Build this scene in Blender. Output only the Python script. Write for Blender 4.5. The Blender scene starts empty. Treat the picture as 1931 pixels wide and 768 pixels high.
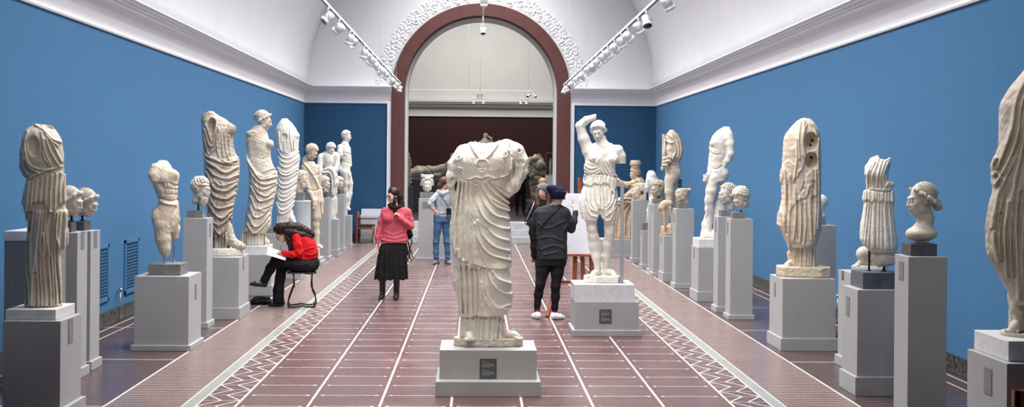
import bpy, bmesh, math, random
import numpy as np
from mathutils import Vector, Matrix
R = math.radians
SC = bpy.context.scene
COL = SC.collection
# ---------------------------------------------------------------- camera geometry
FPX = 2250.0; HX = 965.5; HY = 312.0; CX = -0.10; CH = 2.0
PSI = math.atan((965.5 - 899.0) / FPX); ROLL = 0.0087

def ray(x, y):
    up, vp = x - HX, y - HY
    u = up * math.cos(ROLL) + vp * math.sin(ROLL)
    v = -up * math.sin(ROLL) + vp * math.cos(ROLL)
    return u * math.cos(PSI) + FPX * math.sin(PSI), -u * math.sin(PSI) + FPX * math.cos(PSI), -v

def at(x, y, Y):
    """world point seen at photo pixel (x, y) on the plane of depth Y"""
    a, b, c = ray(x, y); t = Y / b
    return Vector((CX + a * t, Y, CH + c * t))

def floorY(x, y, z=0.0):
    a, b, c = ray(x, y)
    return b * (z - CH) / c

def px(x, y, Y):
    a, b, c = ray(x, y)
    return Y / b

# ---------------------------------------------------------------- object helpers
def link(o, parent=None):
    COL.objects.link(o)
    if parent is not None: o.parent = parent
    return o

def tag(o, label=None, cat=None, group=None, kind=None):
    if label: o['label'] = label
    if cat: o['category'] = cat
    if group: o['group'] = group
    if kind: o['kind'] = kind
    return o

def thing(name, loc, rz, label, cat, group=None):
    o = bpy.data.objects.new(name, None); o.empty_display_size = 0.1
    link(o); o.location = loc; o.rotation_euler = (0, 0, rz)
    return tag(o, label, cat, group)

def copy_tree(o, parent=None):
    c = o.copy(); link(c)
    if parent is not None:
        c.parent = parent
        c.matrix_parent_inverse = o.matrix_parent_inverse.copy()
    for ch in list(o.children): copy_tree(ch, c)
    return c

class MB:
    """collects simple shapes into one mesh"""
    def __init__(s): s.bm = bmesh.new()
    def box(s, x0, x1, y0, y1, z0, z1, bev=0.0, M=None):
        b = bmesh.new()
        v = [b.verts.new((x, y, z)) for x in (x0, x1) for y in (y0, y1) for z in (z0, z1)]
        for f in ((0,1,3,2),(4,6,7,5),(0,4,5,1),(2,3,7,6),(0,2,6,4),(1,5,7,3)):
            b.faces.new([v[i] for i in f])
        bmesh.ops.recalc_face_normals(b, faces=b.faces)
        if bev > 0:
            bmesh.ops.bevel(b, geom=list(b.edges), offset=bev, segments=2, affect='EDGES', profile=0.6)
        s._merge(b, M); return s
    def _merge(s, b, M=None):
        if M is not None: b.transform(M)
        m = bpy.data.meshes.new('t'); b.to_mesh(m); b.free(); s.bm.from_mesh(m); bpy.data.meshes.remove(m)
    def cyl(s, p0, p1, r0, r1=None, n=16, bev=0, cap=True):
        r1 = r0 if r1 is None else r1
        p0, p1 = Vector(p0), Vector(p1); d = p1 - p0; L = d.length
        b = bmesh.new()
        bmesh.ops.create_cone(b, cap_ends=cap, segments=n, radius1=r0, radius2=r1, depth=L)
        M = Matrix.Translation((p0 + p1) / 2) @ d.to_track_quat('Z', 'Y').to_matrix().to_4x4()
        for f in b.faces: f.smooth = len(f.verts) == 4
        s._merge(b, M); return s
    def tube(s, pts, r, n=10, smooth=True):
        pts = [Vector(p) for p in pts]
        rr = r if isinstance(r, (list, tuple)) else [r] * len(pts)
        b = bmesh.new(); rings = []; up = Vector((0.13, 0.21, 1)).normalized()
        for i, p in enumerate(pts):
            t = (pts[min(i + 1, len(pts) - 1)] - pts[max(i - 1, 0)]).normalized()
            a = t.cross(up); a = a.normalized() if a.length > 1e-4 else Vector((1, 0, 0)); c = t.cross(a).normalized()
            rings.append([b.verts.new(p + (a * math.cos(2*math.pi*k/n) + c * math.sin(2*math.pi*k/n)) * rr[i]) for k in range(n)])
        for i in range(len(rings) - 1):
            for k in range(n):
                f = b.faces.new((rings[i][k], rings[i][(k+1) % n], rings[i+1][(k+1) % n], rings[i+1][k])); f.smooth = smooth
        b.faces.new(rings[0][::-1]); b.faces.new(rings[-1])
        bmesh.ops.recalc_face_normals(b, faces=b.faces)
        s._merge(b); return s
    def lathe(s, prof, n=28, c=(0, 0, 0), M=None):
        b = bmesh.new(); rings = []
        for r, z in prof:
            rings.append([b.verts.new((c[0] + r * math.cos(2*math.pi*k/n), c[1] + r * math.sin(2*math.pi*k/n), c[2] + z)) for k in range(n)])
        for i in range(len(rings) - 1):
            for k in range(n):
                f = b.faces.new((rings[i][k], rings[i][(k+1) % n], rings[i+1][(k+1) % n], rings[i+1][k])); f.smooth = True
        b.faces.new(rings[0][::-1]); b.faces.new(rings[-1])
        bmesh.ops.recalc_face_normals(b, faces=b.faces)
        s._merge(b, M); return s
    def prism(s, poly, y0, y1, M=None, bev=0):
        """poly in (x, z), extruded along y"""
        b = bmesh.new()
        A = [b.verts.new((x, y0, z)) for x, z in poly]; B = [b.verts.new((x, y1, z)) for x, z in poly]
        b.faces.new(A); b.faces.new(B[::-1])
        n = len(poly)
        for i in range(n): b.faces.new((A[i], A[(i+1) % n], B[(i+1) % n], B[i]))
        bmesh.ops.recalc_face_normals(b, faces=b.faces)
        if bev: bmesh.ops.bevel(b, geom=list(b.edges), offset=bev, segments=2, affect='EDGES')
        s._merge(b, M); return s
    def build(s, name, mat, parent=None):
        m = bpy.data.meshes.new(name); s.bm.to_mesh(m); s.bm.free()
        m.materials.append(mat)
        return link(bpy.data.objects.new(name, m), parent)

# ---------------------------------------------------------------- node materials
class NT:
    def __init__(s, name, rough=0.6, spec=0.5, coat=0.0, coat_rough=0.1, metal=0.0):
        s.m = bpy.data.materials.new(name); s.m.use_nodes = True
        s.t = s.m.node_tree; s.n = s.t.nodes; s.l = s.t.links
        s.b = s.n['Principled BSDF']
        s.b.inputs['Roughness'].default_value = rough
        s.b.inputs['Specular IOR Level'].default_value = spec
        s.b.inputs['Coat Weight'].default_value = coat
        s.b.inputs['Coat Roughness'].default_value = coat_rough
        s.b.inputs['Metallic'].default_value = metal
    def _set(s, inp, v):
        if isinstance(v, bpy.types.NodeSocket): s.l.new(v, inp)
        else: inp.default_value = v
    def math(s, op, a, b=None, c=None, clamp=False):
        n = s.n.new('ShaderNodeMath'); n.operation = op; n.use_clamp = clamp
        s._set(n.inputs[0], a)
        if b is not None: s._set(n.inputs[1], b)
        if c is not None: s._set(n.inputs[2], c)
        return n.outputs[0]
    def coords(s, kind='Object'):
        return s.n.new('ShaderNodeTexCoord').outputs[kind]
    def pos(s):
        return s.n.new('ShaderNodeNewGeometry').outputs['Position']
    def sep(s, v):
        n = s.n.new('ShaderNodeSeparateXYZ'); s.l.new(v, n.inputs[0]); return n.outputs
    def noise(s, v, scale, detail=4, rough=0.55, dist=0.0):
        n = s.n.new('ShaderNodeTexNoise'); s.l.new(v, n.inputs['Vector'])
        n.inputs['Scale'].default_value = scale; n.inputs['Detail'].default_value = detail
        n.inputs['Roughness'].default_value = rough; n.inputs['Distortion'].default_value = dist
        return n.outputs['Fac']
    def vor(s, v, scale, feature='F1', out='Distance'):
        n = s.n.new('ShaderNodeTexVoronoi'); s.l.new(v, n.inputs['Vector']); n.feature = feature
        n.inputs['Scale'].default_value = scale; return n.outputs[out]
    def stretch(s, v, sc):
        n = s.n.new('ShaderNodeMapping'); s.l.new(v, n.inputs[0]); n.inputs['Scale'].default_value = sc
        return n.outputs[0]
    def ramp(s, f, stops):
        n = s.n.new('ShaderNodeValToRGB'); s.l.new(f, n.inputs[0]); r = n.color_ramp
        while len(r.elements) < len(stops): r.elements.new(0.5)
        for e, (p, c) in zip(r.elements, stops):
            e.position = p; e.color = (c[0], c[1], c[2], 1) if isinstance(c, (tuple, list)) else (c, c, c, 1)
        return n.outputs[0]
    def mix(s, f, a, b):
        n = s.n.new('ShaderNodeMix'); n.data_type = 'RGBA'
        s._set(n.inputs[0], f)
        for i, v in ((6, a), (7, b)):
            if isinstance(v, bpy.types.NodeSocket): s.l.new(v, n.inputs[i])
            else: n.inputs[i].default_value = (v[0], v[1], v[2], 1)
        return n.outputs[2]
    def bump(s, h, strength=0.3, dist=0.01, prev=None):
        n = s.n.new('ShaderNodeBump'); n.inputs['Strength'].default_value = strength
        n.inputs['Distance'].default_value = dist; s.l.new(h, n.inputs['Height'])
        if prev is not None: s.l.new(prev, n.inputs['Normal'])
        s.l.new(n.outputs[0], s.b.inputs['Normal']); return n.outputs[0]
    def color(s, v):
        if isinstance(v, bpy.types.NodeSocket): s.l.new(v, s.b.inputs['Base Color'])
        else: s.b.inputs['Base Color'].default_value = (v[0], v[1], v[2], 1)
        return s

def simple(name, col, rough=0.6, var=0.12, scale=8.0, bump=0.0, bscale=60.0, metal=0.0, spec=0.5, coat=0.0):
    t = NT(name, rough, spec, coat, 0.1, metal); v = t.coords()
    n = t.noise(v, scale)
    a = tuple(max(0, c * (1 - var)) for c in col); b = tuple(min(1, c * (1 + var)) for c in col)
    t.color(t.ramp(n, [(0.3, a), (0.7, b)]))
    if bump: t.bump(t.noise(v, bscale), bump, 0.01)
    return t.m

def marble(name, base, stain, dark, amount=0.5, seed=0.0, rough=0.55, patch=2.2, bump=0.35):
    t = NT(name, rough, 0.4); v0 = t.coords()
    mp = t.n.new('ShaderNodeMapping'); t.l.new(v0, mp.inputs[0]); mp.inputs['Location'].default_value = (seed * 3.7, seed * 1.3, seed)
    v = mp.outputs[0]
    n1 = t.noise(v, patch, 6, 0.6, 0.4); n2 = t.noise(v, patch * 6, 6, 0.65); n3 = t.noise(t.stretch(v, (1, 1, 0.25)), 9, 5, 0.6)
    c = t.mix(t.ramp(n1, [(0.42 - 0.1 * amount, 0), (0.75, 0.85 * amount + 0.15)]), base, stain)
    c = t.mix(t.ramp(n3, [(0.5, 0), (0.8, 0.45 * amount)]), c, stain)
    c = t.mix(t.ramp(n2, [(0.56, 0), (0.74, 0.55 * amount)]), c, dark)
    t.color(c)
    h = t.math('ADD', t.math('MULTIPLY', t.noise(v, 55, 4), 0.5), t.noise(v, 16, 5))
    t.bump(h, bump, 0.012)
    return t.m

M = {}
M['marble_white'] = marble('white marble', (0.74, 0.71, 0.655), (0.60, 0.52, 0.41), (0.38, 0.31, 0.23), 0.45, 0.3)
M['marble_bright'] = marble('bright marble', (0.77, 0.735, 0.67), (0.62, 0.535, 0.42), (0.38, 0.30, 0.22), 0.6, 5.1, patch=3.5)
M['marble_cream'] = marble('cream marble', (0.67, 0.615, 0.535), (0.45, 0.365, 0.275), (0.21, 0.165, 0.125), 0.95, 1.1, patch=3.0)
M['marble_brown'] = marble('brown stained marble', (0.60, 0.50, 0.38), (0.42, 0.24, 0.12), (0.22, 0.12, 0.07), 0.9, 2.2)
M['marble_dirty'] = marble('weathered marble', (0.50, 0.44, 0.37), (0.28, 0.215, 0.155), (0.11, 0.085, 0.065), 1.0, 3.2, patch=4.0)
M['marble_tan'] = marble('tan marble', (0.66, 0.58, 0.47), (0.50, 0.37, 0.25), (0.28, 0.19, 0.12), 0.8, 4.4)
M['marble_grey'] = marble('dull grey marble', (0.42, 0.38, 0.31), (0.30, 0.26, 0.19), (0.15, 0.12, 0.09), 0.8, 6.2)
M['plaster_cast'] = marble('white plaster', (0.72, 0.71, 0.69), (0.62, 0.59, 0.54), (0.5, 0.46, 0.4), 0.3, 7.7)

def veined(name, base, vein, scale=3.0, rough=0.35):
    t = NT(name, rough, 0.5); v = t.coords()
    n = t.noise(v, scale, 8, 0.65, 1.6)
    w = t.math('ABSOLUTE', t.math('SUBTRACT', n, 0.5))
    t.color(t.mix(t.ramp(w, [(0.0, 1), (0.07, 0)]), t.ramp(t.noise(v, scale * 0.6, 5), [(0.3, tuple(c * 0.86 for c in base)), (0.7, base)]), vein))
    return t.m
M['slab_marble'] = veined('veined white marble slab', (0.68, 0.69, 0.70), (0.57, 0.585, 0.61), 4.0)
M['slab_white'] = veined('pale marble slab', (0.78, 0.77, 0.75), (0.64, 0.63, 0.61), 4.0)
M['step_marble'] = veined('pale step marble', (0.52, 0.53, 0.53), (0.40, 0.41, 0.42), 2.0)
M['dark_marble'] = veined('dark veined marble', (0.020, 0.019, 0.018), (0.10, 0.10, 0.09), 7.0, 0.25)
M['plinth'] = simple('grey plinth paint', (0.362, 0.360, 0.356), 0.55, 0.03, 3.0, 0.08, 150)
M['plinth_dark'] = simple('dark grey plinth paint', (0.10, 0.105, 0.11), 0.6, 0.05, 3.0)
M['stone_block'] = simple('grey stone block', (0.17, 0.165, 0.155), 0.6, 0.25, 14.0, 0.2, 80)
M['stone_dark'] = simple('dark stone block', (0.075, 0.078, 0.08), 0.45, 0.25, 14.0, 0.1, 80)
M['stone_slate'] = simple('slate blue stone block', (0.085, 0.10, 0.115), 0.4, 0.25, 10.0, 0.1, 80)
M['black_metal'] = simple('black metal', (0.012, 0.012, 0.013), 0.35, 0.1, 8, metal=0.4)
M['rod_metal'] = simple('steel rod', (0.35, 0.34, 0.32), 0.35, 0.1, 8, metal=0.9)
M['chrome'] = simple('chrome', (0.6, 0.6, 0.6), 0.2, 0.1, 8, metal=1.0)
M['grey_post'] = simple('grey painted steel post', (0.27, 0.28, 0.29), 0.45, 0.04, 5)
M['white_paint'] = simple('white moulding paint', (0.80, 0.80, 0.815), 0.6, 0.02, 3)
M['vault_paint'] = simple('white vault plaster', (0.76, 0.76, 0.77), 0.8, 0.03, 1.2, 0.25, 30)
M['far_plaster'] = simple('pale grey plaster', (0.62, 0.62, 0.60), 0.8, 0.03, 1.2)
M['lamp_white'] = simple('white lamp enamel', (0.82, 0.82, 0.82), 0.35, 0.02, 3)
M['lamp_dark'] = simple('black lamp lens', (0.008, 0.008, 0.008), 0.25, 0.02, 3)
M['wood_red'] = simple('reddish brown wood', (0.20, 0.055, 0.022), 0.4, 0.3, 12)
M['wood_easel'] = simple('orange brown easel wood', (0.32, 0.075, 0.025), 0.45, 0.25, 12)
M['seat_black'] = simple('black leather', (0.012, 0.012, 0.013), 0.45, 0.2, 20)
M['paper'] = simple('white drawing paper', (0.80, 0.81, 0.85), 0.8, 0.02, 3)
# ---------------------------------------------------------------- solid modelling on a grid (photo pixels x, y and depth d as local units)
def mesh_np(name, V, Q, mat, parent=None, smooth=True):
    me = bpy.data.meshes.new(name)
    me.vertices.add(len(V)); me.vertices.foreach_set('co', np.ascontiguousarray(V, dtype=np.float32).ravel())
    me.loops.add(len(Q) * 4); me.loops.foreach_set('vertex_index', np.ascontiguousarray(Q, dtype=np.int32).ravel())
    me.polygons.add(len(Q)); me.polygons.foreach_set('loop_start', np.arange(0, len(Q) * 4, 4, dtype=np.int32))
    me.update(calc_edges=True)
    me.polygons.foreach_set('use_smooth', np.full(len(Q), smooth))
    me.materials.append(mat); me.validate()
    return link(bpy.data.objects.new(name, me), parent)

def rotm(a=0, b=0, c=0):
    """a: turn in the image plane (deg, + clockwise), b: turn about the vertical (+ shows its left side), c: nod"""
    return np.array(Matrix.Rotation(R(a), 3, 'Y') @ Matrix.Rotation(R(b), 3, 'Z') @ Matrix.Rotation(R(c), 3, 'X'), dtype=np.float32)

class Vox:
    def __init__(s, x0, x1, y0, y1, d0, d1, h):
        s.h = h
        s.x = np.arange(x0, x1 + h, h, dtype=np.float32); s.d = np.arange(d0, d1 + h, h, dtype=np.float32)
        s.w = np.arange(-y1, -y0 + h, h, dtype=np.float32)
        s.F = np.full((len(s.x), len(s.d), len(s.w)), 9.0 * h + 8, dtype=np.float32)
        s.k = 0.0
    def _sl(s, lo, hi):
        out = []
        for ax, l, u in zip((s.x, s.d, s.w), lo, hi):
            i = max(int((l - ax[0]) / s.h) - 1, 0); j = min(int((u - ax[0]) / s.h) + 3, len(ax))
            if j <= i: return None
            out.append(slice(i, j))
        return tuple(out)
    def _pts(s, sl):
        return s.x[sl[0]][:, None, None], s.d[sl[1]][None, :, None], s.w[sl[2]][None, None, :]
    def _op(s, sl, D, k, mode):
        A = s.F[sl]
        if mode == 'u':
            if k > 0:
                h = np.clip(.5 + .5 * (A - D) / k, 0, 1); s.F[sl] = A + (D - A) * h - k * h * (1 - h)
            else: s.F[sl] = np.minimum(A, D)
        elif mode == 's':
            if k > 0:
                h = np.clip(.5 - .5 * (A + D) / k, 0, 1); s.F[sl] = A + (-D - A) * h + k * h * (1 - h)
            else: s.F[sl] = np.maximum(A, -D)
    def ell(s, c, r, k=3.0, rot=None, mode='u'):
        """c = (x, y, d), r = (rx, rd, rz)"""
        r = (r, r, r) if isinstance(r, (int, float)) else r
        cx, cy, cd = c; m = max(r) + k + 3 * s.h
        lo = (cx - m, cd - m, -cy - m); hi = (cx + m, cd + m, -cy + m)
        sl = s._sl(lo, hi)
        if sl is None: return s
        X, D, Wv = s._pts(sl); X = X - cx; D = D - cd; Wv = Wv + cy
        if rot is not None:
            q = rot.T
            X, D, Wv = q[0, 0]*X + q[0, 1]*D + q[0, 2]*Wv, q[1, 0]*X + q[1, 1]*D + q[1, 2]*Wv, q[2, 0]*X + q[2, 1]*D + q[2, 2]*Wv
        a, b, e = X / r[0], D / r[1], Wv / r[2]
        k0 = np.sqrt(a*a + b*b + e*e) + 1e-6; k1 = np.sqrt((a/r[0])**2 + (b/r[1])**2 + (e/r[2])**2) + 1e-6
        s._op(sl, k0 * (k0 - 1) / k1, k, mode); return s
    def cap(s, p, q, r0, r1=None, k=2.0, mode='u', flat=1.0):
        """tapered capsule from p to q, points (x, y, d); flat < 1 squashes it in depth"""
        r1 = r0 if r1 is None else r1
        P = np.array([p[0], p[2], -p[1]], np.float32); Q = np.array([q[0], q[2], -q[1]], np.float32)
        m = max(r0, r1) + k + 3 * s.h
        sl = s._sl(np.minimum(P, Q) - m, np.maximum(P, Q) + m)
        if sl is None: return s
        X, D, Wv = s._pts(sl); X = X - P[0]; D = (D - P[1]) / flat; Wv = Wv - P[2]
        B = Q - P; B[1] /= flat; L = float((B * B).sum()) + 1e-9
        t = np.clip((X * B[0] + D * B[1] + Wv * B[2]) / L, 0, 1)
        dd = np.sqrt((X - t*B[0])**2 + (D - t*B[1])**2 + (Wv - t*B[2])**2) - (r0 + (r1 - r0) * t)
        s._op(sl, dd * (flat if flat < 1 else 1), k, mode); return s
    def chain(s, pts, k=2.0, mode='u', flat=1.0):
        """pts: (x, y, d, r)"""
        for a, b in zip(pts[:-1], pts[1:]): s.cap(a[:3], b[:3], a[3], b[3], k, mode, flat)
        return s
    def box(s, x0, x1, y0, y1, d0, d1, rnd=1.0, k=0.0, mode='u', rot=0):
        cx, cy, cd = (x0 + x1) / 2, (y0 + y1) / 2, (d0 + d1) / 2; m = math.hypot(x1 - x0, math.hypot(y1 - y0, d1 - d0)) / 2 + k + 3 * s.h
        sl = s._sl((cx - m, cd - m, -cy - m), (cx + m, cd + m, -cy + m))
        if sl is None: return s
        X, D, Wv = s._pts(sl); X = X - cx; D = D - cd; Wv = Wv + cy
        if rot:
            ca, sa = math.cos(R(rot)), math.sin(R(rot)); X, Wv = X * ca - Wv * sa, X * sa + Wv * ca
        a = np.abs(X) - (x1 - x0) / 2 + rnd; b = np.abs(D) - (d1 - d0) / 2 + rnd; c = np.abs(Wv) - (y1 - y0) / 2 + rnd
        dd = np.sqrt(np.maximum(a, 0)**2 + np.maximum(b, 0)**2 + np.maximum(c, 0)**2) + np.minimum(np.maximum(a, np.maximum(b, c)), 0) - rnd
        s._op(sl, dd, k, mode); return s
    def loft(s, rows, k=3.0, n=2.2, mode='u', sm=3.0, rc=2.0):
        """rows: (y, xleft, xright, depth_centre, half_depth) top to bottom"""
        rows = sorted(rows, key=lambda q: q[0]); a = np.array(rows, np.float32)
        y = -s.w
        def I(c):
            v = np.interp(y, a[:, 0], c).astype(np.float32); w = max(int(sm / s.h), 1)
            if w > 1:
                pad = np.pad(v, w, mode='edge'); v = np.convolve(pad, np.ones(2*w+1) / (2*w+1), 'valid').astype(np.float32)
            return v
        xl, xr, dc, hd = I(a[:, 1]), I(a[:, 2]), I(a[:, 3]), I(a[:, 4])
        cx, hx = (xl + xr) / 2, np.maximum((xr - xl) / 2, .3); hd = np.maximum(hd, .3)
        m = 6 + k
        sl = s._sl((a[:, 1].min() - m, (a[:, 3] - a[:, 4]).min() - m, -a[-1, 0] - m), (a[:, 2].max() + m, (a[:, 3] + a[:, 4]).max() + m, -a[0, 0] + m))
        X, D, Wv = s._pts(sl); q = sl[2]
        e = (np.abs((X - cx[q]) / hx[q]) ** n + np.abs((D - dc[q]) / hd[q]) ** n) ** (1 / n)
        mn = np.minimum(hx[q], hd[q])
        dd = (e - 1) * mn
        yy = y[q]
        dd = np.maximum(dd, np.maximum(a[0, 0] - yy, yy - a[-1, 0]) )
        s._op(sl, dd.astype(np.float32), k, mode); return s
    # ---- shallow carving, laid over the surface from the front: arguments in photo pixels
    def g2(s):
        return s.x[:, None], -s.w[None, :]
    def pdist(s, pts):
        X, Yv = s.g2(); best = None
        for (ax, ay), (bx, by) in zip(pts[:-1], pts[1:]):
            L = (bx-ax)**2 + (by-ay)**2 + 1e-9
            t = np.clip(((X-ax)*(bx-ax) + (Yv-ay)*(by-ay)) / L, 0, 1)
            q = np.hypot(X - ax - t*(bx-ax), Yv - ay - t*(by-ay)); best = q if best is None else np.minimum(best, q)
        return best
    def add2(s, H, dmax=None, soft=2.0, dmin=None):
        H = H.astype(np.float32)[:, None, :]
        if dmax is not None: H = H / (1 + np.exp((s.d[None, :, None] - dmax) / soft))
        if dmin is not None: H = H / (1 + np.exp(-(s.d[None, :, None] - dmin) / soft))
        s.F -= H; return s
    def ridges(s, lines, w=1.4, A=1.2, dmax=None, curve=True):
        """each line a polyline of folds; A > 0 raises, A < 0 cuts"""
        X, Yv = s.g2(); H = np.zeros((len(s.x), len(s.w)), np.float32)
        for ln in lines:
            if curve and len(ln) > 2: ln = smooth_line(ln)
            q = s.pdist(ln)
            v = A * (1.3 if A > 0 else 1.45) * np.exp(-(q / w) ** 2)
            H = np.where(np.abs(v) > np.abs(H), v, H)
        return s.add2(H, dmax)
    def poly_in(s, poly):
        X, Yv = s.g2(); X = X + 0 * Yv; Yv = Yv + 0 * X
        ins = np.zeros(X.shape, bool); n = len(poly)
        for i in range(n):
            (ax, ay), (bx, by) = poly[i], poly[(i+1) % n]
            if ay == by: continue
            c = ((ay > Yv) != (by > Yv)) & (X < (bx-ax) * (Yv-ay) / (by-ay) + ax); ins ^= c
        q = s.pdist(list(poly) + [poly[0]])
        return np.where(ins, -q, q)
    def layer(s, poly, t=1.0, soft=0.5, dmax=None, fade=None):
        """raises the outlined area by t with a crisp edge (a lap of cloth); fade = (row, width) eases its upper side in"""
        q = s.poly_in(poly); H = t / (1 + np.exp(np.clip(q / soft, -30, 30)))
        if fade:
            u = np.clip((-s.w[None, :] - fade[0]) / fade[1], 0, 1); H = H * u * u * (3 - 2 * u)
        return s.add2(H, dmax)
    def pleat(s, fn, A, mask=None, p=0.75, dmax=None, irr=.22):
        """fn(X, Y) -> phase, one fold per unit"""
        X, Yv = s.g2(); ph = fn(X, Yv) + 0 * X * Yv; ph = ph + irr * np.sin(ph * 1.9 + Yv * .012) + irr * .6 * np.sin(ph * .83 + 2)
        H = A * 1.15 * (1 + .35 * np.sin(ph * 2.3 + 1 + Yv * .02)) * ((0.5 + 0.5 * np.cos(2 * np.pi * ph)) ** p - 0.5)
        if mask is not None: H = H * mask(X, Yv)
        return s.add2(H, dmax)
    def rough(s, A, f, seed=0):
        X = s.x[:, None, None]; D = s.d[None, :, None]; Wv = s.w[None, None, :]
        r = np.random.RandomState(seed); N = 0
        for i in range(4):
            a = r.uniform(-1, 1, 3); a /= np.linalg.norm(a); b = r.uniform(-1, 1, 3); b /= np.linalg.norm(b); ff = f * (1 + 0.6 * i)
            N = N + np.sin((X*a[0] + D*a[1] + Wv*a[2]) * ff + i) * np.sin((X*b[0] + D*b[1] + Wv*b[2]) * ff * 1.3 + 2*i)
        s.F += (A * 0.4 * N).astype(np.float32); return s
    def extract(s):
        F = s.F.copy()
        F[0] = F[-1] = 1; F[:, 0] = F[:, -1] = 1; F[:, :, 0] = F[:, :, -1] = 1
        S = F < 0; n = [v - 1 for v in F.shape]
        def cn(A, i, j, k): return A[i:n[0]+i, j:n[1]+j, k:n[2]+k]
        cnt = np.zeros(n, np.int8)
        for i in (0, 1):
            for j in (0, 1):
                for k in (0, 1): cnt += cn(S, i, j, k)
        I, J, K = np.nonzero((cnt > 0) & (cnt < 8))
        idx = np.full(n, -1, np.int32); idx[I, J, K] = np.arange(len(I))
        P = np.zeros((len(I), 3)); C = np.zeros(len(I))
        for ax in range(3):
            o = [q for q in range(3) if q != ax]
            for u in (0, 1):
                for v in (0, 1):
                    c0 = [0, 0, 0]; c0[o[0]] = u; c0[o[1]] = v; c1 = list(c0); c1[ax] = 1
                    f0 = F[I+c0[0], J+c0[1], K+c0[2]]; f1 = F[I+c1[0], J+c1[1], K+c1[2]]
                    m = (f0 < 0) != (f1 < 0); t = np.where(m, f0 / np.where(m, f0 - f1, 1), 0)
                    for q in range(3):
                        P[:, q] += m * (c0[q] + (t if q == ax else 0))
                    C += m
        P = P / C[:, None] + np.stack([I, J, K], 1)
        Q = []
        for ax in range(3):
            o = [(ax + 1) % 3, (ax + 2) % 3]
            A0 = S.take(range(0, n[ax]), ax); A1 = S.take(range(1, n[ax] + 1), ax)
            E = np.argwhere(A0 != A1)
            E = E[(E[:, o[0]] >= 1) & (E[:, o[1]] >= 1) & (E[:, o[0]] < n[o[0]]) & (E[:, o[1]] < n[o[1]])]
            if not len(E): continue
            sg = S[E[:, 0], E[:, 1], E[:, 2]]
            def cell(a, b):
                T = E.copy(); T[:, o[0]] -= a; T[:, o[1]] -= b; return idx[T[:, 0], T[:, 1], T[:, 2]]
            q = np.stack([cell(1, 1), cell(0, 1), cell(0, 0), cell(1, 0)], 1)
            q = np.where(sg[:, None], q, q[:, ::-1]); Q.append(q)
        Q = np.concatenate(Q)
        org = np.array([s.x[0], s.d[0], s.w[0]]); V = org + P * s.h
        return V, Q

def smooth_line(pts, n=6):
    P = [np.array(p, float) for p in pts]; P = [2*P[0]-P[1]] + P + [2*P[-1]-P[-2]]; out = []
    for i in range(1, len(P) - 2):
        for t in np.linspace(0, 1, n, endpoint=False):
            a, b, c, d = P[i-1:i+3]
            out.append(tuple(0.5 * ((2*b) + (-a+c)*t + (2*a-5*b+4*c-d)*t*t + (-a+3*b-3*c+d)*t**3)))
    out.append(tuple(P[-2])); return out

class Frame:
    """local frame of one object: photo pixel (x0, y0) at depth Y is its origin; it is turned towards the viewer's side of the hall"""
    def __init__(s, x0, y0, Y):
        s.x0, s.y0, s.Y = x0, y0, Y
        s.loc = at(x0, y0, Y); s.s = px(x0, y0, Y)
        th = math.atan2(s.loc.x - CX, Y); s.rz = -th
        s.sx = s.s * math.cos(th + 0) 
    def pt(s, x, y, d): return Vector(((x - s.x0) * s.sx, d * s.sx, (s.y0 - y) * s.s))
    def thing(s, name, label, cat, group=None): return thing(name, s.loc, s.rz, label, cat, group)
    def mesh(s, vox, name, mat, parent, clean=True):
        V, Q = vox.extract()
        V = np.stack([(V[:, 0] - s.x0) * s.sx, V[:, 1] * s.sx, np.maximum((V[:, 2] + s.y0) * s.s, 0.0)], 1)
        if clean: V, Q = biggest(V, Q)
        return mesh_np(name, V, Q, mat, parent)

def biggest(V, Q, minfrac=0.02):
    """drops stray crumbs"""
    n = len(V); lab = np.arange(n)
    e = np.concatenate([Q[:, [0, 1]], Q[:, [1, 2]], Q[:, [2, 3]]])
    for _ in range(400):
        m = np.minimum(lab[e[:, 0]], lab[e[:, 1]]); new = lab.copy()
        np.minimum.at(new, e[:, 0], m); np.minimum.at(new, e[:, 1], m)
        new = new[new]
        if (new == lab).all(): break
        lab = new
    ids, cnt = np.unique(lab, return_counts=True)
    if len(ids) == 1: return V, Q
    good = ids[cnt >= max(cnt.max() * minfrac, 8)]; keep = np.isin(lab, good)
    mp = np.cumsum(keep) - 1
    return V[keep], mp[Q[keep[Q[:, 0]]]]
# ---------------------------------------------------------------- camera and light
cam = bpy.data.cameras.new('camera'); camo = link(bpy.data.objects.new('camera', cam)); SC.camera = camo
cam.sensor_fit = 'HORIZONTAL'; cam.sensor_width = 36; cam.lens = FPX / 1931 * 36
cam.shift_y = -(384 - HY) / 1931
cam.clip_end = 200
camo.matrix_world = Matrix.Translation((CX, 0, CH)) @ Matrix.Rotation(-PSI, 4, 'Z') @ Matrix.Rotation(R(90), 4, 'X') @ Matrix.Rotation(ROLL, 4, 'Z')

SC.view_settings.view_transform = 'Standard'; SC.view_settings.look = 'None'
SC.view_settings.exposure = 0.12; SC.view_settings.gamma = 1.0; SC.view_settings.use_curve_mapping = False
W = bpy.data.worlds.new('sky'); SC.world = W; W.use_nodes = True
W.node_tree.nodes['Background'].inputs[0].default_value = (0.75, 0.85, 1.0, 1)
W.node_tree.nodes['Background'].inputs[1].default_value = 0.6

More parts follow.
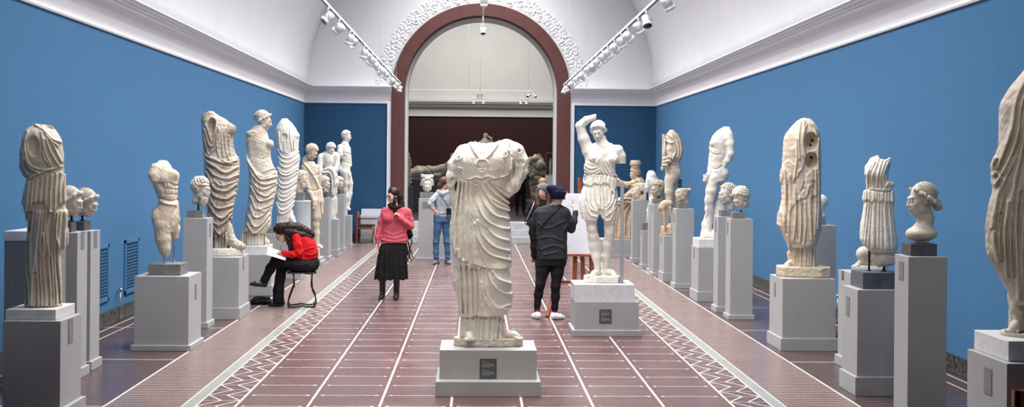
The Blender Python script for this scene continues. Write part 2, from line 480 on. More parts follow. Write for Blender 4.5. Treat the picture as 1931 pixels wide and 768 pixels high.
def area(name, loc, sx, sy, power, col, rot=(0, 0, 0)):
    l = bpy.data.lights.new(name, 'AREA'); l.shape = 'RECTANGLE'; l.size = sx; l.size_y = sy; l.energy = power; l.color = col
    o = link(bpy.data.objects.new(name, l)); o.location = loc; o.rotation_euler = rot
    return o
WH = 4.6           # half width of the hall
EY = 31.2          # end wall
BY = -4.0          # wall behind the camera
SZ = 4.03          # springing of the vault
sl = area('skylight_daylight', (0, 19.4, 8.35), 3.6, 22.0, 2500, (1.0, 0.99, 0.985)); sl.data.spread = R(118)
area('far_room_daylight', (0, 39.0, 8.6), 4.0, 5.0, 600, (1.0, 0.97, 0.92))

# ---------------------------------------------------------------- setting materials
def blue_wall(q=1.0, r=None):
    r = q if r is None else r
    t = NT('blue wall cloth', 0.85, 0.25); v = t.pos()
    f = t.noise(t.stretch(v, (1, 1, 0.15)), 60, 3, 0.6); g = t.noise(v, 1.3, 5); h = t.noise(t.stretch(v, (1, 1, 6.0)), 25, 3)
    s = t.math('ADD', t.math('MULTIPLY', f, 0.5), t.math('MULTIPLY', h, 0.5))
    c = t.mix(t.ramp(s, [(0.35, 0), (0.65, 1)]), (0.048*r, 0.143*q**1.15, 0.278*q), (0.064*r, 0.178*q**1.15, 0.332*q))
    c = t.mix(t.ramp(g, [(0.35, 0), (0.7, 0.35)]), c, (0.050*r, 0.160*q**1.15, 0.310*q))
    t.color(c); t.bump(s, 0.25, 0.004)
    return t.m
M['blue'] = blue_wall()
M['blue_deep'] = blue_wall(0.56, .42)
M['maroon'] = simple('dark maroon wall', (0.036, 0.0075, 0.0075), 0.85, 0.12, 1.5)
def granite(name, a, b, c, scale=70):
    t = NT(name, 0.45, 0.5); v = t.pos()
    n = t.noise(v, scale, 3, 0.7); m = t.noise(v, 2.0, 5)
    col = t.ramp(n, [(0.36, a), (0.5, b), (0.66, c)])
    t.color(t.mix(t.ramp(m, [(0.3, 0), (0.8, 0.35)]), col, a)); return t.m
M['red_granite'] = granite('red granite', (0.070, 0.021, 0.018), (0.110, 0.037, 0.031), (0.17, 0.075, 0.062))
M['grey_granite'] = granite('speckled grey granite', (0.11, 0.11, 0.115), (0.22, 0.22, 0.225), (0.38, 0.38, 0.39), 90)

def floor_mat():
    t = NT('inlaid terrazzo floor', 0.30, 0.5, 0.15, 0.12)
    v = t.pos(); X, Y, Z = t.sep(v)
    aX = t.math('ABSOLUTE', X)
    P = 0.470; Y0 = 10.34
    def line(val, centre, w):                      # 1 where |val - centre| < w
        return t.math('LESS_THAN', t.math('ABSOLUTE', t.math('SUBTRACT', val, centre)), w)
    def between(val, a, b):
        return t.math('MULTIPLY', t.math('GREATER_THAN', val, a), t.math('LESS_THAN', val, b))
    def mx(*a):
        r = a[0]
        for q in a[1:]: r = t.math('MAXIMUM', r, q)
        return r
    ys = t.math('SUBTRACT', Y, Y0)
    def rep(val, p):                              # signed distance to the nearest multiple of p
        q = t.math('DIVIDE', val, p)
        return t.math('MULTIPLY', t.math('SUBTRACT', q, t.math('ROUND', q)), p)
    ry = t.math('ABSOLUTE', rep(ys, P))
    # aisle: long joints every 0.59 m and thin cross joints
    rx = t.math('ABSOLUTE', rep(t.math('SUBTRACT', aX, 0.295), 0.59))
    aisle = t.math('LESS_THAN', aX, 2.08)
    longl = t.math('MULTIPLY', aisle, t.math('LESS_THAN', rx, 0.0105))
    cross = t.math('MULTIPLY', aisle, t.math('MULTIPLY', t.math('LESS_THAN', ry, 0.0052), t.math('GREATER_THAN', rx, 0.045)))
    # small discs of inlay beside each crossing
    dd = t.math('SQRT', t.math('ADD', t.math('POWER', t.math('SUBTRACT', rx, 0.062), 2.0), t.math('POWER', ry, 2.0)))
    disc = t.math('MULTIPLY', aisle, t.math('LESS_THAN', dd, 0.017))
    # chevron band
    cb = between(aX, 2.075, 2.385)
    s = t.math('DIVIDE', t.math('SUBTRACT', 2.385, aX), 0.31)
    tt = t.math('MULTIPLY', t.math('ABSOLUTE', rep(ys, P)), 2.0 / P)        # 0..1
    z1 = t.math('ABSOLUTE', t.math('SUBTRACT', s, t.math('MULTIPLY', tt, 0.5)))
    z2 = t.math('ABSOLUTE', t.math('SUBTRACT', s, t.math('ADD', t.math('MULTIPLY', tt, 0.5), 0.5)))
    ch = mx(t.math('LESS_THAN', z1, 0.030), t.math('LESS_THAN', z2, 0.030), t.math('LESS_THAN', t.math('ABSOLUTE', rep(ys, P / 2)), 0.004))
    chev = t.math('MULTIPLY', cb, ch)
    # plaited border
    bl = mx(line(aX, 2.39, 0.008), line(aX, 2.50, 0.007))
    bb = between(aX, 2.385, 2.50)
    pl = t.math('LESS_THAN', t.math('ABSOLUTE', rep(t.math('ADD', ys, t.math('MULTIPLY', t.math('SUBTRACT', aX, 2.4), 0.6)), 0.045)), 0.013)
    # striped band and its outer line
    sb = between(aX, 2.50, 3.13)
    st = t.math('MULTIPLY', sb, t.math('LESS_THAN', t.math('ABSOLUTE', rep(ys, P / 6)), 0.0115))
    ol = line(aX, 3.13, 0.011)
    # lines along the wall and paired joints to the side
    wl = mx(line(aX, 4.50, 0.009), line(aX, 4.33, 0.009))
    side = t.math('MULTIPLY', t.math('GREATER_THAN', aX, 3.13), t.math('LESS_THAN', t.math('ABSOLUTE', t.math('SUBTRACT', t.math('ABSOLUTE', rep(t.math('ADD', ys, 0.5), P * 5)), 0.02)), 0.006))
    n1 = t.noise(v, 1.1, 6, 0.6); n2 = t.noise(v, 60, 1, 0.5); n3 = t.noise(v, 14, 5, 0.6)
    base = t.mix(t.ramp(n1, [(0.35, 0), (0.7, 1)]), (0.082, 0.033, 0.033), (0.112, 0.058, 0.057))
    base = t.mix(t.ramp(n2, [(0.35, 0), (0.8, 0.3)]), base, (0.20, 0.14, 0.135))
    outer = t.mix(t.ramp(n2, [(0.35, 0), (0.8, 0.4)]), (0.070, 0.040, 0.042), (0.115, 0.080, 0.082))
    base = t.mix(t.math('GREATER_THAN', aX, 3.14), base, outer)
    cream = t.mix(n3, (0.56, 0.50, 0.44), (0.76, 0.72, 0.66))
    thin = t.mix(n3, (0.34, 0.26, 0.22), (0.52, 0.43, 0.37))
    grey = (0.13, 0.135, 0.12)
    c = t.mix(t.math('MULTIPLY', bb, 1.0), base, grey)
    c = t.mix(t.math('MULTIPLY', bb, pl), c, (0.42, 0.42, 0.385))
    c = t.mix(mx(cross, disc, t.math('MULTIPLY', side, 0.8)), c, cream)
    c = t.mix(st, c, thin)
    c = t.mix(mx(longl, chev, bl, ol, wl), c, cream)
    t.color(c)
    t.l.new(t.ramp(t.noise(v, 2.5, 5), [(0.3, 0.24), (0.75, 0.42)]), t.b.inputs['Roughness'])
    return t.m
M['floor'] = floor_mat()
M['far_floor'] = simple('dark far floor', (0.030, 0.024, 0.022), 0.35, 0.15, 3)

def struct(mb, name, mat, parent=None):
    o = mb.build(name, mat, parent)
    if parent is None: o['kind'] = 'structure'
    return o

# ---------------------------------------------------------------- shell
struct(MB().box(-5.2, 5.2, BY, EY + 0.6, -0.2, 0.0), 'floor', M['floor'])
for sx, nm in ((-1, 'left'), (1, 'right')):
    a, b = sorted((sx * WH, sx * (WH + 0.5)))
    struct(MB().box(a, b, BY, EY + 0.6, 0, 4.1), 'wall_' + nm, M['blue'])
    # baseboard: dark marble with a bevelled top
    a, b = sorted((sx * WH, sx * (WH - 0.035)))
    struct(MB().box(a, b, BY, EY, 0, 0.185, 0.008), 'baseboard_' + nm, M['dark_marble'])
struct(MB().box(-5.2, 5.2, BY - 0.4, BY, 0, 9.2), 'wall_back', M['plinth_dark'])

# end wall with its round-headed opening (blue below the cornice, plaster above)
AR_I, AR_O, AZ = 2.0, 2.33, 3.89
def end_wall():
    for sx, nm in ((-1, 'left'), (1, 'right')):
        x0, x1 = sorted((sx * 2.3, sx * 5.1))
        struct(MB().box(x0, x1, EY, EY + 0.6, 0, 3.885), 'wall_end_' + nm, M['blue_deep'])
        x0, x1 = sorted((sx * 2.45, sx * WH))
        struct(MB().box(x0, x1, EY - 0.035, EY, 0, 0.185, 0.008), 'baseboard_end_' + nm, M['dark_marble'])
    bm = bmesh.new(); n = 64; top = 9.3
    inner, outer = [], []
    ang = [math.pi * k / n for k in range(n + 1)]
    for yy in (EY, EY + 0.6):
        inn = [bm.verts.new((AR_O * math.cos(a), yy, AZ + AR_O * math.sin(a))) for a in ang]
        out = []
        for a in ang:
            c, s = math.cos(a), math.sin(a)
            tt = min(5.1 / abs(c) if abs(c) > 1e-6 else 1e9, (top - AZ) / s if s > 1e-6 else 1e9)
            out.append(bm.verts.new((tt * c, yy, AZ + tt * s)))
        for k in range(n): bm.faces.new((inn[k], inn[k+1], out[k+1], out[k]))
        inner.append(inn)
    for k in range(n): bm.faces.new((inner[0][k], inner[0][k+1], inner[1][k+1], inner[1][k]))
    bmesh.ops.recalc_face_normals(bm, faces=bm.faces)
    m = MB(); m.bm.free(); m.bm = bm
    struct(m, 'wall_end_top', M['vault_paint'])
end_wall()

# red granite arch surround: jambs and ring with voussoir joints, grey soffit lining behind
def arch_ring(name, r0, r1, y0, y1, mat, z0, joints=0, bev=True):
    bm = bmesh.new(); n = 72
    prof = [(r0, y1), (r0, y0 + 0.01), (r0 + 0.01, y0), (r1 - 0.01, y0), (r1, y0 + 0.01), (r1, y1)]
    path = [(1, 0, z0 - AZ)] + [(math.cos(math.pi * k / n), math.sin(math.pi * k / n), 0) for k in range(n + 1)] + [(-1, 0, z0 - AZ)]
    rings = [[bm.verts.new((r * c, yy, AZ + r * s + dz)) for r, yy in prof] for c, s, dz in path]
    for i in range(len(rings) - 1):
        for k in range(len(prof)):
            q = (k + 1) % len(prof)
            bm.faces.new((rings[i][k], rings[i][q], rings[i+1][q], rings[i+1][k]))
    bm.faces.new(rings[0]); bm.faces.new(rings[-1][::-1])
    bmesh.ops.recalc_face_normals(bm, faces=bm.faces)
    m = MB(); m.bm.free(); m.bm = bm
    return m
m = arch_ring('a', AR_I, AR_O, EY - 0.10, EY + 0.35, None, 0.0)
arch = struct(m, 'trim_1', M['red_granite']); arch['label'] = 'red granite arch surround'
jm = MB()
for k in range(1, 12):                       # thin dark joints between the voussoirs
    a = math.pi * k / 12
    Mx = Matrix.Translation((0, EY - 0.101, AZ)) @ Matrix.Rotation(-a, 4, 'Y')
    jm.box(AR_I + 0.01, AR_O - 0.01, -0.0015, 0.0015, -0.004, 0.004, 0, Mx)
for sx in (-1, 1):
    for z in (3.88, 2.6, 1.3):
        a, b = sorted((sx * (AR_I + .01), sx * (AR_O - .01))); jm.box(a, b, EY - 0.1025, EY - 0.0995, z - .003, z + .003)
M['joint'] = simple('dark joint', (0.04, 0.015, 0.012), 0.8)
jm.build('joint_lines', M['joint'], arch)
m = arch_ring('b', AR_I - 0.06, AR_O, EY + 0.35, EY + 0.9, None, 0.5)
struct(m, 'trim_2', M['far_plaster'])

# white frames either side of the granite jambs
for k, sx in enumerate((-1, 1)):
    a, b = sorted((sx * 2.335, sx * 2.445))
    struct(MB().box(a, b, EY - 0.05, EY, 0, 3.62, 0.008), 'trim_%d' % (3 + k), M['white_paint'])

# cornice: profile (offset from the wall, height)
CP = [(0, 3.58), (0.022, 3.58), (0.03, 3.60), (0.022, 3.625), (0.012, 3.63), (0.016, 3.67), (0.035, 3.76), (0.075, 3.84), (0.115, 3.885),
      (0.16, 3.90), (0.16, 3.925), (0.19, 3.935), (0.19, 3.96), (0.225, 3.972), (0.225, 3.995), (0.255, 4.005), (0.255, 4.03), (0.10, 4.045), (0, 4.045)]
def sweep(path_pts, name, mat):
    """path_pts: list of functions offset -> (x, y)"""
    bm = bmesh.new()
    rings = [[bm.verts.new((*p(o), z)) for o, z in CP] for p in path_pts]
    for i in range(len(rings) - 1):
        for k in range(len(CP) - 1):
            bm.faces.new((rings[i][k], rings[i][k+1], rings[i+1][k+1], rings[i+1][k]))
    bm.faces.new(rings[0]); bm.faces.new(rings[-1][::-1])
    bmesh.ops.recalc_face_normals(bm, faces=bm.faces)
    m = MB(); m.bm.free(); m.bm = bm
    struct(m, name, mat)
for k, sx in enumerate((-1, 1)):
    sweep([lambda o, sx=sx: (sx * (WH - o), BY), lambda o, sx=sx: (sx * (WH - o), EY - o), lambda o, sx=sx: (sx * 2.335, EY - o)], 'trim_%d' % (5 + k), M['white_paint'])

# barrel vault with a glazed laylight opening along its crown
def vault():
    bm = bmesh.new(); n = 56; r = WH; t = 0.2
    a0, a1 = 0.0, math.pi
    open_a = math.acos(1.9 / r)
    ys = [BY, 5.0, 30.0, EY + 0.6]
    def arc(y, a): return (r * math.cos(a), y, SZ + r * math.sin(a))
    for seg in range(3):
        for lo, hi in (((0, open_a), (math.pi - open_a, math.pi)) if seg == 1 else ((0, open_a), (open_a, math.pi - open_a), (math.pi - open_a, math.pi))):
            cols = []
            for k in range(25):
                a = lo + (hi - lo) * k / 24
                cols.append([bm.verts.new(arc(y, a)) for y in (ys[seg], ys[seg + 1])])
            for k in range(24):
                f = bm.faces.new((cols[k][0], cols[k+1][0], cols[k+1][1], cols[k][1])); f.smooth = True
    bmesh.ops.remove_doubles(bm, verts=bm.verts, dist=0.0005)
    bmesh.ops.recalc_face_normals(bm, faces=bm.faces)
    me = MB(); me.bm.free(); me.bm = bm
    o = struct(me, 'ceiling', M['vault_paint'])
    sol = o.modifiers.new('thick', 'SOLIDIFY'); sol.thickness = 0.18; sol.offset = 0
    return o
vault()
# shallow ribs and faint framed panels on the vault
rb = MB()
def arcband(y0, y1, out, a0, a1, r=WH):
    bm = bmesh.new(); n = 30; rows = []
    for k in range(n + 1):
        a = a0 + (a1 - a0) * k / n
        rows.append([bm.verts.new(((r - o) * math.cos(a), y, SZ + (r - o) * math.sin(a))) for o, y in ((0, y0), (out, y0), (out, y1), (0, y1))])
    for k in range(n):
        for q in range(3):
            bm.faces.new((rows[k][q], rows[k][q+1], rows[k+1][q+1], rows[k+1][q]))
    bmesh.ops.recalc_face_normals(bm, faces=bm.faces)
    me = bpy.data.meshes.new('t'); bm.to_mesh(me); bm.free(); rb.bm.from_mesh(me); bpy.data.meshes.remove(me)
oa = math.acos(1.9 / WH)
for y in (27.6, 23.2, 18.8, 14.4, 10.0):
    for lo, hi in ((0.02, oa), (math.pi - oa, math.pi - 0.02)):
        arcband(y, y + 0.04, 0.012, lo, hi); arcband(y + 0.72, y + 0.76, 0.012, lo, hi)
struct(rb, 'trim_7', M['vault_paint'])
# laylight: glazing bars under the daylight
lb = MB()
for y in np.arange(5.0, 30.01, 1.4): lb.box(-1.95, 1.95, y - 0.02, y + 0.02, 8.18, 8.24)
for x in (-1.9, -0.95, 0, 0.95, 1.9): lb.box(x - 0.02, x + 0.02, 5, 30, 8.18, 8.24)
struct(lb, 'window_1', M['white_paint'])

# stucco foliage around the arch: modelled relief
def relief(name, r0, r1, y, a_lo, a_hi, seed, plane='end'):
    na, nr = 900, 56
    A = np.linspace(a_lo, a_hi, na); Rr = np.linspace(r0, r1, nr)
    AA, RR = np.meshgrid(A, Rr, indexing='ij')
    Hh = np.zeros_like(AA); rnd = random.Random(seed)
    L = AA * (r0 + r1) / 2; T = RR - (r0 + r1) / 2; wdt = (r1 - r0)
    pitch = 0.30
    k0, k1 = int(L.min() / pitch) , int(L.max() / pitch) + 1
    for k in range(k0, k1 + 1):
        for side in (-1, 1):
            cx = (k + 0.5 * (side > 0)) * pitch + rnd.uniform(-.02, .02); ct = side * wdt * 0.17
            dx, dt = L - cx, (T - ct); rr = np.hypot(dx, dt); th = np.arctan2(dt, dx) * side
            m = rr < 0.17
            spiral = 0.5 + 0.5 * np.cos(th * 1.0 + rr * 75 * (1))
            leaf = 0.5 + 0.5 * np.cos(th * 6 + rr * 20)
            Hh += np.where(m, (0.022 * spiral ** 2 + 0.012 * leaf) * np.clip(1 - rr / 0.17, 0, 1) ** 0.6, 0)
    for _ in range(int((k1 - k0) * 8)):
        cx = rnd.uniform(L.min(), L.max()); ct = rnd.uniform(-.42, .42) * wdt; s = rnd.uniform(.012, .03)
        Hh += 0.02 * np.exp(-(((L - cx) ** 2 + (T - ct) ** 2) / s ** 2))
    edge = np.clip((1 - np.abs(T) / (wdt * 0.5)) * 5, 0, 1)
    scal = 0.5 + 0.5 * np.cos(L * 2 * np.pi / pitch); lim = wdt * (0.36 + 0.12 * scal)
    edge *= np.where(T > 0, np.clip((lim - T) / 0.03, 0, 1), 1)
    Hh = (Hh + 0.006) * edge - 0.002
    V = np.stack([RR * np.cos(AA), np.full_like(AA, y) - Hh, AZ + RR * np.sin(AA)], -1).reshape(-1, 3)
    i = np.arange(na * nr).reshape(na, nr)
    Fc = np.stack([i[:-1, :-1], i[:-1, 1:], i[1:, 1:], i[1:, :-1]], -1).reshape(-1, 4)
    o = mesh_np(name, V, Fc, M['vault_paint']); return o
# ---------------------------------------------------------------- stucco relief, steps, far room
rl = relief('trim_8', AR_O + 0.03, AR_O + 0.50, EY - 0.004, 0.02, math.pi - 0.02, 3); rl['kind'] = 'structure'
def vault_relief(name, sx, y0):
    """scroll of stucco leaves where the ribs spring"""
    rnd = random.Random(5); na, nr = 260, 110
    A = np.linspace(0.58, 1.0, na); T = np.linspace(-0.38, 0.38, nr); AA, TT = np.meshgrid(A, T, indexing='ij'); L = AA * WH
    H = np.zeros_like(L)
    for k in range(16):
        cx = rnd.uniform(L.min(), L.max()); ct = rnd.uniform(-.28, .28); dx, dt = L - cx, TT - ct; rr = np.hypot(dx, dt); th = np.arctan2(dt, dx)
        H += np.where(rr < 0.2, (0.02 * (0.5 + 0.5 * np.cos(th + rr * 60)) ** 2 + 0.012 * (0.5 + 0.5 * np.cos(6 * th))) * np.clip(1 - rr / 0.2, 0, 1) ** .6, 0)
    lim = 0.16 + 0.2 * np.abs(np.sin((L - L.min()) * 3.2))
    H = H * np.clip((lim - np.abs(TT)) / 0.04, 0, 1) * np.clip((L - L.min()) / 0.1, 0, 1) - 0.003
    r = WH - H
    V = np.stack([sx * r * np.cos(AA), y0 + TT, SZ + r * np.sin(AA)], -1).reshape(-1, 3)
    i = np.arange(na * nr).reshape(na, nr); Fc = np.stack([i[:-1, :-1], i[:-1, 1:], i[1:, 1:], i[1:, :-1]], -1).reshape(-1, 4)
    if sx > 0: Fc = Fc[:, ::-1]
    o = mesh_np(name, V, Fc, M['vault_paint']); o['kind'] = 'structure'
n = 9
for sx in (-1, 1):
    for y in (24.1, 19.7): vault_relief('trim_%d' % n, sx, y); n += 1

# three steps up to the far room
for k in range(3):
    y0 = 30.45 + 0.3 * k
    hw = 2.75 if k < 2 else AR_I - 0.0
    if y0 + .3 > EY - .1: hw = AR_I - 0.001
    z0 = 0.167 * k
    struct(MB().box(-hw, hw, y0, 31.9, z0 + .001, z0 + 0.166, 0.006), 'trim_%d' % n, M['step_marble']); n += 1
FY = 44.0
struct(MB().box(-7, 7, 31.9, FY, 0.3, 0.5), 'floor_far', M['far_floor'])
struct(MB().box(-7, 7, FY, FY + 0.3, 0.3, 3.80), 'wall_far', M['maroon'])
struct(MB().box(-7, 7, FY, FY + 0.3, 3.80, 10.0), 'wall_far_upper', M['far_plaster'])
for sx, nm in ((-1, 'left'), (1, 'right')):
    a, b = sorted((sx * 6.5, sx * 6.8))
    struct(MB().box(a, b, 31.8, FY, 0.3, 3.8), 'wall_far_' + nm, M['maroon'])
    struct(MB().box(a, b, 31.8, FY, 3.8, 10.0), 'wall_far_upper_' + nm, M['far_plaster'])
struct(MB().box(-7, 7, 31.8, FY, 10.0, 10.2), 'ceiling_far', M['far_plaster'])
fc = MB()
fc.prism([(0, 0)] * 0 + [(-6.5, 3.78), (6.5, 3.78), (6.5, 3.82), (-6.5, 3.82)], FY - 0.05, FY)
fc.box(-6.5, 6.5, FY - 0.03, FY, 3.82, 4.08)
for k, (z, o) in enumerate(((4.08, .10), (4.13, .16), (4.18, .20), (4.24, .26), (4.30, .30), (4.36, .24))):
    fc.box(-6.5, 6.5, FY - o, FY, z, z + 0.055, 0.008)
struct(fc, 'trim_%d' % n, M['far_plaster']); n += 1
# front face of the far room's wall beside the opening is the back of the end wall; picture rail with a pair of switches
t = MB(); t.box(-0.13, 0.14, FY - 0.03, FY, 4.47, 4.66, 0.006)
sw = tag(t.build('switch_panel', M['far_plaster']), 'pale switch panel with two dark squares high on the far lunette', 'switch panel')
for k in (-1, 1): MB().box(-0.005 + k * 0.06 - 0.035, -0.005 + k * 0.06 + 0.035, FY - 0.036, FY - 0.029, 4.51, 4.61, 0.003).build('button', M['grey_post'], sw)

# wall grilles: blue frames with an oblong lattice over dark openings
def grille(xa, xb, zt, zb, label, n_):
    ya = 4.5 * FPX / (899 - xa); yb = 4.5 * FPX / (899 - xb)
    x = -WH
    root = thing('ventilation_grille', (x, (ya + yb) / 2, zb), 0, label, 'grille', 'ventilation grilles in the left wall')
    def P(y0, y1, z0, z1, a, b, m=None, nm=None): pass
    hw = (yb - ya) / 2; h = zt - zb
    f = MB(); fr = 0.05
    for args in ((-hw, -hw + fr, 0, h), (hw - fr, hw, 0, h), (-hw, hw, 0, fr), (-hw, hw, h - fr, h)):
        f.box(0, 0.02, args[0], args[1], args[2], args[3], 0.004)
    f.build('frame', M['blue'], root)
    MB().box(0.0006, 0.003, -hw + fr, hw - fr, fr, h - fr).build('backing', M['lamp_dark'], root)
    l = MB(); ny, nz = 7, 15; w, hh = 2 * (hw - fr), h - 2 * fr
    for i in range(ny + 1):
        y = -hw + fr + w * i / ny; l.box(0.003, 0.012, y - 0.006, y + 0.006, fr, h - fr)
    for j in range(nz + 1):
        z = fr + hh * j / nz; l.box(0.003, 0.012, -hw + fr, hw - fr, z - 0.007, z + 0.007)
    l.build('lattice', M['blue'], root)
grille(187.5, 212, 1.00, 0.30, 'blue lattice grille in the left wall, nearer of the two', 1)
grille(241.5, 267, 1.00, 0.30, 'blue lattice grille in the left wall, farther from the viewer', 2)
def valve(x, y, z, sx, label):
    o = thing('radiator_valve', (x, y, z), 0, label, 'valve', 'chrome valves on the side walls')
    b = MB(); b.cyl((0, 0, 0), (-sx * 0.05, 0, 0), 0.012); b.cyl((-sx * .05, 0, -z), (-sx * .05, 0, 0.02), 0.006); b.build('pipe', M['chrome'], o)
    b = MB(); b.cyl((-sx * .05, 0, 0.02), (-sx * .05, 0, 0.045), 0.026, 0.022); b.build('knob', M['chrome'], o)
valve(-WH, 15.1, 0.37, -1, 'small chrome valve low on the left wall between the two grilles')
valve(WH, 15.2, 0.33, 1, 'small chrome valve low on the right wall behind the plinths')

# ---------------------------------------------------------------- track lighting
def rail(x, y0, y1, z, label, drops):
    o = thing('lighting_track', (x, y0, z), 0, label, 'lighting track')
    L = y1 - y0
    b = MB(); b.box(-0.022, 0.022, 0, L, 0, 0.035, 0.003); b.build('track', M['lamp_white'], o)
    b = MB(); b.box(-0.012, 0.012, 0.02, L - .02, -0.0015, 0.0); b.build('track_slot', M['lamp_dark'], o)
    for d in drops:
        b = MB(); top = SZ + math.sqrt(max(WH ** 2 - x * x, 0)) - z - .11 if abs(x) > 1.95 else 8.17 - z
        b.cyl((0, d - y0, 0.03), (0, d - y0, top), 0.004, n=6)
        b.build('suspension_wire', M['lamp_white'], o)
    return o
TZ = 4.06
rail(-2.07, 8.0, 30.6, TZ, 'long white lighting track hanging over the left side of the aisle', (9, 14, 19, 24, 29))
rail(2.12, 8.0, 30.6, TZ, 'long white lighting track hanging over the right side of the aisle', (9, 14, 19, 24, 29))
rail(0.02, 20.0, 29.5, 5.52, 'short white lighting track hanging on the centre line', (21, 28))

def lamp(x, y, z, aim, label, group, r=0.062, L=0.16):
    """spot hanging from the track: aim is the world direction of its mouth"""
    o = thing('track_spotlight', (x, y, z), 0, label, 'spotlight', group)
    b = MB(); b.box(-0.018, 0.018, -0.06, 0.06, -0.03, -0.001, 0.004); b.build('track_adapter', M['lamp_white'], o)
    b = MB(); b.cyl((0, 0, -0.03), (0, 0, -0.075), 0.009, n=10)
    d = Vector(aim).normalized(); c = Vector((0, 0, -0.15)); side = d.cross(Vector((0, 0, 1))).normalized()
    for s in (-1, 1):
        b.tube([(0, 0, -0.07), side * s * (r + .008) * 0.9 + Vector((0, 0, -0.08)), side * s * (r + .008) + c], 0.006, 6)
    b.build('bracket', M['lamp_white'], o)
    Mx = Matrix.Translation(c) @ d.to_track_quat('Z', 'Y').to_matrix().to_4x4()
    b = MB(); b.lathe([(0.001, -L/2), (r * .8, -L/2), (r * .93, -L/2 + .008), (r, -L/2 + .03), (r, L*.18), (r * .96, L*.19), (r * .96, L*.22), (r * 1.04, L*.23), (r * 1.04, L/2), (r * .92, L/2), (r * .9, L/2 - .03), (0.001, L/2 - .032)], 24, M=Mx)
    b.build('lamp_head', M['lamp_white'], o)
    b = MB(); b.lathe([(0.001, L/2 - .0315), (r * .9, L/2 - .0315), (r * .9, L/2 - .010), (0.001, L/2 - .012)], 24, M=Mx); b.build('lens', M['lamp_dark'], o)
    return o
def trackY(xp, X): # depth at which the rail passes photo column xp
    a, b, c = ray(xp, 120); return (X - CX) / (a / b)
LL = [(613, (-.75, -.35, -.75)), (634, (-.9, .25, -.55)), (655, (-.3, .1, -1)), (661, (-.5, .3, -.9)), (682.5, (-.25, .05, -1)), (688, (-.7, .2, -.75)),
      (697, (-.6, .3, -.8)), (705.5, (.5, .5, -.6)), (716, (-.9, .1, -.4)), (724, (-.5, .2, -.85)), (735, (-.8, .1, -.5)), (743, (-.6, -.2, -.8)), (750, (-.2, -.2, -1))]
words = ['first', 'second', 'third', 'fourth', 'fifth', 'sixth', 'seventh', 'eighth', 'ninth', 'tenth', 'eleventh', 'twelfth', 'thirteenth', 'fourteenth', 'fifteenth', 'sixteenth', 'seventeenth']
for k, (xp, aim) in enumerate(LL):
    Y = min(trackY(xp + 4, -2.07), 30.45)
    lamp(-2.07, Y, TZ, aim, 'white cylindrical spotlight on the left track, %s from the upper left end' % words[k] if k < 12 else 'white cylindrical spotlight at the far end of the left track', 'spotlights on the left track')
RL = [(1260, (.6, .2, -.9)), (1221, (.1, -.55, -.85)), (1206, (.5, .2, -.8)), (1186, (.9, .2, -.6)), (1174, (.5, .3, -.9)), (1161, (.8, .3, -.5)), (1148, (.6, .2, -.8)), (1139, (.5, .3, -.8)),
      (1128, (.7, .2, -.6)), (1119, (.3, .6, -.5)), (1111, (.6, .3, -.8)), (1099, (.9, .2, -.4)), (1090, (.6, .1, -.8)), (1080, (.7, .2, -.5)), (1071, (.4, -.2, -.9)), (1058, (-.4, -.3, -.9))]
for k, (xp, aim) in enumerate(RL):
    Y = min(trackY(xp - 2, 2.12), 30.45)
    lamp(2.12, Y, TZ, aim, 'white cylindrical spotlight on the right track, %s from the upper right end' % words[k] if k < 15 else 'white cylindrical spotlight at the far end of the right track', 'spotlights on the right track')
lamp(0.02, 24.6, 5.52, (0, .25, -1), 'white spotlight on the centre track, higher and nearer of the two', 'spotlights on the centre track', 0.07, 0.2)
o = lamp(0.02, 28.0, 5.30, (0.02, -.35, -.8), 'small white spotlight hanging under the arch crown, lower of the two centre ones', 'spotlights on the centre track')
b = MB(); b.cyl((0, 0, 0), (0, 0, 0.22), 0.008, n=8); b.build('stem', M['lamp_white'], o)
# far room lamps on their own rail
o = thing('lighting_track', (0, 42.0, 4.62), 0, 'thin white lighting track across the far room', 'lighting track')
MB().box(-3.0, 1.85, -0.02, 0.02, 0, 0.03).build('track', M['lamp_white'], o)
for x in (-2.5, -.4, 1.7): MB().cyl((x, 0, .03), (x, 0, 5.37), .004, n=6).build('suspension_wire', M['lamp_white'], o)
o = thing('lighting_track', (0, 41.0, 4.30), 0, 'white lighting track above the far maroon wall carrying four small lamps', 'lighting track')
MB().box(-3.0, 3.0, -0.02, 0.02, 0, 0.03).build('track', M['lamp_white'], o)
for x in (-2.5, 0, 2.5): MB().cyl((x, 0, .03), (x, 0, 5.69), .004, n=6).build('suspension_wire', M['lamp_white'], o)
for xp, lb in ((893, 'small grey spotlight in the far room, left of the middle pair'), (911.5, 'small grey spotlight in the far room, right of the middle pair'), (982, 'small grey spotlight in the far room, left of the right pair'), (993, 'small grey spotlight in the far room, just left of the stacked lamps')):
    lamp(at(xp, 200, 41.0).x, 41.0, 4.30, (0, -.3, -1), lb, 'small lamps in the far room', 0.05, .14)
for k, (xp, lb) in enumerate(((1000, 'dark spotlight at the right end of the upper far track'), (1011, 'spotlight tilted outward at the very end of the upper far track'))):
    lamp(at(xp, 190, 42.0).x - .06, 42.0, 4.62, (-.5 + k, -.4, -.5 - .3 * k), lb, 'lamps at the end of the upper far track', .055, .16)
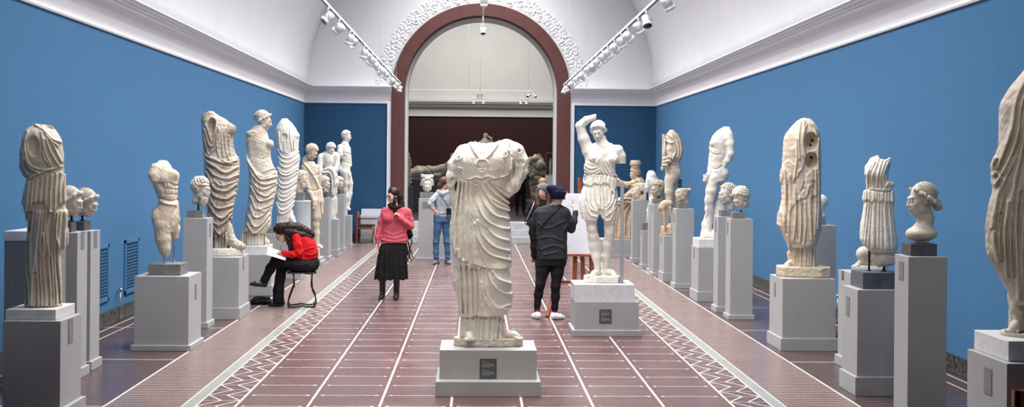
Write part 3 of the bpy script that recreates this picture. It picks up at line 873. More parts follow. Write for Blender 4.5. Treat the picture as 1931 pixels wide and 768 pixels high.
# ---------------------------------------------------------------- plinths
def text_lines(mb, w, h, rows, face):
    """rows of tiny print as raised hairlines: face(u, v, du, dv) adds one stroke"""
    for k, (v, l) in enumerate(rows):
        face(-w * .36, v * h, w * .72 * l, h * .022)
M['label_dark'] = simple('dark grey label card', (0.075, 0.078, 0.08), 0.5, 0.03, 3)
M['label_mid'] = simple('grey label card', (0.19, 0.19, 0.195), 0.5, 0.03, 3)
M['label_text'] = simple('pale label print', (0.26, 0.26, 0.26), 0.6, 0.02, 3)
ROWS = [(.88, .25), (.82, .55), (.74, .95), (.70, .9), (.66, 1), (.62, .95), (.58, .7), (.46, .25), (.40, .6), (.34, 1), (.30, .9), (.26, .95), (.22, 1), (.18, .6)]

def plinth(name, label, xl, xr, ytop, Y, depth, foot_h=0.12, foot_out=0.025, mat='plinth', card=None, foot_front=None, group='grey painted plinths', cardmat='label_mid', ybody=None):
    """front face between photo columns xl and xr at depth Y, its top edge on photo row ytop"""
    a = at(xl, ytop, Y); b = at(xr, ytop, Y); top = (a.z + b.z) / 2
    w = b.x - a.x; x0 = (a.x + b.x) / 2
    o = thing(name, (x0, Y + depth / 2, 0), 0, label, 'plinth', group)
    bd = MB(); hw, hd = w / 2, depth / 2
    bd.box(-hw, hw, -hd, hd, 0.0, top, 0.004)
    bd.build('body', M[mat], o)
    if foot_h:
        ff = foot_out if foot_front is None else foot_front
        f = MB(); f.box(-hw - foot_out, hw + foot_out, -hd - ff, hd + foot_out, 0.0, foot_h, 0.006)
        f.build('skirting', M[mat], o)
    if card:
        side, u, v, cw, chh = card     # side L/R/F, u position along the face (m from its centre), v centre height, size
        c = MB(); t = MB(); e = 0.004
        if side == 'F':
            c.box(u - cw/2, u + cw/2, -hd - e, -hd, v - chh/2, v + chh/2, 0.001)
            text_lines(t, cw, chh, ROWS, lambda p, q, dp, dq: t.box(u + p, u + p + dp, -hd - e - .0008, -hd - e, v - chh/2 + q - dq/2, v - chh/2 + q + dq/2))
        else:
            sg = 1 if side == 'R' else -1; xf = sg * hw
            x_a, x_b = sorted((xf, xf + sg * e))
            c.box(x_a, x_b, u - cw/2, u + cw/2, v - chh/2, v + chh/2, 0.001)
            xa2, xb2 = sorted((xf + sg * e, xf + sg * (e + .0008)))
            def fc(p, q, dp, dq):
                if sg > 0: t.box(xa2, xb2, u + p, u + p + dp, v - chh/2 + q - dq/2, v - chh/2 + q + dq/2)
                else: t.box(xa2, xb2, u - p - dp, u - p, v - chh/2 + q - dq/2, v - chh/2 + q + dq/2)
            text_lines(t, cw, chh, ROWS, fc)
        cd = c.build('label_card', M[cardmat], o); t.build('print', M['label_text'], cd)
    o['_top'] = top
    return o, top

def block(name, label, xl, xr, ytop, ybot, Y, depth, mat, cat='block', group=None, bev=0.004, zbot=None, rz=0.0):
    """slab whose front face spans the given photo pixels"""
    a = at(xl, ybot, Y); b = at(xr, ybot, Y); z0 = (a.z + b.z) / 2 if zbot is None else zbot
    zt = (at(xl, ytop, Y).z + at(xr, ytop, Y).z) / 2
    w = b.x - a.x
    m = MB(); m.box(-w/2, w/2, -depth/2, depth/2, 0, zt - z0, bev)
    o = m.build(name, M[mat]); o.location = ((a.x + b.x) / 2, Y + depth / 2, z0); o.rotation_euler.z = rz
    return tag(o, label, cat, group), zt

SIDE = {}
M['drum'] = simple('pale grey drum marble', (0.50, 0.53, 0.57), 0.5, 0.08, 12)
def P(key, *a, **k):
    k2 = dict(k); o, top = plinth(*a, **k2); SIDE[key] = top; del o['_top']; return o
# left row, near to far
P('L1', 'display_plinth', 'dark-fronted grey plinth at the far left edge, carrying the one-shouldered draped torso', 5.4, 114.4, 606, 8.77, .46, .20, .03, card=('R', -.02, .74, .10, .18))
P('L2a', 'display_plinth', 'slim tall grey plinth beside the left edge statue, nearer of the pair', 90, 146.3, 439, 11.06, .28, .09, card=('R', .0, 1.27, .09, .16))
P('L2b', 'display_plinth', 'slim tall grey plinth beside the left edge statue, farther of the pair', 115, 171.3, 436, 11.52, .285, .09, card=('R', .0, 1.25, .09, .16))
P('L3', 'display_plinth', 'broad waist-high grey plinth under the nude male torso on two rods', 253.4, 356.3, 521.7, 12.76, .58, .06, .03, card=('R', .02, .60, .085, .16))
P('L4', 'display_plinth', 'tall slim grey plinth under the bearded head', 345, 390.8, 411.9, 14.5, .32, .07, card=('R', .0, 1.18, .08, .16))
P('L5', 'display_plinth', 'grey plinth with deep skirting under the dark-stained headless figure', 364, 450.8, 485.7, 15.33, .66, .15, .02, card=('R', -.05, .70, .08, .16))
P('L6', 'display_plinth', 'low grey plinth behind the seated red sweater, under the half-nude goddess', 437, 511.6, 481, 18.1, .62, .16, .02)
P('L7', 'display_plinth', 'low grey plinth under the headless cloaked figure with a square socket', 502, 567, 441, 20.65, .6, .12, .02)
P('L8', 'display_plinth', 'low grey plinth under the young male in a shoulder strap', 548, 604, 487.5, 23.25, .6, .10, .03)
P('LA', 'display_plinth', 'tall grey plinth under the bearded profile head, second bust row on the left', 592, 620.5, 373, 24.65, .4, .09, card=('R', 0, 1.25, .07, .13))
P('LB', 'display_plinth', 'short grey plinth with deep skirting under the stooping male figure', 612, 637, 414, 25.7, .4, .16, .015, card=('R', 0, .72, .06, .14))
P('LC', 'display_plinth', 'tall grey plinth under the broken-nosed head beside the stooping figure', 626, 648.5, 366.8, 27.2, .36, .09)
P('LD', 'display_plinth', 'short grey plinth under the farthest nude male on the left', 640, 661.3, 407, 28.1, .42, .13, .015)
# centre
P('C', 'display_plinth', 'low wide grey plinth in the middle of the aisle with a dark text panel', 828.9, 1012.4, 660.9, 10.40, .60, .131, .03, foot_front=.11, card=('F', .0, .225, .148, .175), cardmat='label_dark')
P('AM', 'display_plinth', 'low grey plinth with moulded foot under the wounded woman with a raised arm', 1084.2, 1204.9, 569.9, 13.97, .62, .075, .028, card=('F', -.017, .235, .145, .165), cardmat='label_dark')
P('B', 'display_plinth', 'tall grey plinth beside the grey hoodie visitor under the small crowned head', 789.6, 841, 374.7, 25.05, .5, .05, .04, card=('F', -.12, 1.15, .17, .14))
# right row, near to far
P('R0', 'display_plinth', 'grey plinth at the far right edge under the marble slab with sandalled feet', 1899, 2085, 686.7, 7.33, .60, .12, .03, card=('L', -.03, .635, .115, .17))
P('R1', 'display_plinth', 'tall slim grey plinth under the braided-hair bust at right', 1713.3, 1786.8, 484.8, 9.02, .30, 0, 0, card=('L', .0, 1.21, .10, .14))
P('R2', 'display_plinth', 'grey plinth with deep skirting under the headless running girl', 1617.2, 1712, 547.2, 10.38, .43, .17, .02, card=('L', .05, .76, .10, .17))
P('R3', 'display_plinth', 'broad waist-high grey plinth under the draped figure with carved-out face', 1476, 1576.6, 526.2, 12.92, .58, .14, .022, card=('L', .04, .64, .08, .15))
P('R3b', 'display_plinth', 'tall grey plinth behind the draped figure with carved-out face', 1527, 1577, 425.3, 14.1, .33, .08)
P('R4b', 'display_plinth', 'tall slim grey plinth under the curly head tipped forward, nearer of the pair', 1377.8, 1420.6, 413.4, 15.57, .295, .062, card=('L', .03, 1.19, .07, .16))
P('R4a', 'display_plinth', 'tall slim grey plinth under the short-haired youth head, farther of the pair', 1354.4, 1396, 409, 16.3, .30, .085, card=('L', .0, 1.18, .07, .15))
P('R5', 'display_plinth', 'broad grey plinth with deep skirting under the headless nude male', 1317, 1394, 467.5, 17.6, .58, .15, .02, card=('L', .05, .70, .08, .15))
P('R6', 'display_plinth', 'tall grey plinth under the capless broken bust in front of the cloaked nude', 1275, 1309.2, 394, 19.5, .35, .08, card=('L', .0, 1.15, .08, .15))
P('R7', 'display_plinth', 'grey plinth with deep skirting under the cloaked nude with the brown animal', 1252.3, 1308, 445.5, 20.65, .52, .15, .02, card=('L', .03, .70, .08, .14))
P('R8b', 'display_plinth', 'tall grey plinth under the curly head with bushy beard on the right', 1232.7, 1262, 385, 21.6, .34, .07, card=('L', .0, 1.22, .07, .13))
P('R8a', 'display_plinth', 'tall slim grey plinth just left of the curly bearded head', 1226, 1256, 385.5, 22.35, .28, .07)
P('R9', 'display_plinth', 'short narrow grey plinth with a bare stone block on top', 1211.4, 1236, 434.9, 23.15, .3, .09, card=('L', .0, .72, .06, .12))
P('R10', 'display_plinth', 'tall grey plinth under the hollow face fragment beside the seated goddess', 1193.5, 1222.6, 378.2, 24.6, .30, .10)
P('R11', 'display_plinth', 'low wide grey plinth under the seated goddess in a tall crown', 1134, 1192, 452, 25.95, .7, .06, .02)
# marble and stone blocks standing on them
def B(key, *a, **k):
    o, zt = block(*a, **k); SIDE[key] = zt; return o
def blk(key, pk, label, xl, xr, ytop, Y, depth, mat, cat='stone block', group='stone blocks under the marbles', bev=.004, name='stone_block'):
    return B(key, name, label, xl, xr, ytop, 0, Y, depth, mat, cat, group, bev, SIDE[pk] + 0.0005)
blk('bL1', 'L1', 'pale marble slab under the one-shouldered draped torso', 15.4, 110.3, 584, 8.82, .42, 'slab_white', 'marble slab', 'marble slabs', .006, 'marble_slab')
blk('bL2a', 'L2a', 'small dark stone block under the nearer of the two left profile heads', 127, 138, 418.5, 11.12, .14, 'stone_dark')
blk('bL2b', 'L2b', 'small dark stone block under the farther of the two left profile heads', 146.5, 162.5, 417.5, 11.56, .2, 'stone_dark')
blk('bL3', 'L3', 'rough grey stone block holding the two rods of the male torso', 283.9, 344.6, 498.7, 12.86, .34, 'stone_block')
blk('bL4', 'L4', 'grey stone block under the bearded head', 356, 385.6, 397, 14.56, .18, 'stone_block')
blk('bL6', 'L6', 'white marble slab under the half-nude goddess', 454, 507.9, 464, 18.14, .5, 'slab_white', 'marble slab', 'marble slabs', .006, 'marble_slab')
blk('bL7', 'L7', 'dark grey stone slab under the headless cloaked figure', 507, 560, 430.5, 20.7, .45, 'stone_block')
blk('bL8', 'L8', 'white marble slab under the young male in a shoulder strap', 556, 601, 472.5, 23.3, .5, 'slab_white', 'marble slab', 'marble slabs', .006, 'marble_slab')
blk('bLA', 'LA', 'dark stone block under the bearded profile head', 602.5, 619, 363, 24.7, .22, 'stone_dark')
blk('bLB', 'LB', 'small white marble slab under the stooping male figure', 616, 635, 404, 25.75, .3, 'slab_white', 'marble slab', 'marble slabs', .006, 'marble_slab')
blk('bLC', 'LC', 'dark stone block under the broken-nosed head', 628.5, 645, 360, 27.25, .2, 'stone_dark')
blk('bLD', 'LD', 'small white marble slab under the farthest nude male', 643, 656.5, 397, 28.15, .3, 'slab_white', 'marble slab', 'marble slabs', .006, 'marble_slab')
blk('bAM', 'AM', 'thick grey-veined marble slab under the wounded woman', 1088, 1201.4, 537.1, 14.01, .58, 'slab_marble', 'marble slab', 'marble slabs', .006, 'marble_slab')
blk('bB', 'B', 'grey stone block under the small crowned head', 795, 819, 363, 25.2, .25, 'stone_block')
blk('bR0', 'R0', 'thick white marble slab at the right edge under sandalled feet', 1907.5, 2070, 644, 7.40, .52, 'slab_white', 'marble slab', 'marble slabs', .006, 'marble_slab')
blk('bR1', 'R1', 'dark stone block under the braided-hair bust', 1721.5, 1771.5, 460.5, 9.08, .2, 'stone_dark')
blk('bR2', 'R2', 'slate blue stone block under the headless running girl', 1632, 1706, 514.6, 10.43, .34, 'stone_slate')
blk('bR3b', 'R3b', 'grey stone block under the rounded head behind the draped figure', 1537, 1561, 411, 14.2, .2, 'stone_block')
blk('bR4b', 'R4b', 'brownish stone block under the curly head tipped forward', 1385.5, 1408, 401, 15.63, .17, 'stone_block')
blk('bR4a', 'R4a', 'grey stone block under the short-haired youth head', 1363, 1383, 396.6, 16.36, .17, 'stone_block')
blk('bR5', 'R5', 'rough white marble slab under the headless nude male', 1321.6, 1388, 451, 17.65, .5, 'slab_white', 'marble slab', 'marble slabs', .012, 'marble_slab')
blk('bR6', 'R6', 'grey stone block under the broken bust', 1282.7, 1300, 383.6, 19.58, .2, 'stone_block')
blk('bR8', 'R8b', 'grey stone block under the curly bearded head', 1236, 1253, 374.7, 21.68, .2, 'stone_block')
blk('bR9', 'R9', 'bare brownish stone block on the short narrow plinth', 1215, 1226, 420, 23.2, .16, 'stone_block')
# granite pedestal with pale top by the left wall
a = at(7, 600, 10.4); b = at(83, 600, 10.4); zt = at(30, 455, 10.4).z; z2 = at(30, 436, 10.4).z
o = thing('granite_pedestal', ((a.x + b.x) / 2, 10.67, 0), 0, 'speckled grey granite pedestal with a pale top slab behind the left edge statue', 'pedestal')
w = (b.x - a.x) / 2
MB().box(-w, w, -.27, .27, 0, zt, .004).build('shaft', M['grey_granite'], o)
MB().box(-w - .004, w + .004, -.274, .274, zt, z2, .006).build('top_slab', M['slab_marble'], o)
# marble drum by the left row
c = at(567, 400, 22.4); zt = at(567, 379, 22.2).z
o = MB().lathe([(.001, 0), (.19, 0), (.195, .01), (.185, .03), (.185, zt - .02), (.19, zt - .01), (.185, zt), (.001, zt)], 40).build('marble_drum', M['drum'])
o.location = (c.x, 22.4, 0); tag(o, 'pale blue-grey round marble drum standing between the two left male figures', 'column drum')
SIDE['drum'] = zt
B('bdrum', 'stone_block', 'grey stone block under the bearded profile head on the round drum', 556, 575.5, 363.3, 0, 22.3, .2, 'stone_block', 'stone block', 'stone blocks under the marbles', .004, zt + .0005)
# bench-like marble step block and the wooden chair at the end wall
bx0 = at(684, 440, 30.6).x; bx1 = at(738, 440, 30.6).x
mb = MB(); hw = (bx1 - bx0) / 2 - .03
mb.box(-hw, hw, -.28, .28, 0, .10, .006); mb.box(-hw + .01, hw - .01, -.24, .28, .10, .62, .006); mb.box(-hw, hw, -.27, .28, .62, .70, .01); mb.box(-hw, hw, .0, .28, .70, .84, .01)
o = mb.build('marble_bench', M['slab_marble']); o.location = ((bx0 + bx1) / 2 - .1, 30.85, 0); tag(o, 'white marble bench-like block against the end wall left of the arch', 'bench')
def wood_chair(x, y, rz, label, h=.80):
    o = thing('wooden_chair', (x, y, 0), rz, label, 'chair', 'wooden chairs with black seats')
    for sx in (-1, 1):
        for sy in (-1, 1):
            m = MB()
            if sy > 0: m.prism([(-.018, 0), (.018, 0), (.018, h), (-.018, h)], -.018, .018, Matrix.Translation((sx * .22, .2, 0)))
            else: m.cyl((sx * .22, -.2, 0), (sx * .22, -.2, .43), .014, .02, 12)
            m.build('leg', M['wood_red'], o)
    m = MB()
    m.box(-.21, .21, -.212, -.188, .36, .425, .004); m.box(-.21, .21, .188, .212, .36, .425, .004)
    for sx in (-1, 1): m.box(sx * .22 - .011, sx * .22 + .011, -.2, .2, .36, .425, .004)
    m.build('seat_frame', M['wood_red'], o)
    MB().box(-.235, .235, -.225, .19, .428, .475, .018).build('seat', M['seat_black'], o)
    m = MB(); m.box(-.235, .235, .182, .222, h - .16, h, .008); m.build('back_rail', M['wood_red'], o)
    return o
c = at(689, 440, 30.2)
wood_chair(c.x, 30.25, R(-70 + 180 - 20), 'reddish wooden chair with black seat against the end wall, left of the marble bench')
c = at(1911, 736, 7.12)
o = wood_chair(c.x + .235, 6.92, R(0), 'reddish wooden chair whose back corner enters at bottom right', c.z)
# ---------------------------------------------------------------- sculpture helpers
def yfor(x, Y, z):
    """photo row of height z at column x, depth Y"""
    a = at(x, 0, Y).z; b = at(x, 768, Y).z
    return (z - a) / (b - a) * 768

def frame_on(key, x0, Y):
    z = (SIDE[key] if isinstance(key, str) else key) + .0012
    return Frame(x0, yfor(x0, Y, z), Y)

def fib(n):
    i = np.arange(n) + .5; ph = np.arccos(1 - 2 * i / n); th = math.pi * (1 + 5 ** .5) * i
    return np.stack([np.cos(th) * np.sin(ph), np.sin(th) * np.sin(ph), np.cos(ph)], 1)

class HeadPose:
    """local head axes: x to its left as we face it, y backwards, z up; unit = chin to crown"""
    def __init__(s, c, H, turn=0, nod=0, tilt=0):
        s.c = c; s.H = H; s.R = rotm(tilt, turn, nod)
    def __call__(s, x, y, z):
        v = s.R @ np.array([x, y, z], np.float32) * s.H
        return (s.c[0] + float(v[0]), s.c[1] - float(v[2]), s.c[2] + float(v[1]))

def skull(g, hp, neck=None, male=False, cheeks=1.0, features=1.0, ears=True):
    H = hp.H; Rm = hp.R
    E = lambda p, r, k=.06, mode='u', rot=None: g.ell(hp(*p), tuple(q * H for q in r), k * H, Rm if rot is None else rot, mode)
    E((0, .06, .12), (.315, .385, .365), 0)
    E((0, -.10, -.13), (.245, .27, .35), .10)
    E((0, -.235, -.41), (.105 if not male else .12, .095, .085), .09)
    for sx in (-1, 1):
        E((sx * .13, -.255, -.13), (.10, .09, .12), .08)
        E((sx * .19, -.02, -.30), (.07, .16, .10), .10)
    g.cap(hp(-.14, -.345, .055), hp(.14, -.345, .055), .045 * H, k=.06 * H)
    for sx in (-1, 1):
        E((sx * .125, -.405, -.02), (.082, .075, .05), .035, 's')
        E((sx * .125, -.318, -.025), (.068, .06, .048), .012)
        g.cap(hp(sx * .065, -.368, .005), hp(sx * .19, -.325, .002), .014 * H, k=.012 * H)
    g.cap(hp(0, -.355, .045), hp(0, -.435, -.155), .026 * H, .04 * H, k=.035 * H)
    for sx in (-1, 1): E((sx * .042, -.39, -.165), (.032, .045, .028), .03)
    E((0, -.345, -.265), (.10, .05, .045), .04)
    for sx in (-1, 1): g.cap(hp(0, -.392, -.242), hp(sx * .085, -.352, -.25), .018 * H, .010 * H, k=.015 * H)
    g.cap(hp(-.065, -.372, -.292), hp(.065, -.372, -.292), .021 * H, k=.015 * H)
    g.cap(hp(-.085, -.385, -.267), hp(.085, -.385, -.267), .008 * H, k=.008 * H, mode='s')
    if ears:
        for sx in (-1, 1):
            E((sx * .305, .03, -.06), (.03, .06, .095), .02); E((sx * .335, .02, -.05), (.02, .03, .055), .01, 's')
    if neck: g.chain([(*hp(*p[:3]), p[3] * H) for p in neck], k=.08 * H)

def hair_curls(g, hp, n=150, r=.062, back=-.78, line=.34, seed=1, grow=1.05, lo=None):
    rnd = random.Random(seed); H = hp.H
    g.ell(hp(0, .09, .15), (.325 * grow * H, .385 * grow * H, .355 * grow * H), .03 * H, hp.R) if False else None
    for v in fib(n):
        x, y, z = float(v[0]), float(v[1]), float(v[2])
        if y < -.25 and z < line + .25 * max(0, -y - .3) - .1 * abs(x): continue
        if abs(x) > .55 and y < -.02 and z < .05: continue
        if z < back: continue
        q = r * rnd.uniform(.8, 1.15)
        p = (x * .325 * grow, .07 + y * .39 * grow, .13 + z * .37 * grow)
        g.ell(hp(*p), q * H, .018 * H)
        # a dimple in each lock
        g.ell(hp(p[0] * 1.22 + rnd.uniform(-.02, .02), .07 + (p[1] - .07) * 1.22, .13 + (p[2] - .13) * 1.22 + rnd.uniform(-.02, .02)), q * .5 * H, .012 * H, mode='s')

def hair_waves(g, hp, roll=True, bun=None, bands=9, grow=1.06):
    """smooth scalp with combed strands and a thick roll of waves round the face"""
    H = hp.H
    s = Vox.__new__(Vox); E = lambda p, r, k=.03, mode='u': g.ell(hp(*p), tuple(q * H for q in r), k * H, hp.R, mode)
    E((0, .12, .17), (.335 * grow, .36 * grow, .335 * grow), .02)
    n = 22
    for k in range(bands * 2 + 1):                       # strands running front to back
        a = (k / (bands * 2) - .5) * math.pi * .95
        pts = []
        for t in np.linspace(.12, .95, 9):
            b = t * math.pi
            pts.append(hp(math.sin(a) * .34 * grow * math.sin(b) ** .6, .12 - math.cos(b) * .37 * grow, .17 + math.cos(a) * .335 * grow * math.sin(b)))
        for p, q in zip(pts[:-1], pts[1:]): g.cap(p, q, .017 * H, k=.01 * H)
    if roll:
        for sx in (-1, 1):
            pts = []
            for t in np.linspace(0, 1, 12):
                pts.append((sx * (.04 + .31 * math.sin(t * 1.75)), -.30 + .50 * t ** 1.3, .36 - .44 * t ** 1.4))
            for i, p in enumerate(pts):
                q = .062 + .022 * math.sin(i * 2.1)
                g.ell(hp(*p), (q * H, q * H, q * 1.1 * H), .02 * H, hp.R)
            for p, q in zip(pts[:-1], pts[1:]): g.cap(hp(*p), hp(*q), .055 * H, k=.02 * H)
    if bun:
        x, y, z, r = bun
        E((x, y, z), (r, r * .9, r * .8), .03)
        for k in range(5):
            g.cap(hp(x - r * .9, y + (k - 2) * r * .35, z + r * .55), hp(x + r * .9, y + (k - 2) * r * .35, z + r * .4), .018 * H, k=.015 * H)

def beard(g, hp, n=70, seed=3, long=.1, r=.05):
    rnd = random.Random(seed); H = hp.H
    g.ell(hp(0, -.18, -.40 - long * .3), (.19 * H, .16 * H, (.17 + long) * H), .05 * H, hp.R)
    for v in fib(n * 2):
        x, y, z = map(float, v)
        if y > .25 or z > .35: continue
        p = (x * .22, -.17 + y * .19, -.42 - long * .3 + z * (.20 + long))
        if p[2] > -.30 and abs(p[0]) < .09: continue
        g.ell(hp(*p), rnd.uniform(.7, 1.2) * r * H, .015 * H)
        g.ell(hp(p[0] * 1.25, -.17 + (p[1] + .17) * 1.28, p[2]), r * .4 * H, .01 * H, mode='s')
    g.cap(hp(-.09, -.39, -.245), hp(.09, -.39, -.245), .026 * H, k=.02 * H)

def foot(g, heel, toe, r, k=2, up=(0, 0), toes=True):
    """heel and toe tips (x, y, d) resting on the base"""
    hx, hy, hd = heel; tx, ty, td = toe; L = math.dist(heel, toe)
    g.chain([(hx, hy - r, hd, r), (hx + (tx-hx)*.55, hy + (ty-hy)*.55 - r * .9, hd + (td-hd)*.55, r * .92), (hx + (tx-hx)*.8, hy + (ty-hy)*.8 - r * .55, hd + (td-hd)*.8, r * .7)], k=k)
    if toes:
        ux, ud = (tx - hx) / L, (td - hd) / L
        for i in range(5):
            off = (i - 2) * r * .42; ln = (1.0, .98, .94, .90, .84)[i]
            a = (hx + (tx-hx)*.72 - ud * off, hy + (ty-hy)*.72 - r * .42, hd + (td-hd)*.72 + ux * off)
            b = (hx + (tx-hx)*ln - ud * off * 1.1, hy + (ty-hy)*ln - r * .24, hd + (td-hd)*ln + ux * off * 1.1)
            g.cap(a, b, r * .26, r * (.24 if i else .3), k=.25 * r)

def base_slab(fr, poly, h, name, mat, parent, rough=.5, top=0):
    """irregular slab: poly of (x, d) px around the frame origin, h px thick from the frame base up"""
    xs = [p[0] for p in poly]; ds = [p[1] for p in poly]
    g = Vox(min(xs) - 4, max(xs) + 4, fr.y0 - h - 3, fr.y0 + 3, min(ds) - 4, max(ds) + 4, max(.6, h / 12))
    X, D = g.x[:, None], g.d[None, :]
    X = X + 0 * D; D = D + 0 * X; ins = np.zeros(X.shape, bool); best = None; n = len(poly)
    for i in range(n):
        (ax, ay), (bx, by) = poly[i], poly[(i+1) % n]
        if ay != by: ins ^= ((ay > D) != (by > D)) & (X < (bx-ax) * (D-ay) / (by-ay) + ax)
        L = (bx-ax)**2 + (by-ay)**2 + 1e-9; t = np.clip(((X-ax)*(bx-ax) + (D-ay)*(by-ay)) / L, 0, 1)
        q = np.hypot(X - ax - t*(bx-ax), D - ay - t*(by-ay)); best = q if best is None else np.minimum(best, q)
    q = np.where(ins, -best, best)[:, :, None]
    yy = -g.w[None, None, :]; v = np.maximum(fr.y0 - h + .5 - yy, yy - fr.y0)
    rr = min(1.5, h * .15); a, b = q + rr, v + rr
    g.F = (np.sqrt(np.maximum(a, 0)**2 + np.maximum(b, 0)**2) + np.minimum(np.maximum(a, b), 0) - rr).astype(np.float32)
    if rough: g.rough(rough, .35, 4)
    return fr.mesh(g, name, mat, parent)
def oval(cx, cd, rx, rd, n=28, p=2.4): 
    return [(cx + rx * abs(math.cos(t)) ** (2/p) * math.copysign(1, math.cos(t)), cd + rd * abs(math.sin(t)) ** (2/p) * math.copysign(1, math.sin(t))) for t in [2*math.pi*i/n for i in range(n)]]
def rod_to(fr, x, ytop, d, rad, mat, parent, ybot=None, name='mounting_rod'):
    p = fr.pt(x, fr.y0 if ybot is None else ybot, d); q = fr.pt(x, ytop, d)
    b = MB(); b.cyl(p, q, rad, n=14); b.cyl(p, p + Vector((0, 0, .008)), rad * 2.2, n=18)
    return b.build(name, mat, parent)
# ================================================================ central draped goddess with breastplate of skin
def st_center():
    fr = frame_on('C', 918, 10.70)
    root = fr.thing('draped_statue', 'headless white marble goddess with a small face on her chest, centre of the aisle', 'statue')
    y0 = fr.y0
    base_slab(fr, oval(921, 0, 65, 27, 40, 2.6), 15.5, 'base', M['marble_cream'], root, .9)
    g = Vox(834, 1000, 258, y0 - 11, -50, 44, .85)
    g.loft([(268, 886, 938, 2, 17), (274, 872, 958, 1, 23), (284, 862, 966, 0, 27), (300, 857, 967, -1, 30), (318, 859, 964, -2, 31), (335, 861, 958, -1, 30), (350, 861, 955, 0, 28),
            (365, 858, 954, 0, 28), (390, 854, 956, 0, 30), (420, 850, 957, 0, 31), (456, 851, 957, 0, 32), (490, 853, 958, 0, 31), (503, 853, 958, 0, 31)], n=2.5, sm=4)
    g.loft([(480, 853, 957, 1, 28), (516, 852, 958, 1, 29), (555, 862, 962, 1, 30), (580, 866, 960, 1, 30), (592, 868, 956, 1, 30)], n=2.5, sm=3, k=1)
    g.loft([(570, 868, 950, 2, 26), (600, 868, 946, 2, 26), (622, 867, 950, 2, 27), (y0 - 14, 866, 956, 2, 28)], n=2.6, sm=3, k=1)
    g.ell((884, 306, -17), (17, 17, 17), 8); g.ell((934, 304, -17), (17, 17, 17), 8); g.ell((905, 400, -12), (30, 22, 26), 14)
    g.ell((936, 520, -16), (16, 18, 30), 14)                    # the bent knee under the cloth
    # left stump, right sleeve
    g.chain([(872, 290, 0, 17), (856, 312, -2, 14), (849, 334, -5, 10), (847, 350, -6, 7)], k=5)
    g.ell((851, 343, -14), (5, 6, 8), 2, mode='s')
    g.chain([(848, 352, 2, 6), (851, 372, 2, 6), (857, 392, 2, 7)], k=3)
    g.chain([(952, 278, 0, 16), (968, 288, -1, 18), (978, 303, -2, 15), (985, 322, -4, 9)], k=5)
    g.chain([(974, 300, 4, 14), (976, 328, 2, 13), (966, 350, -3, 12), (958, 362, -8, 9)], k=5)
    g.ell((978, 306, -22), (9, 12, 5), 3, mode='s'); g.ell((976, 284, -18), (3, 8, 3.4), 1, mode='s')
    # broken neck hollow
    g.ell((911, 257, -2), (25, 26, 24), 2.5, mode='s')
    F = -1e9
    # cloth laps
    hem1 = [(840, 440), (849, 448), (852, 470), (858, 482), (864, 486), (870, 490), (878, 492), (890, 497), (903, 501), (920, 505), (940, 506), (966, 503)]
    g.layer([(830, 300)] + [(836, 400)] + hem1 + [(966, 240), (830, 240)], 3.6, .6, fade=(380, 80))
    hem2 = [(850, 540), (861, 556), (866, 596), (874, 599), (880, 594), (886, 597), (899, 590), (902, 594), (921, 595), (940, 592), (952, 587), (968, 579)]
    g.layer([(840, 400)] + hem2 + [(972, 400)], 3.0, .6, fade=(500, 40))
    aegis = [(860, 322), (858, 300), (866, 284), (884, 271), (897, 292), (906, 303), (920, 292), (938, 265), (950, 270), (962, 290), (962, 318), (955, 330), (948, 336), (938, 334), (929, 338), (920, 333), (912, 334), (903, 338), (893, 336), (884, 340), (875, 336), (868, 329)]
    g.layer(aegis, 3.0, .5, dmax=2)
    g.ridges([[(868, 332), (876, 338), (886, 338), (896, 334), (906, 337), (918, 333), (930, 337), (944, 334), (954, 329)]], 1.6, 2.2, dmax=0)
    g.ridges([[(884, 272), (893, 287), (905, 302)], [(905, 302), (922, 290), (938, 267)]], 2.6, 3.2, dmax=0)
    # snakes curling on the rim
    def curl(cx, cy, r, sgn=1, a0=0):
        g.ridges([[(cx + r * (1 - t * .75) * math.cos(a0 + sgn * t * 7), cy + r * (1 - t * .75) * math.sin(a0 + sgn * t * 7)) for t in np.linspace(0, 1, 14)]], 1.2, 3.0, dmax=2, curve=False)
    for c in ((864, 297, 5), (856, 304, 4, -1), (863, 318, 4), (949, 291, 6, -1, 2), (953, 283, 3), (894, 344, 6, 1, 1), (893, 352, 3, -1)): curl(*c)
    # small face on the chest
    g.ell((906, 317, -33), (9.5, 4, 11), 2)
    g.ridges([[(896, 311), (898, 304), (906, 301), (915, 304), (917, 312)]], 2.2, 2.6, dmax=-15)
    g.ridges([[(901, 316), (904, 316)], [(909, 316), (912, 316)]], 1.6, -2.0, dmax=-15, curve=False)
    g.ridges([[(906.5, 315), (906.5, 321)], [(903.5, 325), (909.5, 325)]], 1.0, 1.6, dmax=-15, curve=False)
    # long vertical pleats on her right, sweeping folds across hip and thigh
    g.ridges([[(864, 340), (857, 400), (853, 445), (858, 478)], [(870, 342), (866, 400), (865, 440), (867, 484)], [(877, 344), (876, 400), (876, 440), (879, 490)], [(886, 346), (886, 400), (887, 450), (893, 496)]], 2.3, 3.4)
    g.ridges([[(867, 345), (861, 410), (860, 480)], [(874, 345), (871, 410), (872, 486)], [(882, 345), (881, 420), (886, 492)], [(892, 350), (893, 410), (901, 470), (912, 498)]], 1.2, -1.8)
    sw = [[(919, 338), (933, 353), (957, 372)], [(912, 343), (931, 364), (957, 383)], [(902, 344), (917, 369), (935, 388), (958, 396)], [(898, 350), (910, 381), (931, 404), (956, 411)],
          [(893, 357), (900, 390), (917, 415), (940, 427), (958, 430)], [(899, 415), (908, 440), (930, 462), (958, 471)], [(893, 420), (900, 449), (921, 476), (960, 488)], [(915, 424), (932, 443), (957, 452)],
          [(928, 345), (942, 352), (957, 362)], [(908, 350), (922, 372), (957, 390)]]
    g.ridges(sw, 2.1, 3.0)
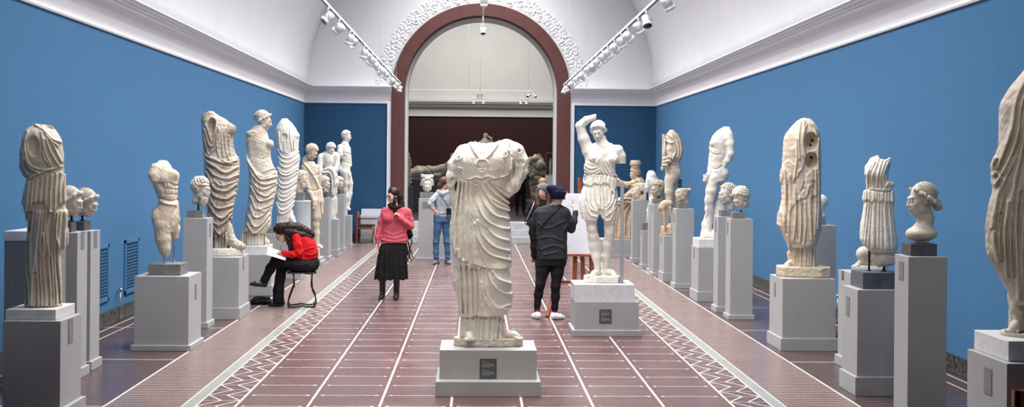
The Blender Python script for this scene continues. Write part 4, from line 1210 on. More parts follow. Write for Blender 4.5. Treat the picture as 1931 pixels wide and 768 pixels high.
    g.ridges([[(x + 1, y + 6) for x, y in l] for l in sw[:8]], 1.3, -1.4)
    g.ridges([[(863, 470), (868, 540), (870, 594)], [(873, 490), (877, 540), (879, 594)], [(884, 498), (887, 545), (889, 594)], [(893, 500), (896, 540), (897, 590)], [(902, 505), (905, 550), (908, 592)]], 2.3, 3.2)
    g.ridges([[(868, 500), (873, 590)], [(879, 500), (883, 592)], [(890, 505), (893, 590)], [(900, 507), (901, 588)]], 1.2, -2.4)
    g.ridges([[(909, 507), (915, 545), (932, 572), (960, 582)], [(918, 507), (926, 530), (945, 548), (963, 552)], [(927, 508), (938, 522), (962, 532)], [(907, 530), (914, 562), (930, 584)], [(915, 560), (935, 578), (960, 572)]], 2.0, 2.6)
    g.pleat(lambda X, Y: (X + (Y - 600) * .06) / 8.6, 3.6, lambda X, Y: 1 / (1 + np.exp((596 - Y) / 1.5)) * (1 / (1 + np.exp((X - 944) / 2))) * (1 / (1 + np.exp((896 - X) / 2))), p=.6)
    g.ridges([[(936, 596), (942, 616), (958, 632)], [(946, 592), (954, 612), (966, 626)]], 2.0, 2.6)
    g.ridges([[(872, 598), (871, 632)], [(878, 600), (882, 618)]], 2, 2.2)
    # feet
    foot(g, (884, y0 - 14, -14), (886, y0 - 13, -36), 8, 3)
    foot(g, (952, y0 - 14, -4), (982, y0 - 13, -16), 8, 3)
    # sleeve folds and breaks
    g.ridges([[(956, 268), (954, 300), (958, 340)], [(963, 300), (960, 330), (962, 350)], [(972, 312), (968, 335), (966, 352)], [(984, 312), (980, 335)], [(989, 300), (990, 325)]], 2.0, 2.4)
    g.rough(.55, .22, 2)
    fr.mesh(g, 'figure', M['marble_bright'], root)
st_center()

# ================================================================ wounded woman with raised arm
def st_amazon():
    fr = frame_on('bAM', 1136, 14.32)
    root = fr.thing('female_statue', 'white marble woman in a short belted tunic resting her right arm on her head', 'statue')
    y0 = fr.y0
    base_slab(fr, [(1100, -2), (1104, -14), (1124, -26), (1166, -20), (1170, 2), (1164, 18), (1120, 22), (1104, 14)], 13, 'base', M['marble_white'], root, .4)
    g = Vox(1078, 1180, 212, y0 - 10, -34, 30, .62)
    # legs
    g.chain([(1113, 385, 0, 14), (1116, 430, -3, 10), (1118, 446, -2, 9.5), (1120, 463, 2, 10.5), (1124, 485, 1, 8), (1127, 507, 0, 5.8)], k=5)
    g.ell((1116, 432, -8), (7, 6, 8), 4)
    foot(g, (1128, y0 - 12, 3), (1114, y0 - 11, -20), 6, 3)
    g.chain([(1147, 385, 0, 14), (1149, 430, -2, 10), (1149, 445, 0, 9), (1146, 462, 5, 10), (1143, 485, 8, 7.5), (1143, 502, 9, 6)], k=5)
    g.ell((1149, 438, -7), (7, 6, 8), 4)
    foot(g, (1142, y0 - 13, 12), (1163, y0 - 11, -6), 6, 3)
    g.chain([(1143, 500, 12, 6), (1138, 520, 12, 7), (1136, y0 - 12, 12, 9)], k=3)       # support behind
    # torso
    g.loft([(270, 1120, 1150, 1, 9), (277, 1104, 1162, 1, 13), (288, 1099, 1164, 0, 16), (305, 1101, 1163, 0, 17.5), (320, 1102, 1160, 0, 16), (331, 1104, 1158, 0, 15), (345, 1100, 1160, 0, 17), (362, 1096, 1161, 0, 18), (380, 1095, 1160, 0, 18), (400, 1096, 1159, -1, 18), (412, 1098, 1158, -1, 17)], n=2.2, sm=3)
    g.ell((1119, 299, -13), (9.5, 8, 9.5), 4); g.ell((1154, 300, -12), (10, 9, 10), 4)
    g.ell((1117.5, 299, -21), 1.6, 1); g.ell((1157, 302, -20), 1.6, 1)
    # neck, arms
    g.chain([(1131, 262, -2, 9.5), (1134, 276, 0, 11), (1134, 288, 3, 16)], k=6)
    g.chain([(1107, 284, 2, 12), (1098, 262, 0, 10), (1091, 238, -2, 8.4)], k=5)
    g.chain([(1091, 238, -2, 8.4), (1103, 227, -3, 7.2), (1120, 220, -2, 4.6)], k=2)
    g.box(1121.5, 1130, 212, 226, -12, 8, .5, mode='s')
    g.chain([(1163, 284, 1, 11), (1169, 295, 2, 8.6), (1171, 312, 3, 7.8)], k=4)
    g.box(1158, 1182, 308.5, 322, -12, 18, .3, mode='s')
    # tunic
    hemL = [(1092, 400), (1096, 412), (1106, 421), (1116, 421), (1126, 414), (1128, 394), (1138, 398), (1139, 416), (1150, 423), (1158, 421), (1164, 400)]
    g.layer([(1085, 340)] + hemL + [(1166, 340)], 3.0, .5, fade=(346, 40))
    g.ell((1130, 422, -2), (5, 30, 20), 3, mode='s')
    g.layer([(1094, 330), (1164, 330), (1166, 340), (1161, 352), (1156, 364), (1149, 358), (1146, 348), (1138, 345), (1130, 350), (1120, 346), (1112, 352), (1104, 349), (1096, 346)], 2.6, .5, dmax=10)
    g.layer([(1098, 314), (1104, 305), (1118, 310), (1126, 300), (1134, 288), (1140, 300), (1150, 318), (1161, 330), (1098, 332)], 1.7, .6, dmax=6)
    g.ridges([[(1103, 331), (1120, 329), (1140, 330), (1160, 334)]], 1.3, -1.6, dmax=20)
    g.ridges([[(1100, 312), (1112, 318), (1126, 315)], [(1100, 318), (1114, 325), (1130, 318)], [(1101, 324), (1118, 329), (1132, 322)], [(1134, 290), (1137, 306), (1148, 326)], [(1130, 294), (1134, 312), (1142, 328)], [(1127, 300), (1130, 316), (1136, 329)], [(1141, 302), (1148, 314), (1158, 330)], [(1124, 306), (1124, 318), (1128, 328)]], 1.1, 1.7, dmax=4)
    g.pleat(lambda X, Y: (X - 1130) / 5.2 + np.sin(Y * .3) * .15, 1.9, lambda X, Y: (np.abs(Y - 340) < 10) * 1.0, dmax=15)
    g.ridges([[(1104, 356), (1102, 385), (1106, 412)], [(1111, 354), (1113, 380), (1122, 395)], [(1106, 372), (1112, 392), (1124, 398)], [(1104, 385), (1112, 404), (1126, 408)], [(1128, 352), (1130, 372), (1129, 392)], [(1134, 352), (1136, 372), (1137, 396)], [(1141, 356), (1143, 380), (1146, 404)], [(1158, 362), (1154, 380), (1143, 394)], [(1160, 378), (1154, 396), (1143, 406)], [(1159, 392), (1152, 410), (1144, 416)], [(1119, 352), (1121, 372), (1127, 386)], [(1150, 360), (1149, 378), (1142, 388)]], 1.3, 2.2)
    g.rough(.25, .3, 5)
    fr.mesh(g, 'figure', M['marble_white'], root)
    h = Vox(1104, 1150, 218, 276, -26, 24, .42)
    hp = HeadPose((1125.5, 248, -4), 38, turn=-14, nod=16, tilt=-9)
    skull(h, hp, neck=[(0, .06, -.3, .17), (0.02, .12, -.62, .18)])
    hair_waves(h, hp, grow=1.08)
    for t in range(5):
        h.ell(hp(-.33 + .005 * t, .0 + .05 * t, .08 - .04 * t), .055 * 38, .5); h.ell(hp(.34, .0 + .05 * t, .08 - .04 * t), .055 * 38, .5)
    fr.mesh(h, 'head', M['marble_white'], root)
    # grey support post with its bent arm standing on the slab
    pr = frame_on('bAM', 1172, 14.2)
    o = pr.thing('support_post', 'square grey metal post holding the statue with the raised arm', 'support post')
    w = .022; top = pr.pt(1172, 345, 0).z
    MB().box(-w, w, -w, w, 0, top, .003).build('post', M['grey_post'], o)
    MB().box(-.062, -w, -w * .8, w * .8, top - .045, top, .003).build('arm', M['grey_post'], o)
    MB().box(-.04, .04, -.04, .04, 0, .006, .001).build('foot_plate', M['grey_post'], o)
st_amazon()

# ================================================================ one-shouldered torso with a round arm socket (left edge)
def st_L1():
    fr = frame_on('bL1', 82, 9.03)
    root = fr.thing('draped_statue', 'headless draped marble figure with a big hollow arm socket at the far left', 'statue')
    y0 = fr.y0
    base_slab(fr, oval(82, 0, 36, 26, 30, 2.5), 5, 'base', M['marble_cream'], root, .5)
    g = Vox(28, 136, 228, y0 - 2, -46, 44, .95)
    g.loft([(238, 60, 92, 2, 14), (246, 48, 100, 1, 24), (262, 42, 110, 0, 32), (285, 40, 114, 0, 34), (305, 42, 116, 0, 34), (320, 50, 114, 0, 31), (335, 53, 115, 0, 30), (360, 48, 119, 0, 32), (385, 43, 121, 0, 34), (400, 48, 124, 0, 34),
            (440, 52, 125, 0, 32), (462, 52, 124, 0, 31), (474, 52, 116, 0, 29), (530, 50, 113, 0, 29), (y0 - 4, 49, 114, 0, 30)], n=2.5, sm=4)
    g.chain([(48, 290, 4, 12), (46, 312, 2, 9), (50, 328, 0, 7)], k=5)
    g.ell((60, 274, -40), (15, 20, 26), 2.0, rotm(-6), 's'); g.ell((62, 277, -20), (3.4, 14, 3.2), .6, mode='s')
    g.ell((88, 238, -8), (15, 18, 9), 2, rotm(25), 's')
    # laps
    g.layer([(30, 366), (36, 382), (42, 388), (44, 400), (54, 398), (60, 384), (70, 380), (82, 381), (90, 398), (98, 402), (104, 394), (112, 384), (122, 380), (136, 376), (136, 312), (116, 314), (80, 322), (62, 330), (50, 338), (30, 338)], 4.0, .7)
    g.layer([(44, 336), (56, 334), (78, 324), (116, 313), (122, 290), (116, 240), (60, 230), (36, 250), (34, 320)], 3.0, .6)
    g.ridges([[(52, 338), (70, 328), (92, 320), (116, 313)]], 1.8, 2.4)
    g.ridges([[(50, 250), (44, 270), (48, 300), (58, 314), (76, 320), (94, 318)], [(75, 250), (79, 275), (80, 296), (90, 312)], [(44, 300), (56, 318), (70, 326)], [(84, 262), (92, 285), (108, 312)], [(80, 262), (84, 290), (96, 316)], [(92, 262), (103, 285), (114, 305)], [(76, 240), (90, 262), (106, 275)], [(64, 236), (80, 246), (96, 262), (112, 268)], [(42, 285), (42, 310), (50, 330)]], 2.1, 2.9)
    for x, lo, hi in ((50, 345, 396), (58, 345, 396), (66, 340, 380), (75, 336, 380), (84, 334, 392), (93, 330, 400), (102, 328, 394), (111, 326, 384), (119, 330, 380)):
        g.ridges([[(x + 2, lo), (x, (lo + hi) / 2), (x - 1 + (x - 84) * .04, hi)]], 2.2, 3.0)
    g.pleat(lambda X, Y: (X + 3 * np.sin(Y * .03)) / 7.6, 4.2, lambda X, Y: 1 / (1 + np.exp((400 - Y) / 3)), p=.55)
    g.ridges([[(74, 400), (70, 440), (66, 470), (60, 520), (58, 570)], [(90, 400), (86, 440), (92, 480)], [(106, 400), (104, 440), (110, 465)], [(80, 440), (84, 470), (78, 484)]], 2.2, 3.6)
    g.layer([(90, 396), (128, 396), (128, 462), (118, 470), (110, 462), (100, 466), (96, 440)], 2.6, .7)
    g.layer([(60, 396), (86, 396), (86, 470), (78, 488), (72, 470), (68, 510), (62, 512)], 2.6, .7)
    g.rough(.6, .2, 7)
    fr.mesh(g, 'figure', M['marble_cream'], root)
st_L1()

# ================================================================ draped figure with two carved-out cavities (right)
def st_R3():
    fr = frame_on('R3', 1512, 13.2)
    root = fr.thing('draped_statue', 'veiled draped marble figure with two round cavities carved where face and hand were', 'statue')
    y0 = fr.y0; h = 20
    base_slab(fr, [(1463, -10), (1478, -26), (1550, -26), (1566, -14), (1566, 16), (1550, 26), (1480, 26), (1463, 14)], h, 'base', M['marble_tan'], root, .8)
    g = Vox(1456, 1556, 216, y0 - h + 4, -40, 40, .9)
    b = y0 - h + 2
    g.loft([(224, 1509, 1525, 2, 8), (228, 1501, 1531, 2, 14), (233, 1495, 1535, 1, 19), (243, 1486, 1541, 1, 24), (252, 1479, 1544, 0, 27), (262, 1475, 1545, 0, 29), (296, 1473, 1547, 0, 30), (343, 1471, 1547, 0, 30), (378, 1472, 1547, 0, 30), (405, 1467, 1547, 0, 30),
            (425, 1466, 1546, 0, 30), (441, 1474, 1545, 0, 29), (458, 1482, 1541, 0, 28), (466, 1487, 1538, 0, 27)], n=2.5, sm=3)
    g.loft([(440, 1500, 1538, 3, 22), (480, 1501, 1537, 3, 22), (b, 1500, 1540, 3, 24)], n=2.6, sm=3, k=2)
    g.chain([(1498, 440, -8, 12), (1498, 478, -8, 8), (1500, b - 5, -6, 7)], k=3); foot(g, (1500, b, -4), (1478, b, -14), 6.5, 2)
    g.chain([(1490, 480, 8, 7), (1492, b - 5, 8, 6)], k=2); foot(g, (1496, b - 1, 10), (1480, b - 1, 6), 5, 2)
    # laps of the mantle and veil
    g.layer([(1500, 228), (1497, 250), (1499, 274), (1489, 280), (1492, 300), (1496, 320), (1493, 344), (1502, 334), (1513, 316), (1518, 298), (1514, 270), (1520, 236), (1516, 222)], 3.4, .6, dmax=6)
    g.layer([(1465, 330), (1478, 306), (1486, 302), (1496, 310), (1494, 330), (1484, 344), (1476, 330), (1470, 350)], 2.4, .6)
    g.layer([(1502, 322), (1510, 318), (1516, 340), (1509, 362), (1516, 358), (1521, 372), (1500, 380), (1487, 402), (1490, 380), (1500, 350)], 2.6, .6, dmax=6)
    g.layer([(1519, 330), (1530, 318), (1536, 340), (1530, 352), (1537, 368), (1527, 372), (1516, 352)], 2.6, .6, dmax=6)
    hem = [(1458, 421), (1470, 430), (1476, 446), (1482, 462), (1487, 474), (1490, 462), (1496, 454), (1506, 458), (1516, 465), (1528, 463), (1538, 452), (1549, 438)]
    g.layer([(1455, 340)] + hem + [(1560, 340)], 2.6, .6, fade=(370, 60))
    g.ell((1528.5, 267.5, -32), (14, 29, 18.5), 1.2, mode='s'); g.ell((1529, 303.5, -32), (13.5, 27, 16.5), 1.2, mode='s')
    for x, y, r in ((1529.5, 265, 3.6), (1526, 274, 2.4), (1528, 296, 3.0)): g.ell((x, y, -4), (r, 12, r), .5, mode='s')
    g.ridges([[(1508, 230), (1504, 260), (1506, 300)], [(1514, 228), (1511, 262), (1512, 295)], [(1500, 262), (1501, 300), (1496, 338)], [(1518, 226), (1524, 232), (1532, 240), (1538, 256)], [(1515, 240), (1512, 268), (1516, 296)],
              [(1542, 262), (1541, 300), (1543, 360), (1541, 430)], [(1537, 320), (1538, 380), (1536, 440)], [(1478, 320), (1480, 360), (1478, 420)], [(1488, 330), (1489, 380), (1486, 440), (1488, 468)], [(1497, 350), (1500, 400), (1496, 450)], [(1507, 372), (1510, 420), (1508, 455)], [(1517, 380), (1519, 420), (1515, 460)], [(1526, 372), (1528, 420), (1530, 450)],
              [(1470, 400), (1478, 430), (1486, 455)], [(1480, 390), (1486, 420)], [(1524, 350), (1521, 366)]], 2.0, 2.6)
    g.ridges([[(1483, 350), (1484, 400), (1482, 440)], [(1503, 380), (1504, 450)], [(1513, 385), (1512, 455)], [(1532, 340), (1532, 440)]], 1.4, -2.2)
    g.pleat(lambda X, Y: X / 6.4, 2.6, lambda X, Y: (Y > 466) * (X > 1500) * 1.0, p=.6)
    g.rough(.6, .22, 9)
    fr.mesh(g, 'figure', M['marble_tan'], root)
st_R3()

# ================================================================ headless running girl on rods
def st_R2():
    fr = frame_on('bR2', 1660, 10.6)
    root = fr.thing('headless_girl_statue', 'headless marble girl in a pleated high-belted dress, broken off above the feet on black rods', 'statue')
    y0 = fr.y0
    g = Vox(1610, 1700, 286, y0 - 4, -34, 34, .8)
    g.loft([(300, 1645, 1676, 2, 9), (310, 1638, 1676, 1, 16), (322, 1630, 1674, 0, 20), (338, 1630, 1674, 0, 21), (352, 1632, 1680, 0, 20), (360, 1632, 1680, 0, 19), (380, 1628, 1684, 0, 21), (425, 1622, 1687, 0, 25), (452, 1623, 1689, 0, 26), (466, 1630, 1690, 0, 25), (474, 1640, 1690, 0, 24)], n=2.4, sm=3)
    g.chain([(1653, 298, 2, 5), (1646, 306, 0, 9), (1638, 318, -2, 10)], k=4); g.chain([(1674, 302, 2, 5), (1668, 314, 0, 10)], k=4)
    g.ell((1665, 294, 0), (9, 20, 8), 2, mode='s'); g.ell((1678, 322, -10), (9, 12, 14), 2, mode='s')
    g.ell((1650, 330, -17), (9, 8, 9), 5); g.ell((1636, 328, -14), (8, 8, 9), 5)
    g.chain([(1672, 350, -8, 9), (1680, 348, -4, 6)], k=4)
    g.chain([(1652, 478, 0, 12), (1668, 484, -2, 16), (1684, 484, 0, 11)], k=5); g.chain([(1650, 484, -6, 8), (1658, 496, -6, 8)], k=3); g.ell((1672, 494, -2), (16, 12, 8), 4)
    g.layer([(1618, 366), (1621, 376), (1628, 381), (1634, 376), (1642, 382), (1650, 376), (1657, 382), (1664, 377), (1671, 382), (1678, 380), (1684, 385), (1689, 378), (1688, 366), (1682, 356), (1630, 356)], 3.4, .6)
    g.ridges([[(1630, 357), (1650, 360), (1672, 362), (1682, 357)]], 1.6, -2)
    g.pleat(lambda X, Y: X / 6.3, 2.6, lambda X, Y: (np.abs(Y - 369) < 11) * 1.0, dmax=30)
    g.pleat(lambda X, Y: (X - 1655) / (6.2 + (Y - 380) * .03), 3.2, lambda X, Y: 1 / (1 + np.exp((382 - Y) / 2)) / (1 + np.exp((Y - 468) / 1.5)) / (1 + np.exp((np.abs(X - (1656 + (Y - 380) * .0)) - 27) / 1.2)), p=.5)
    g.layer([(1610, 380), (1614, 440), (1624, 462), (1636, 466), (1644, 470), (1656, 468), (1664, 472), (1676, 469), (1696, 471), (1700, 380)], 2.6, .6, fade=(400, 60))
    g.ridges([[(1655, 300), (1650, 315), (1643, 335), (1646, 355)], [(1662, 302), (1655, 325), (1652, 352)], [(1668, 304), (1660, 330), (1660, 355)], [(1672, 308), (1664, 335), (1668, 357)], [(1640, 312), (1634, 330), (1634, 354)], [(1674, 345), (1668, 354)], [(1648, 305), (1640, 322)]], 1.4, 2.2)
    g.rough(.4, .25, 3)
    fr.mesh(g, 'figure', M['marble_bright'], root)
    rod_to(fr, 1638.5, 458, -4, .009, M['black_metal'], root); rod_to(fr, 1667, 496, 0, .010, M['black_metal'], root)
st_R2()

# ================================================================ large draped figure cut by the right edge
def st_R0():
    fr = frame_on('bR0', 1938, 7.65)
    root = fr.thing('draped_statue', 'tall draped marble figure with sandalled feet cut off by the right edge', 'statue')
    y0 = fr.y0; X0 = 1938
    base_slab(fr, oval(1950, 0, 66, 44, 30, 2.8), 7, 'base', M['marble_cream'], root, .5)
    g = Vox(1848, 2030, 118, y0 - 2, -66, 64, 1.5)
    b = y0 - 6
    g.loft([(130, 1928, 1958, 4, 14), (145, 1915, 1975, 4, 26), (168, 1896, 1992, 2, 38), (200, 1879, 2004, 0, 46), (276, 1878, 2008, 0, 48), (306, 1871, 2006, 0, 48), (341, 1870, 2004, 0, 48), (358, 1874, 2004, 0, 47), (392, 1866, 2004, 0, 48),
            (430, 1860, 2004, 0, 48), (480, 1863, 2002, 0, 48), (514, 1883, 1998, 0, 46), (556, 1905, 1992, 0, 42), (568, 1910, 1990, 0, 40)], n=2.5, sm=5)
    g.chain([(1922, 550, -10, 14), (1920, 580, -10, 11), (1920, b - 14, -10, 11)], k=5); foot(g, (1926, b, -2), (1906, b, -34), 12, 4)
    g.chain([(1972, 550, 6, 16), (1974, b - 14, 6, 12)], k=5); foot(g, (1974, b, 14), (1976, b, -24), 12, 4)
    g.chain([(1912, 560, 16, 10), (1912, b, 18, 12)], k=5)
    g.layer([(1868, 300), (1880, 280), (1893, 262), (1903, 240), (1908, 200), (1916, 170), (1932, 140), (2010, 140), (2010, 590), (1908, 590), (1850, 480), (1850, 330)], 4.5, .9)
    rl = [[(1930, 150), (1912, 190), (1905, 240), (1888, 290), (1870, 330)], [(1940, 150), (1922, 200), (1915, 260), (1896, 310), (1874, 348)], [(1950, 150), (1932, 210), (1925, 280), (1912, 340), (1903, 420), (1906, 520)],
          [(1908, 300), (1890, 350), (1880, 420), (1884, 490)], [(1898, 320), (1880, 365), (1868, 430)], [(1962, 160), (1944, 240), (1938, 340), (1928, 430), (1924, 560)], [(1918, 360), (1914, 420), (1918, 500), (1920, 560)], [(1975, 170), (1958, 260), (1950, 380), (1942, 560)], [(1900, 380), (1893, 450), (1898, 520)], [(1985, 200), (1975, 380), (1965, 560)], [(1872, 300), (1868, 316), (1880, 330)], [(1878, 400), (1872, 450), (1880, 490)]]
    g.ridges(rl, 4.0, 5.2)
    g.ridges([[(x + 7, y + 3) for x, y in l] for l in rl], 2.4, -3.6)
    g.layer([(1910, 350), (1918, 348), (1922, 380), (1914, 396), (1907, 388), (1902, 370)], 4, .9, dmax=6)
    g.ell((1888, 243, -42), (2.5, 6, 2.5), .5, mode='s')
    g.rough(.9, .12, 8)
    fr.mesh(g, 'figure', M['marble_cream'], root)
   
st_R0()
# ================================================================ nude male torso on rods
def st_L3():
    fr = frame_on('bL3', 313, 13.03)
    root = fr.thing('male_torso', 'nude headless marble male torso without arms, mounted on two steel rods', 'statue')
    g = Vox(276, 346, 296, 486, -32, 32, .7)
    g.loft([(302, 300, 312, 4, 9), (308, 292, 318, 2, 16), (320, 286, 325, 1, 22), (335, 285, 333, 0, 25), (348, 287, 335, 0, 24), (362, 292, 334, 0, 21), (374, 297, 334, 0, 19), (384, 298, 336, 0, 20), (395, 292, 337, 0, 22), (410, 287, 337, 0, 24), (425, 289, 334, 0, 23), (436, 293, 328, 0, 20)], n=2.15, sm=4)
    g.ell((296, 406, 9), (11, 11, 15), 5); g.ell((296, 410, -9), (11, 11, 15), 5)            # buttocks
    g.ell((323, 330, -12), (12, 11, 11), 6); g.ell((327, 332, 10), (10, 11, 11), 6)
    g.chain([(305, 425, -9, 16), (307, 450, -9, 14), (310, 468, -9, 10.5), (312, 478, -9, 8)], k=6)
    g.chain([(320, 418, 11, 14), (328, 432, 12, 10.5), (330, 446, 12, 7)], k=6)
    g.chain([(334, 408, 0, 4), (336, 416, 0, 3.4)], k=2); g.ell((333, 416, 3), 4, 2)
    g.chain([(292, 318, -14, 10), (288, 330, -18, 9), (290, 340, -19, 7)], k=6); g.box(280, 308, 343, 356, -40, -19, .3, mode='s')
    g.chain([(300, 316, 16, 10), (303, 330, 20, 8)], k=6)
    g.ell((306, 297, 2), (12, 14, 7), 2, mode='s')
    g.ridges([[(300, 372), (312, 377), (324, 379), (334, 376)]], 2.4, -1.6); g.ridges([[(300, 379), (314, 384), (330, 386)]], 2.4, 1.5)
    g.ridges([[(318, 345), (328, 350), (335, 349)]], 2, -1.5); g.ridges([[(328, 350), (330, 372)]], 1.6, -1.0)
    g.ridges([[(314, 356), (334, 358)], [(314, 366), (334, 367)]], 1.5, -.7); g.ridges([[(330, 392), (322, 408), (318, 424)]], 2, -1.3); g.ridges([[(312, 345), (308, 365)]], 3, -1.2)
    g.rough(.35, .25, 2)
    fr.mesh(g, 'figure', M['marble_tan'], root)
    rod_to(fr, 310, 472, -9, .0085, M['rod_metal'], root); rod_to(fr, 328, 440, 12, .0085, M['rod_metal'], root)
st_L3()

# ================================================================ dark stained headless draped figure
def st_L5():
    fr = frame_on('L5', 425, 15.68)
    root = fr.thing('draped_statue', 'headless draped marble figure stained dark, with a cloth-edged arm socket, beside the bearded head', 'statue')
    y0 = fr.y0
    base_slab(fr, oval(424, 0, 37, 27, 30, 2.4), 15, 'base', M['marble_white'], root, .5)
    b = y0 - 13
    g = Vox(368, 466, 202, b + 2, -40, 40, .8)
    g.loft([(216, 384, 404, 4, 12), (222, 380, 420, 2, 18), (232, 379, 432, 1, 23), (246, 379, 439, 0, 26), (262, 380, 437, 0, 25), (280, 382, 439, 0, 24), (300, 386, 447, 0, 26), (325, 387, 448, 0, 28), (345, 389, 446, 0, 29), (368, 388, 442, 0, 28), (392, 392, 437, 0, 27), (412, 396, 435, 0, 26), (438, 399, 433, 0, 24), (446, 400, 432, 0, 23)], n=2.3, sm=4)
    g.loft([(430, 402, 430, 0, 19), (b, 400, 434, 0, 20)], n=2.6, k=2)
    g.ell((431, 244, -9), (12, 12, 11), 5); g.ell((396, 218, 0), (10, 12, 8), 4); g.ell((386, 226, 6), (8, 10, 12), 4)
    g.chain([(428, 430, -12, 11), (434, 452, -14, 10), (448, b - 6, -16, 8), (458, b - 4, -16, 6)], k=5)
    g.ell((397, 238, -24), (9, 16, 17), 1.5, rotm(8), 's'); g.ell((417, 214, -2), (14, 14, 6), 2, rotm(20), 's')
    # cloth falling under the socket and swinging to the hip
    for i, (a, c) in enumerate((((388, 240), (406, 236)), ((384, 246), (410, 240)), ((382, 256), (412, 244)))):
        k = 16 + i * 9
        g.ridges([[a, ((a[0] * .7 + c[0] * .3), a[1] + k), (398 + i, 252 + k * .95), (c[0] - 2, c[1] + k * .8), c]], 1.8, 3.0, dmax=0)
    sw = [[(384, 290), (400, 300), (420, 308), (446, 306)], [(386, 298), (404, 314), (424, 324), (447, 320)], [(388, 308), (402, 328), (424, 340), (446, 334)], [(388, 322), (402, 348), (424, 360), (443, 352)], [(389, 340), (402, 366), (424, 375), (441, 368)],
          [(390, 362), (404, 386), (420, 391), (438, 386)], [(392, 382), (404, 404), (420, 408), (436, 398)], [(394, 400), (406, 420), (420, 420), (434, 404)], [(398, 420), (412, 436), (424, 430), (433, 408)], [(418, 300), (434, 312), (447, 311)], [(404, 340), (418, 352), (442, 344)]]
    rn = random.Random(7)
    jit = [[(x + rn.uniform(-1.5, 1.5), y + rn.uniform(-3, 3) - (x - 418) * .12) for x, y in l] for l in sw]
    for l in jit: g.ridges([l], rn.uniform(1.3, 2.3), rn.uniform(1.6, 3.0))
    for l in jit[:9]: g.ridges([[(x + 1, y + 5.5 + rn.uniform(-1, 1)) for x, y in l]], 1.5, -1.8)
    for l in jit[:9]:
        k = rn.choice((1, 2)); g.ridges([[(l[i][0] + 3, l[i][1] + 9 - 4 * abs(i - k)) for i in range(len(l) - 1)]], .9, 1.2)
    for x in (396, 404, 412): g.ridges([[(x, 300 + x * .1), (x + 6, 350), (x - 4, 400), (x, 436)]], 1.2, 1.4)
    g.layer([(380, 286), (394, 292), (412, 300), (430, 300), (452, 294), (452, 420), (433, 414), (424, 434), (412, 441), (400, 436), (380, 420)], 2.4, .6)
    g.pleat(lambda X, Y: X / 6.0, 3.0, lambda X, Y: (Y > 438) * (X < 432) * 1.0, p=.6)
    g.ridges([[(414, 236), (416, 262), (420, 296)], [(422, 256), (424, 280), (430, 300)], [(406, 252), (408, 280), (412, 298)], [(430, 258), (432, 290)]], 1.7, 1.8)
    g.rough(.7, .22, 6)
    fr.mesh(g, 'figure', M['marble_dirty'], root)
st_L5()

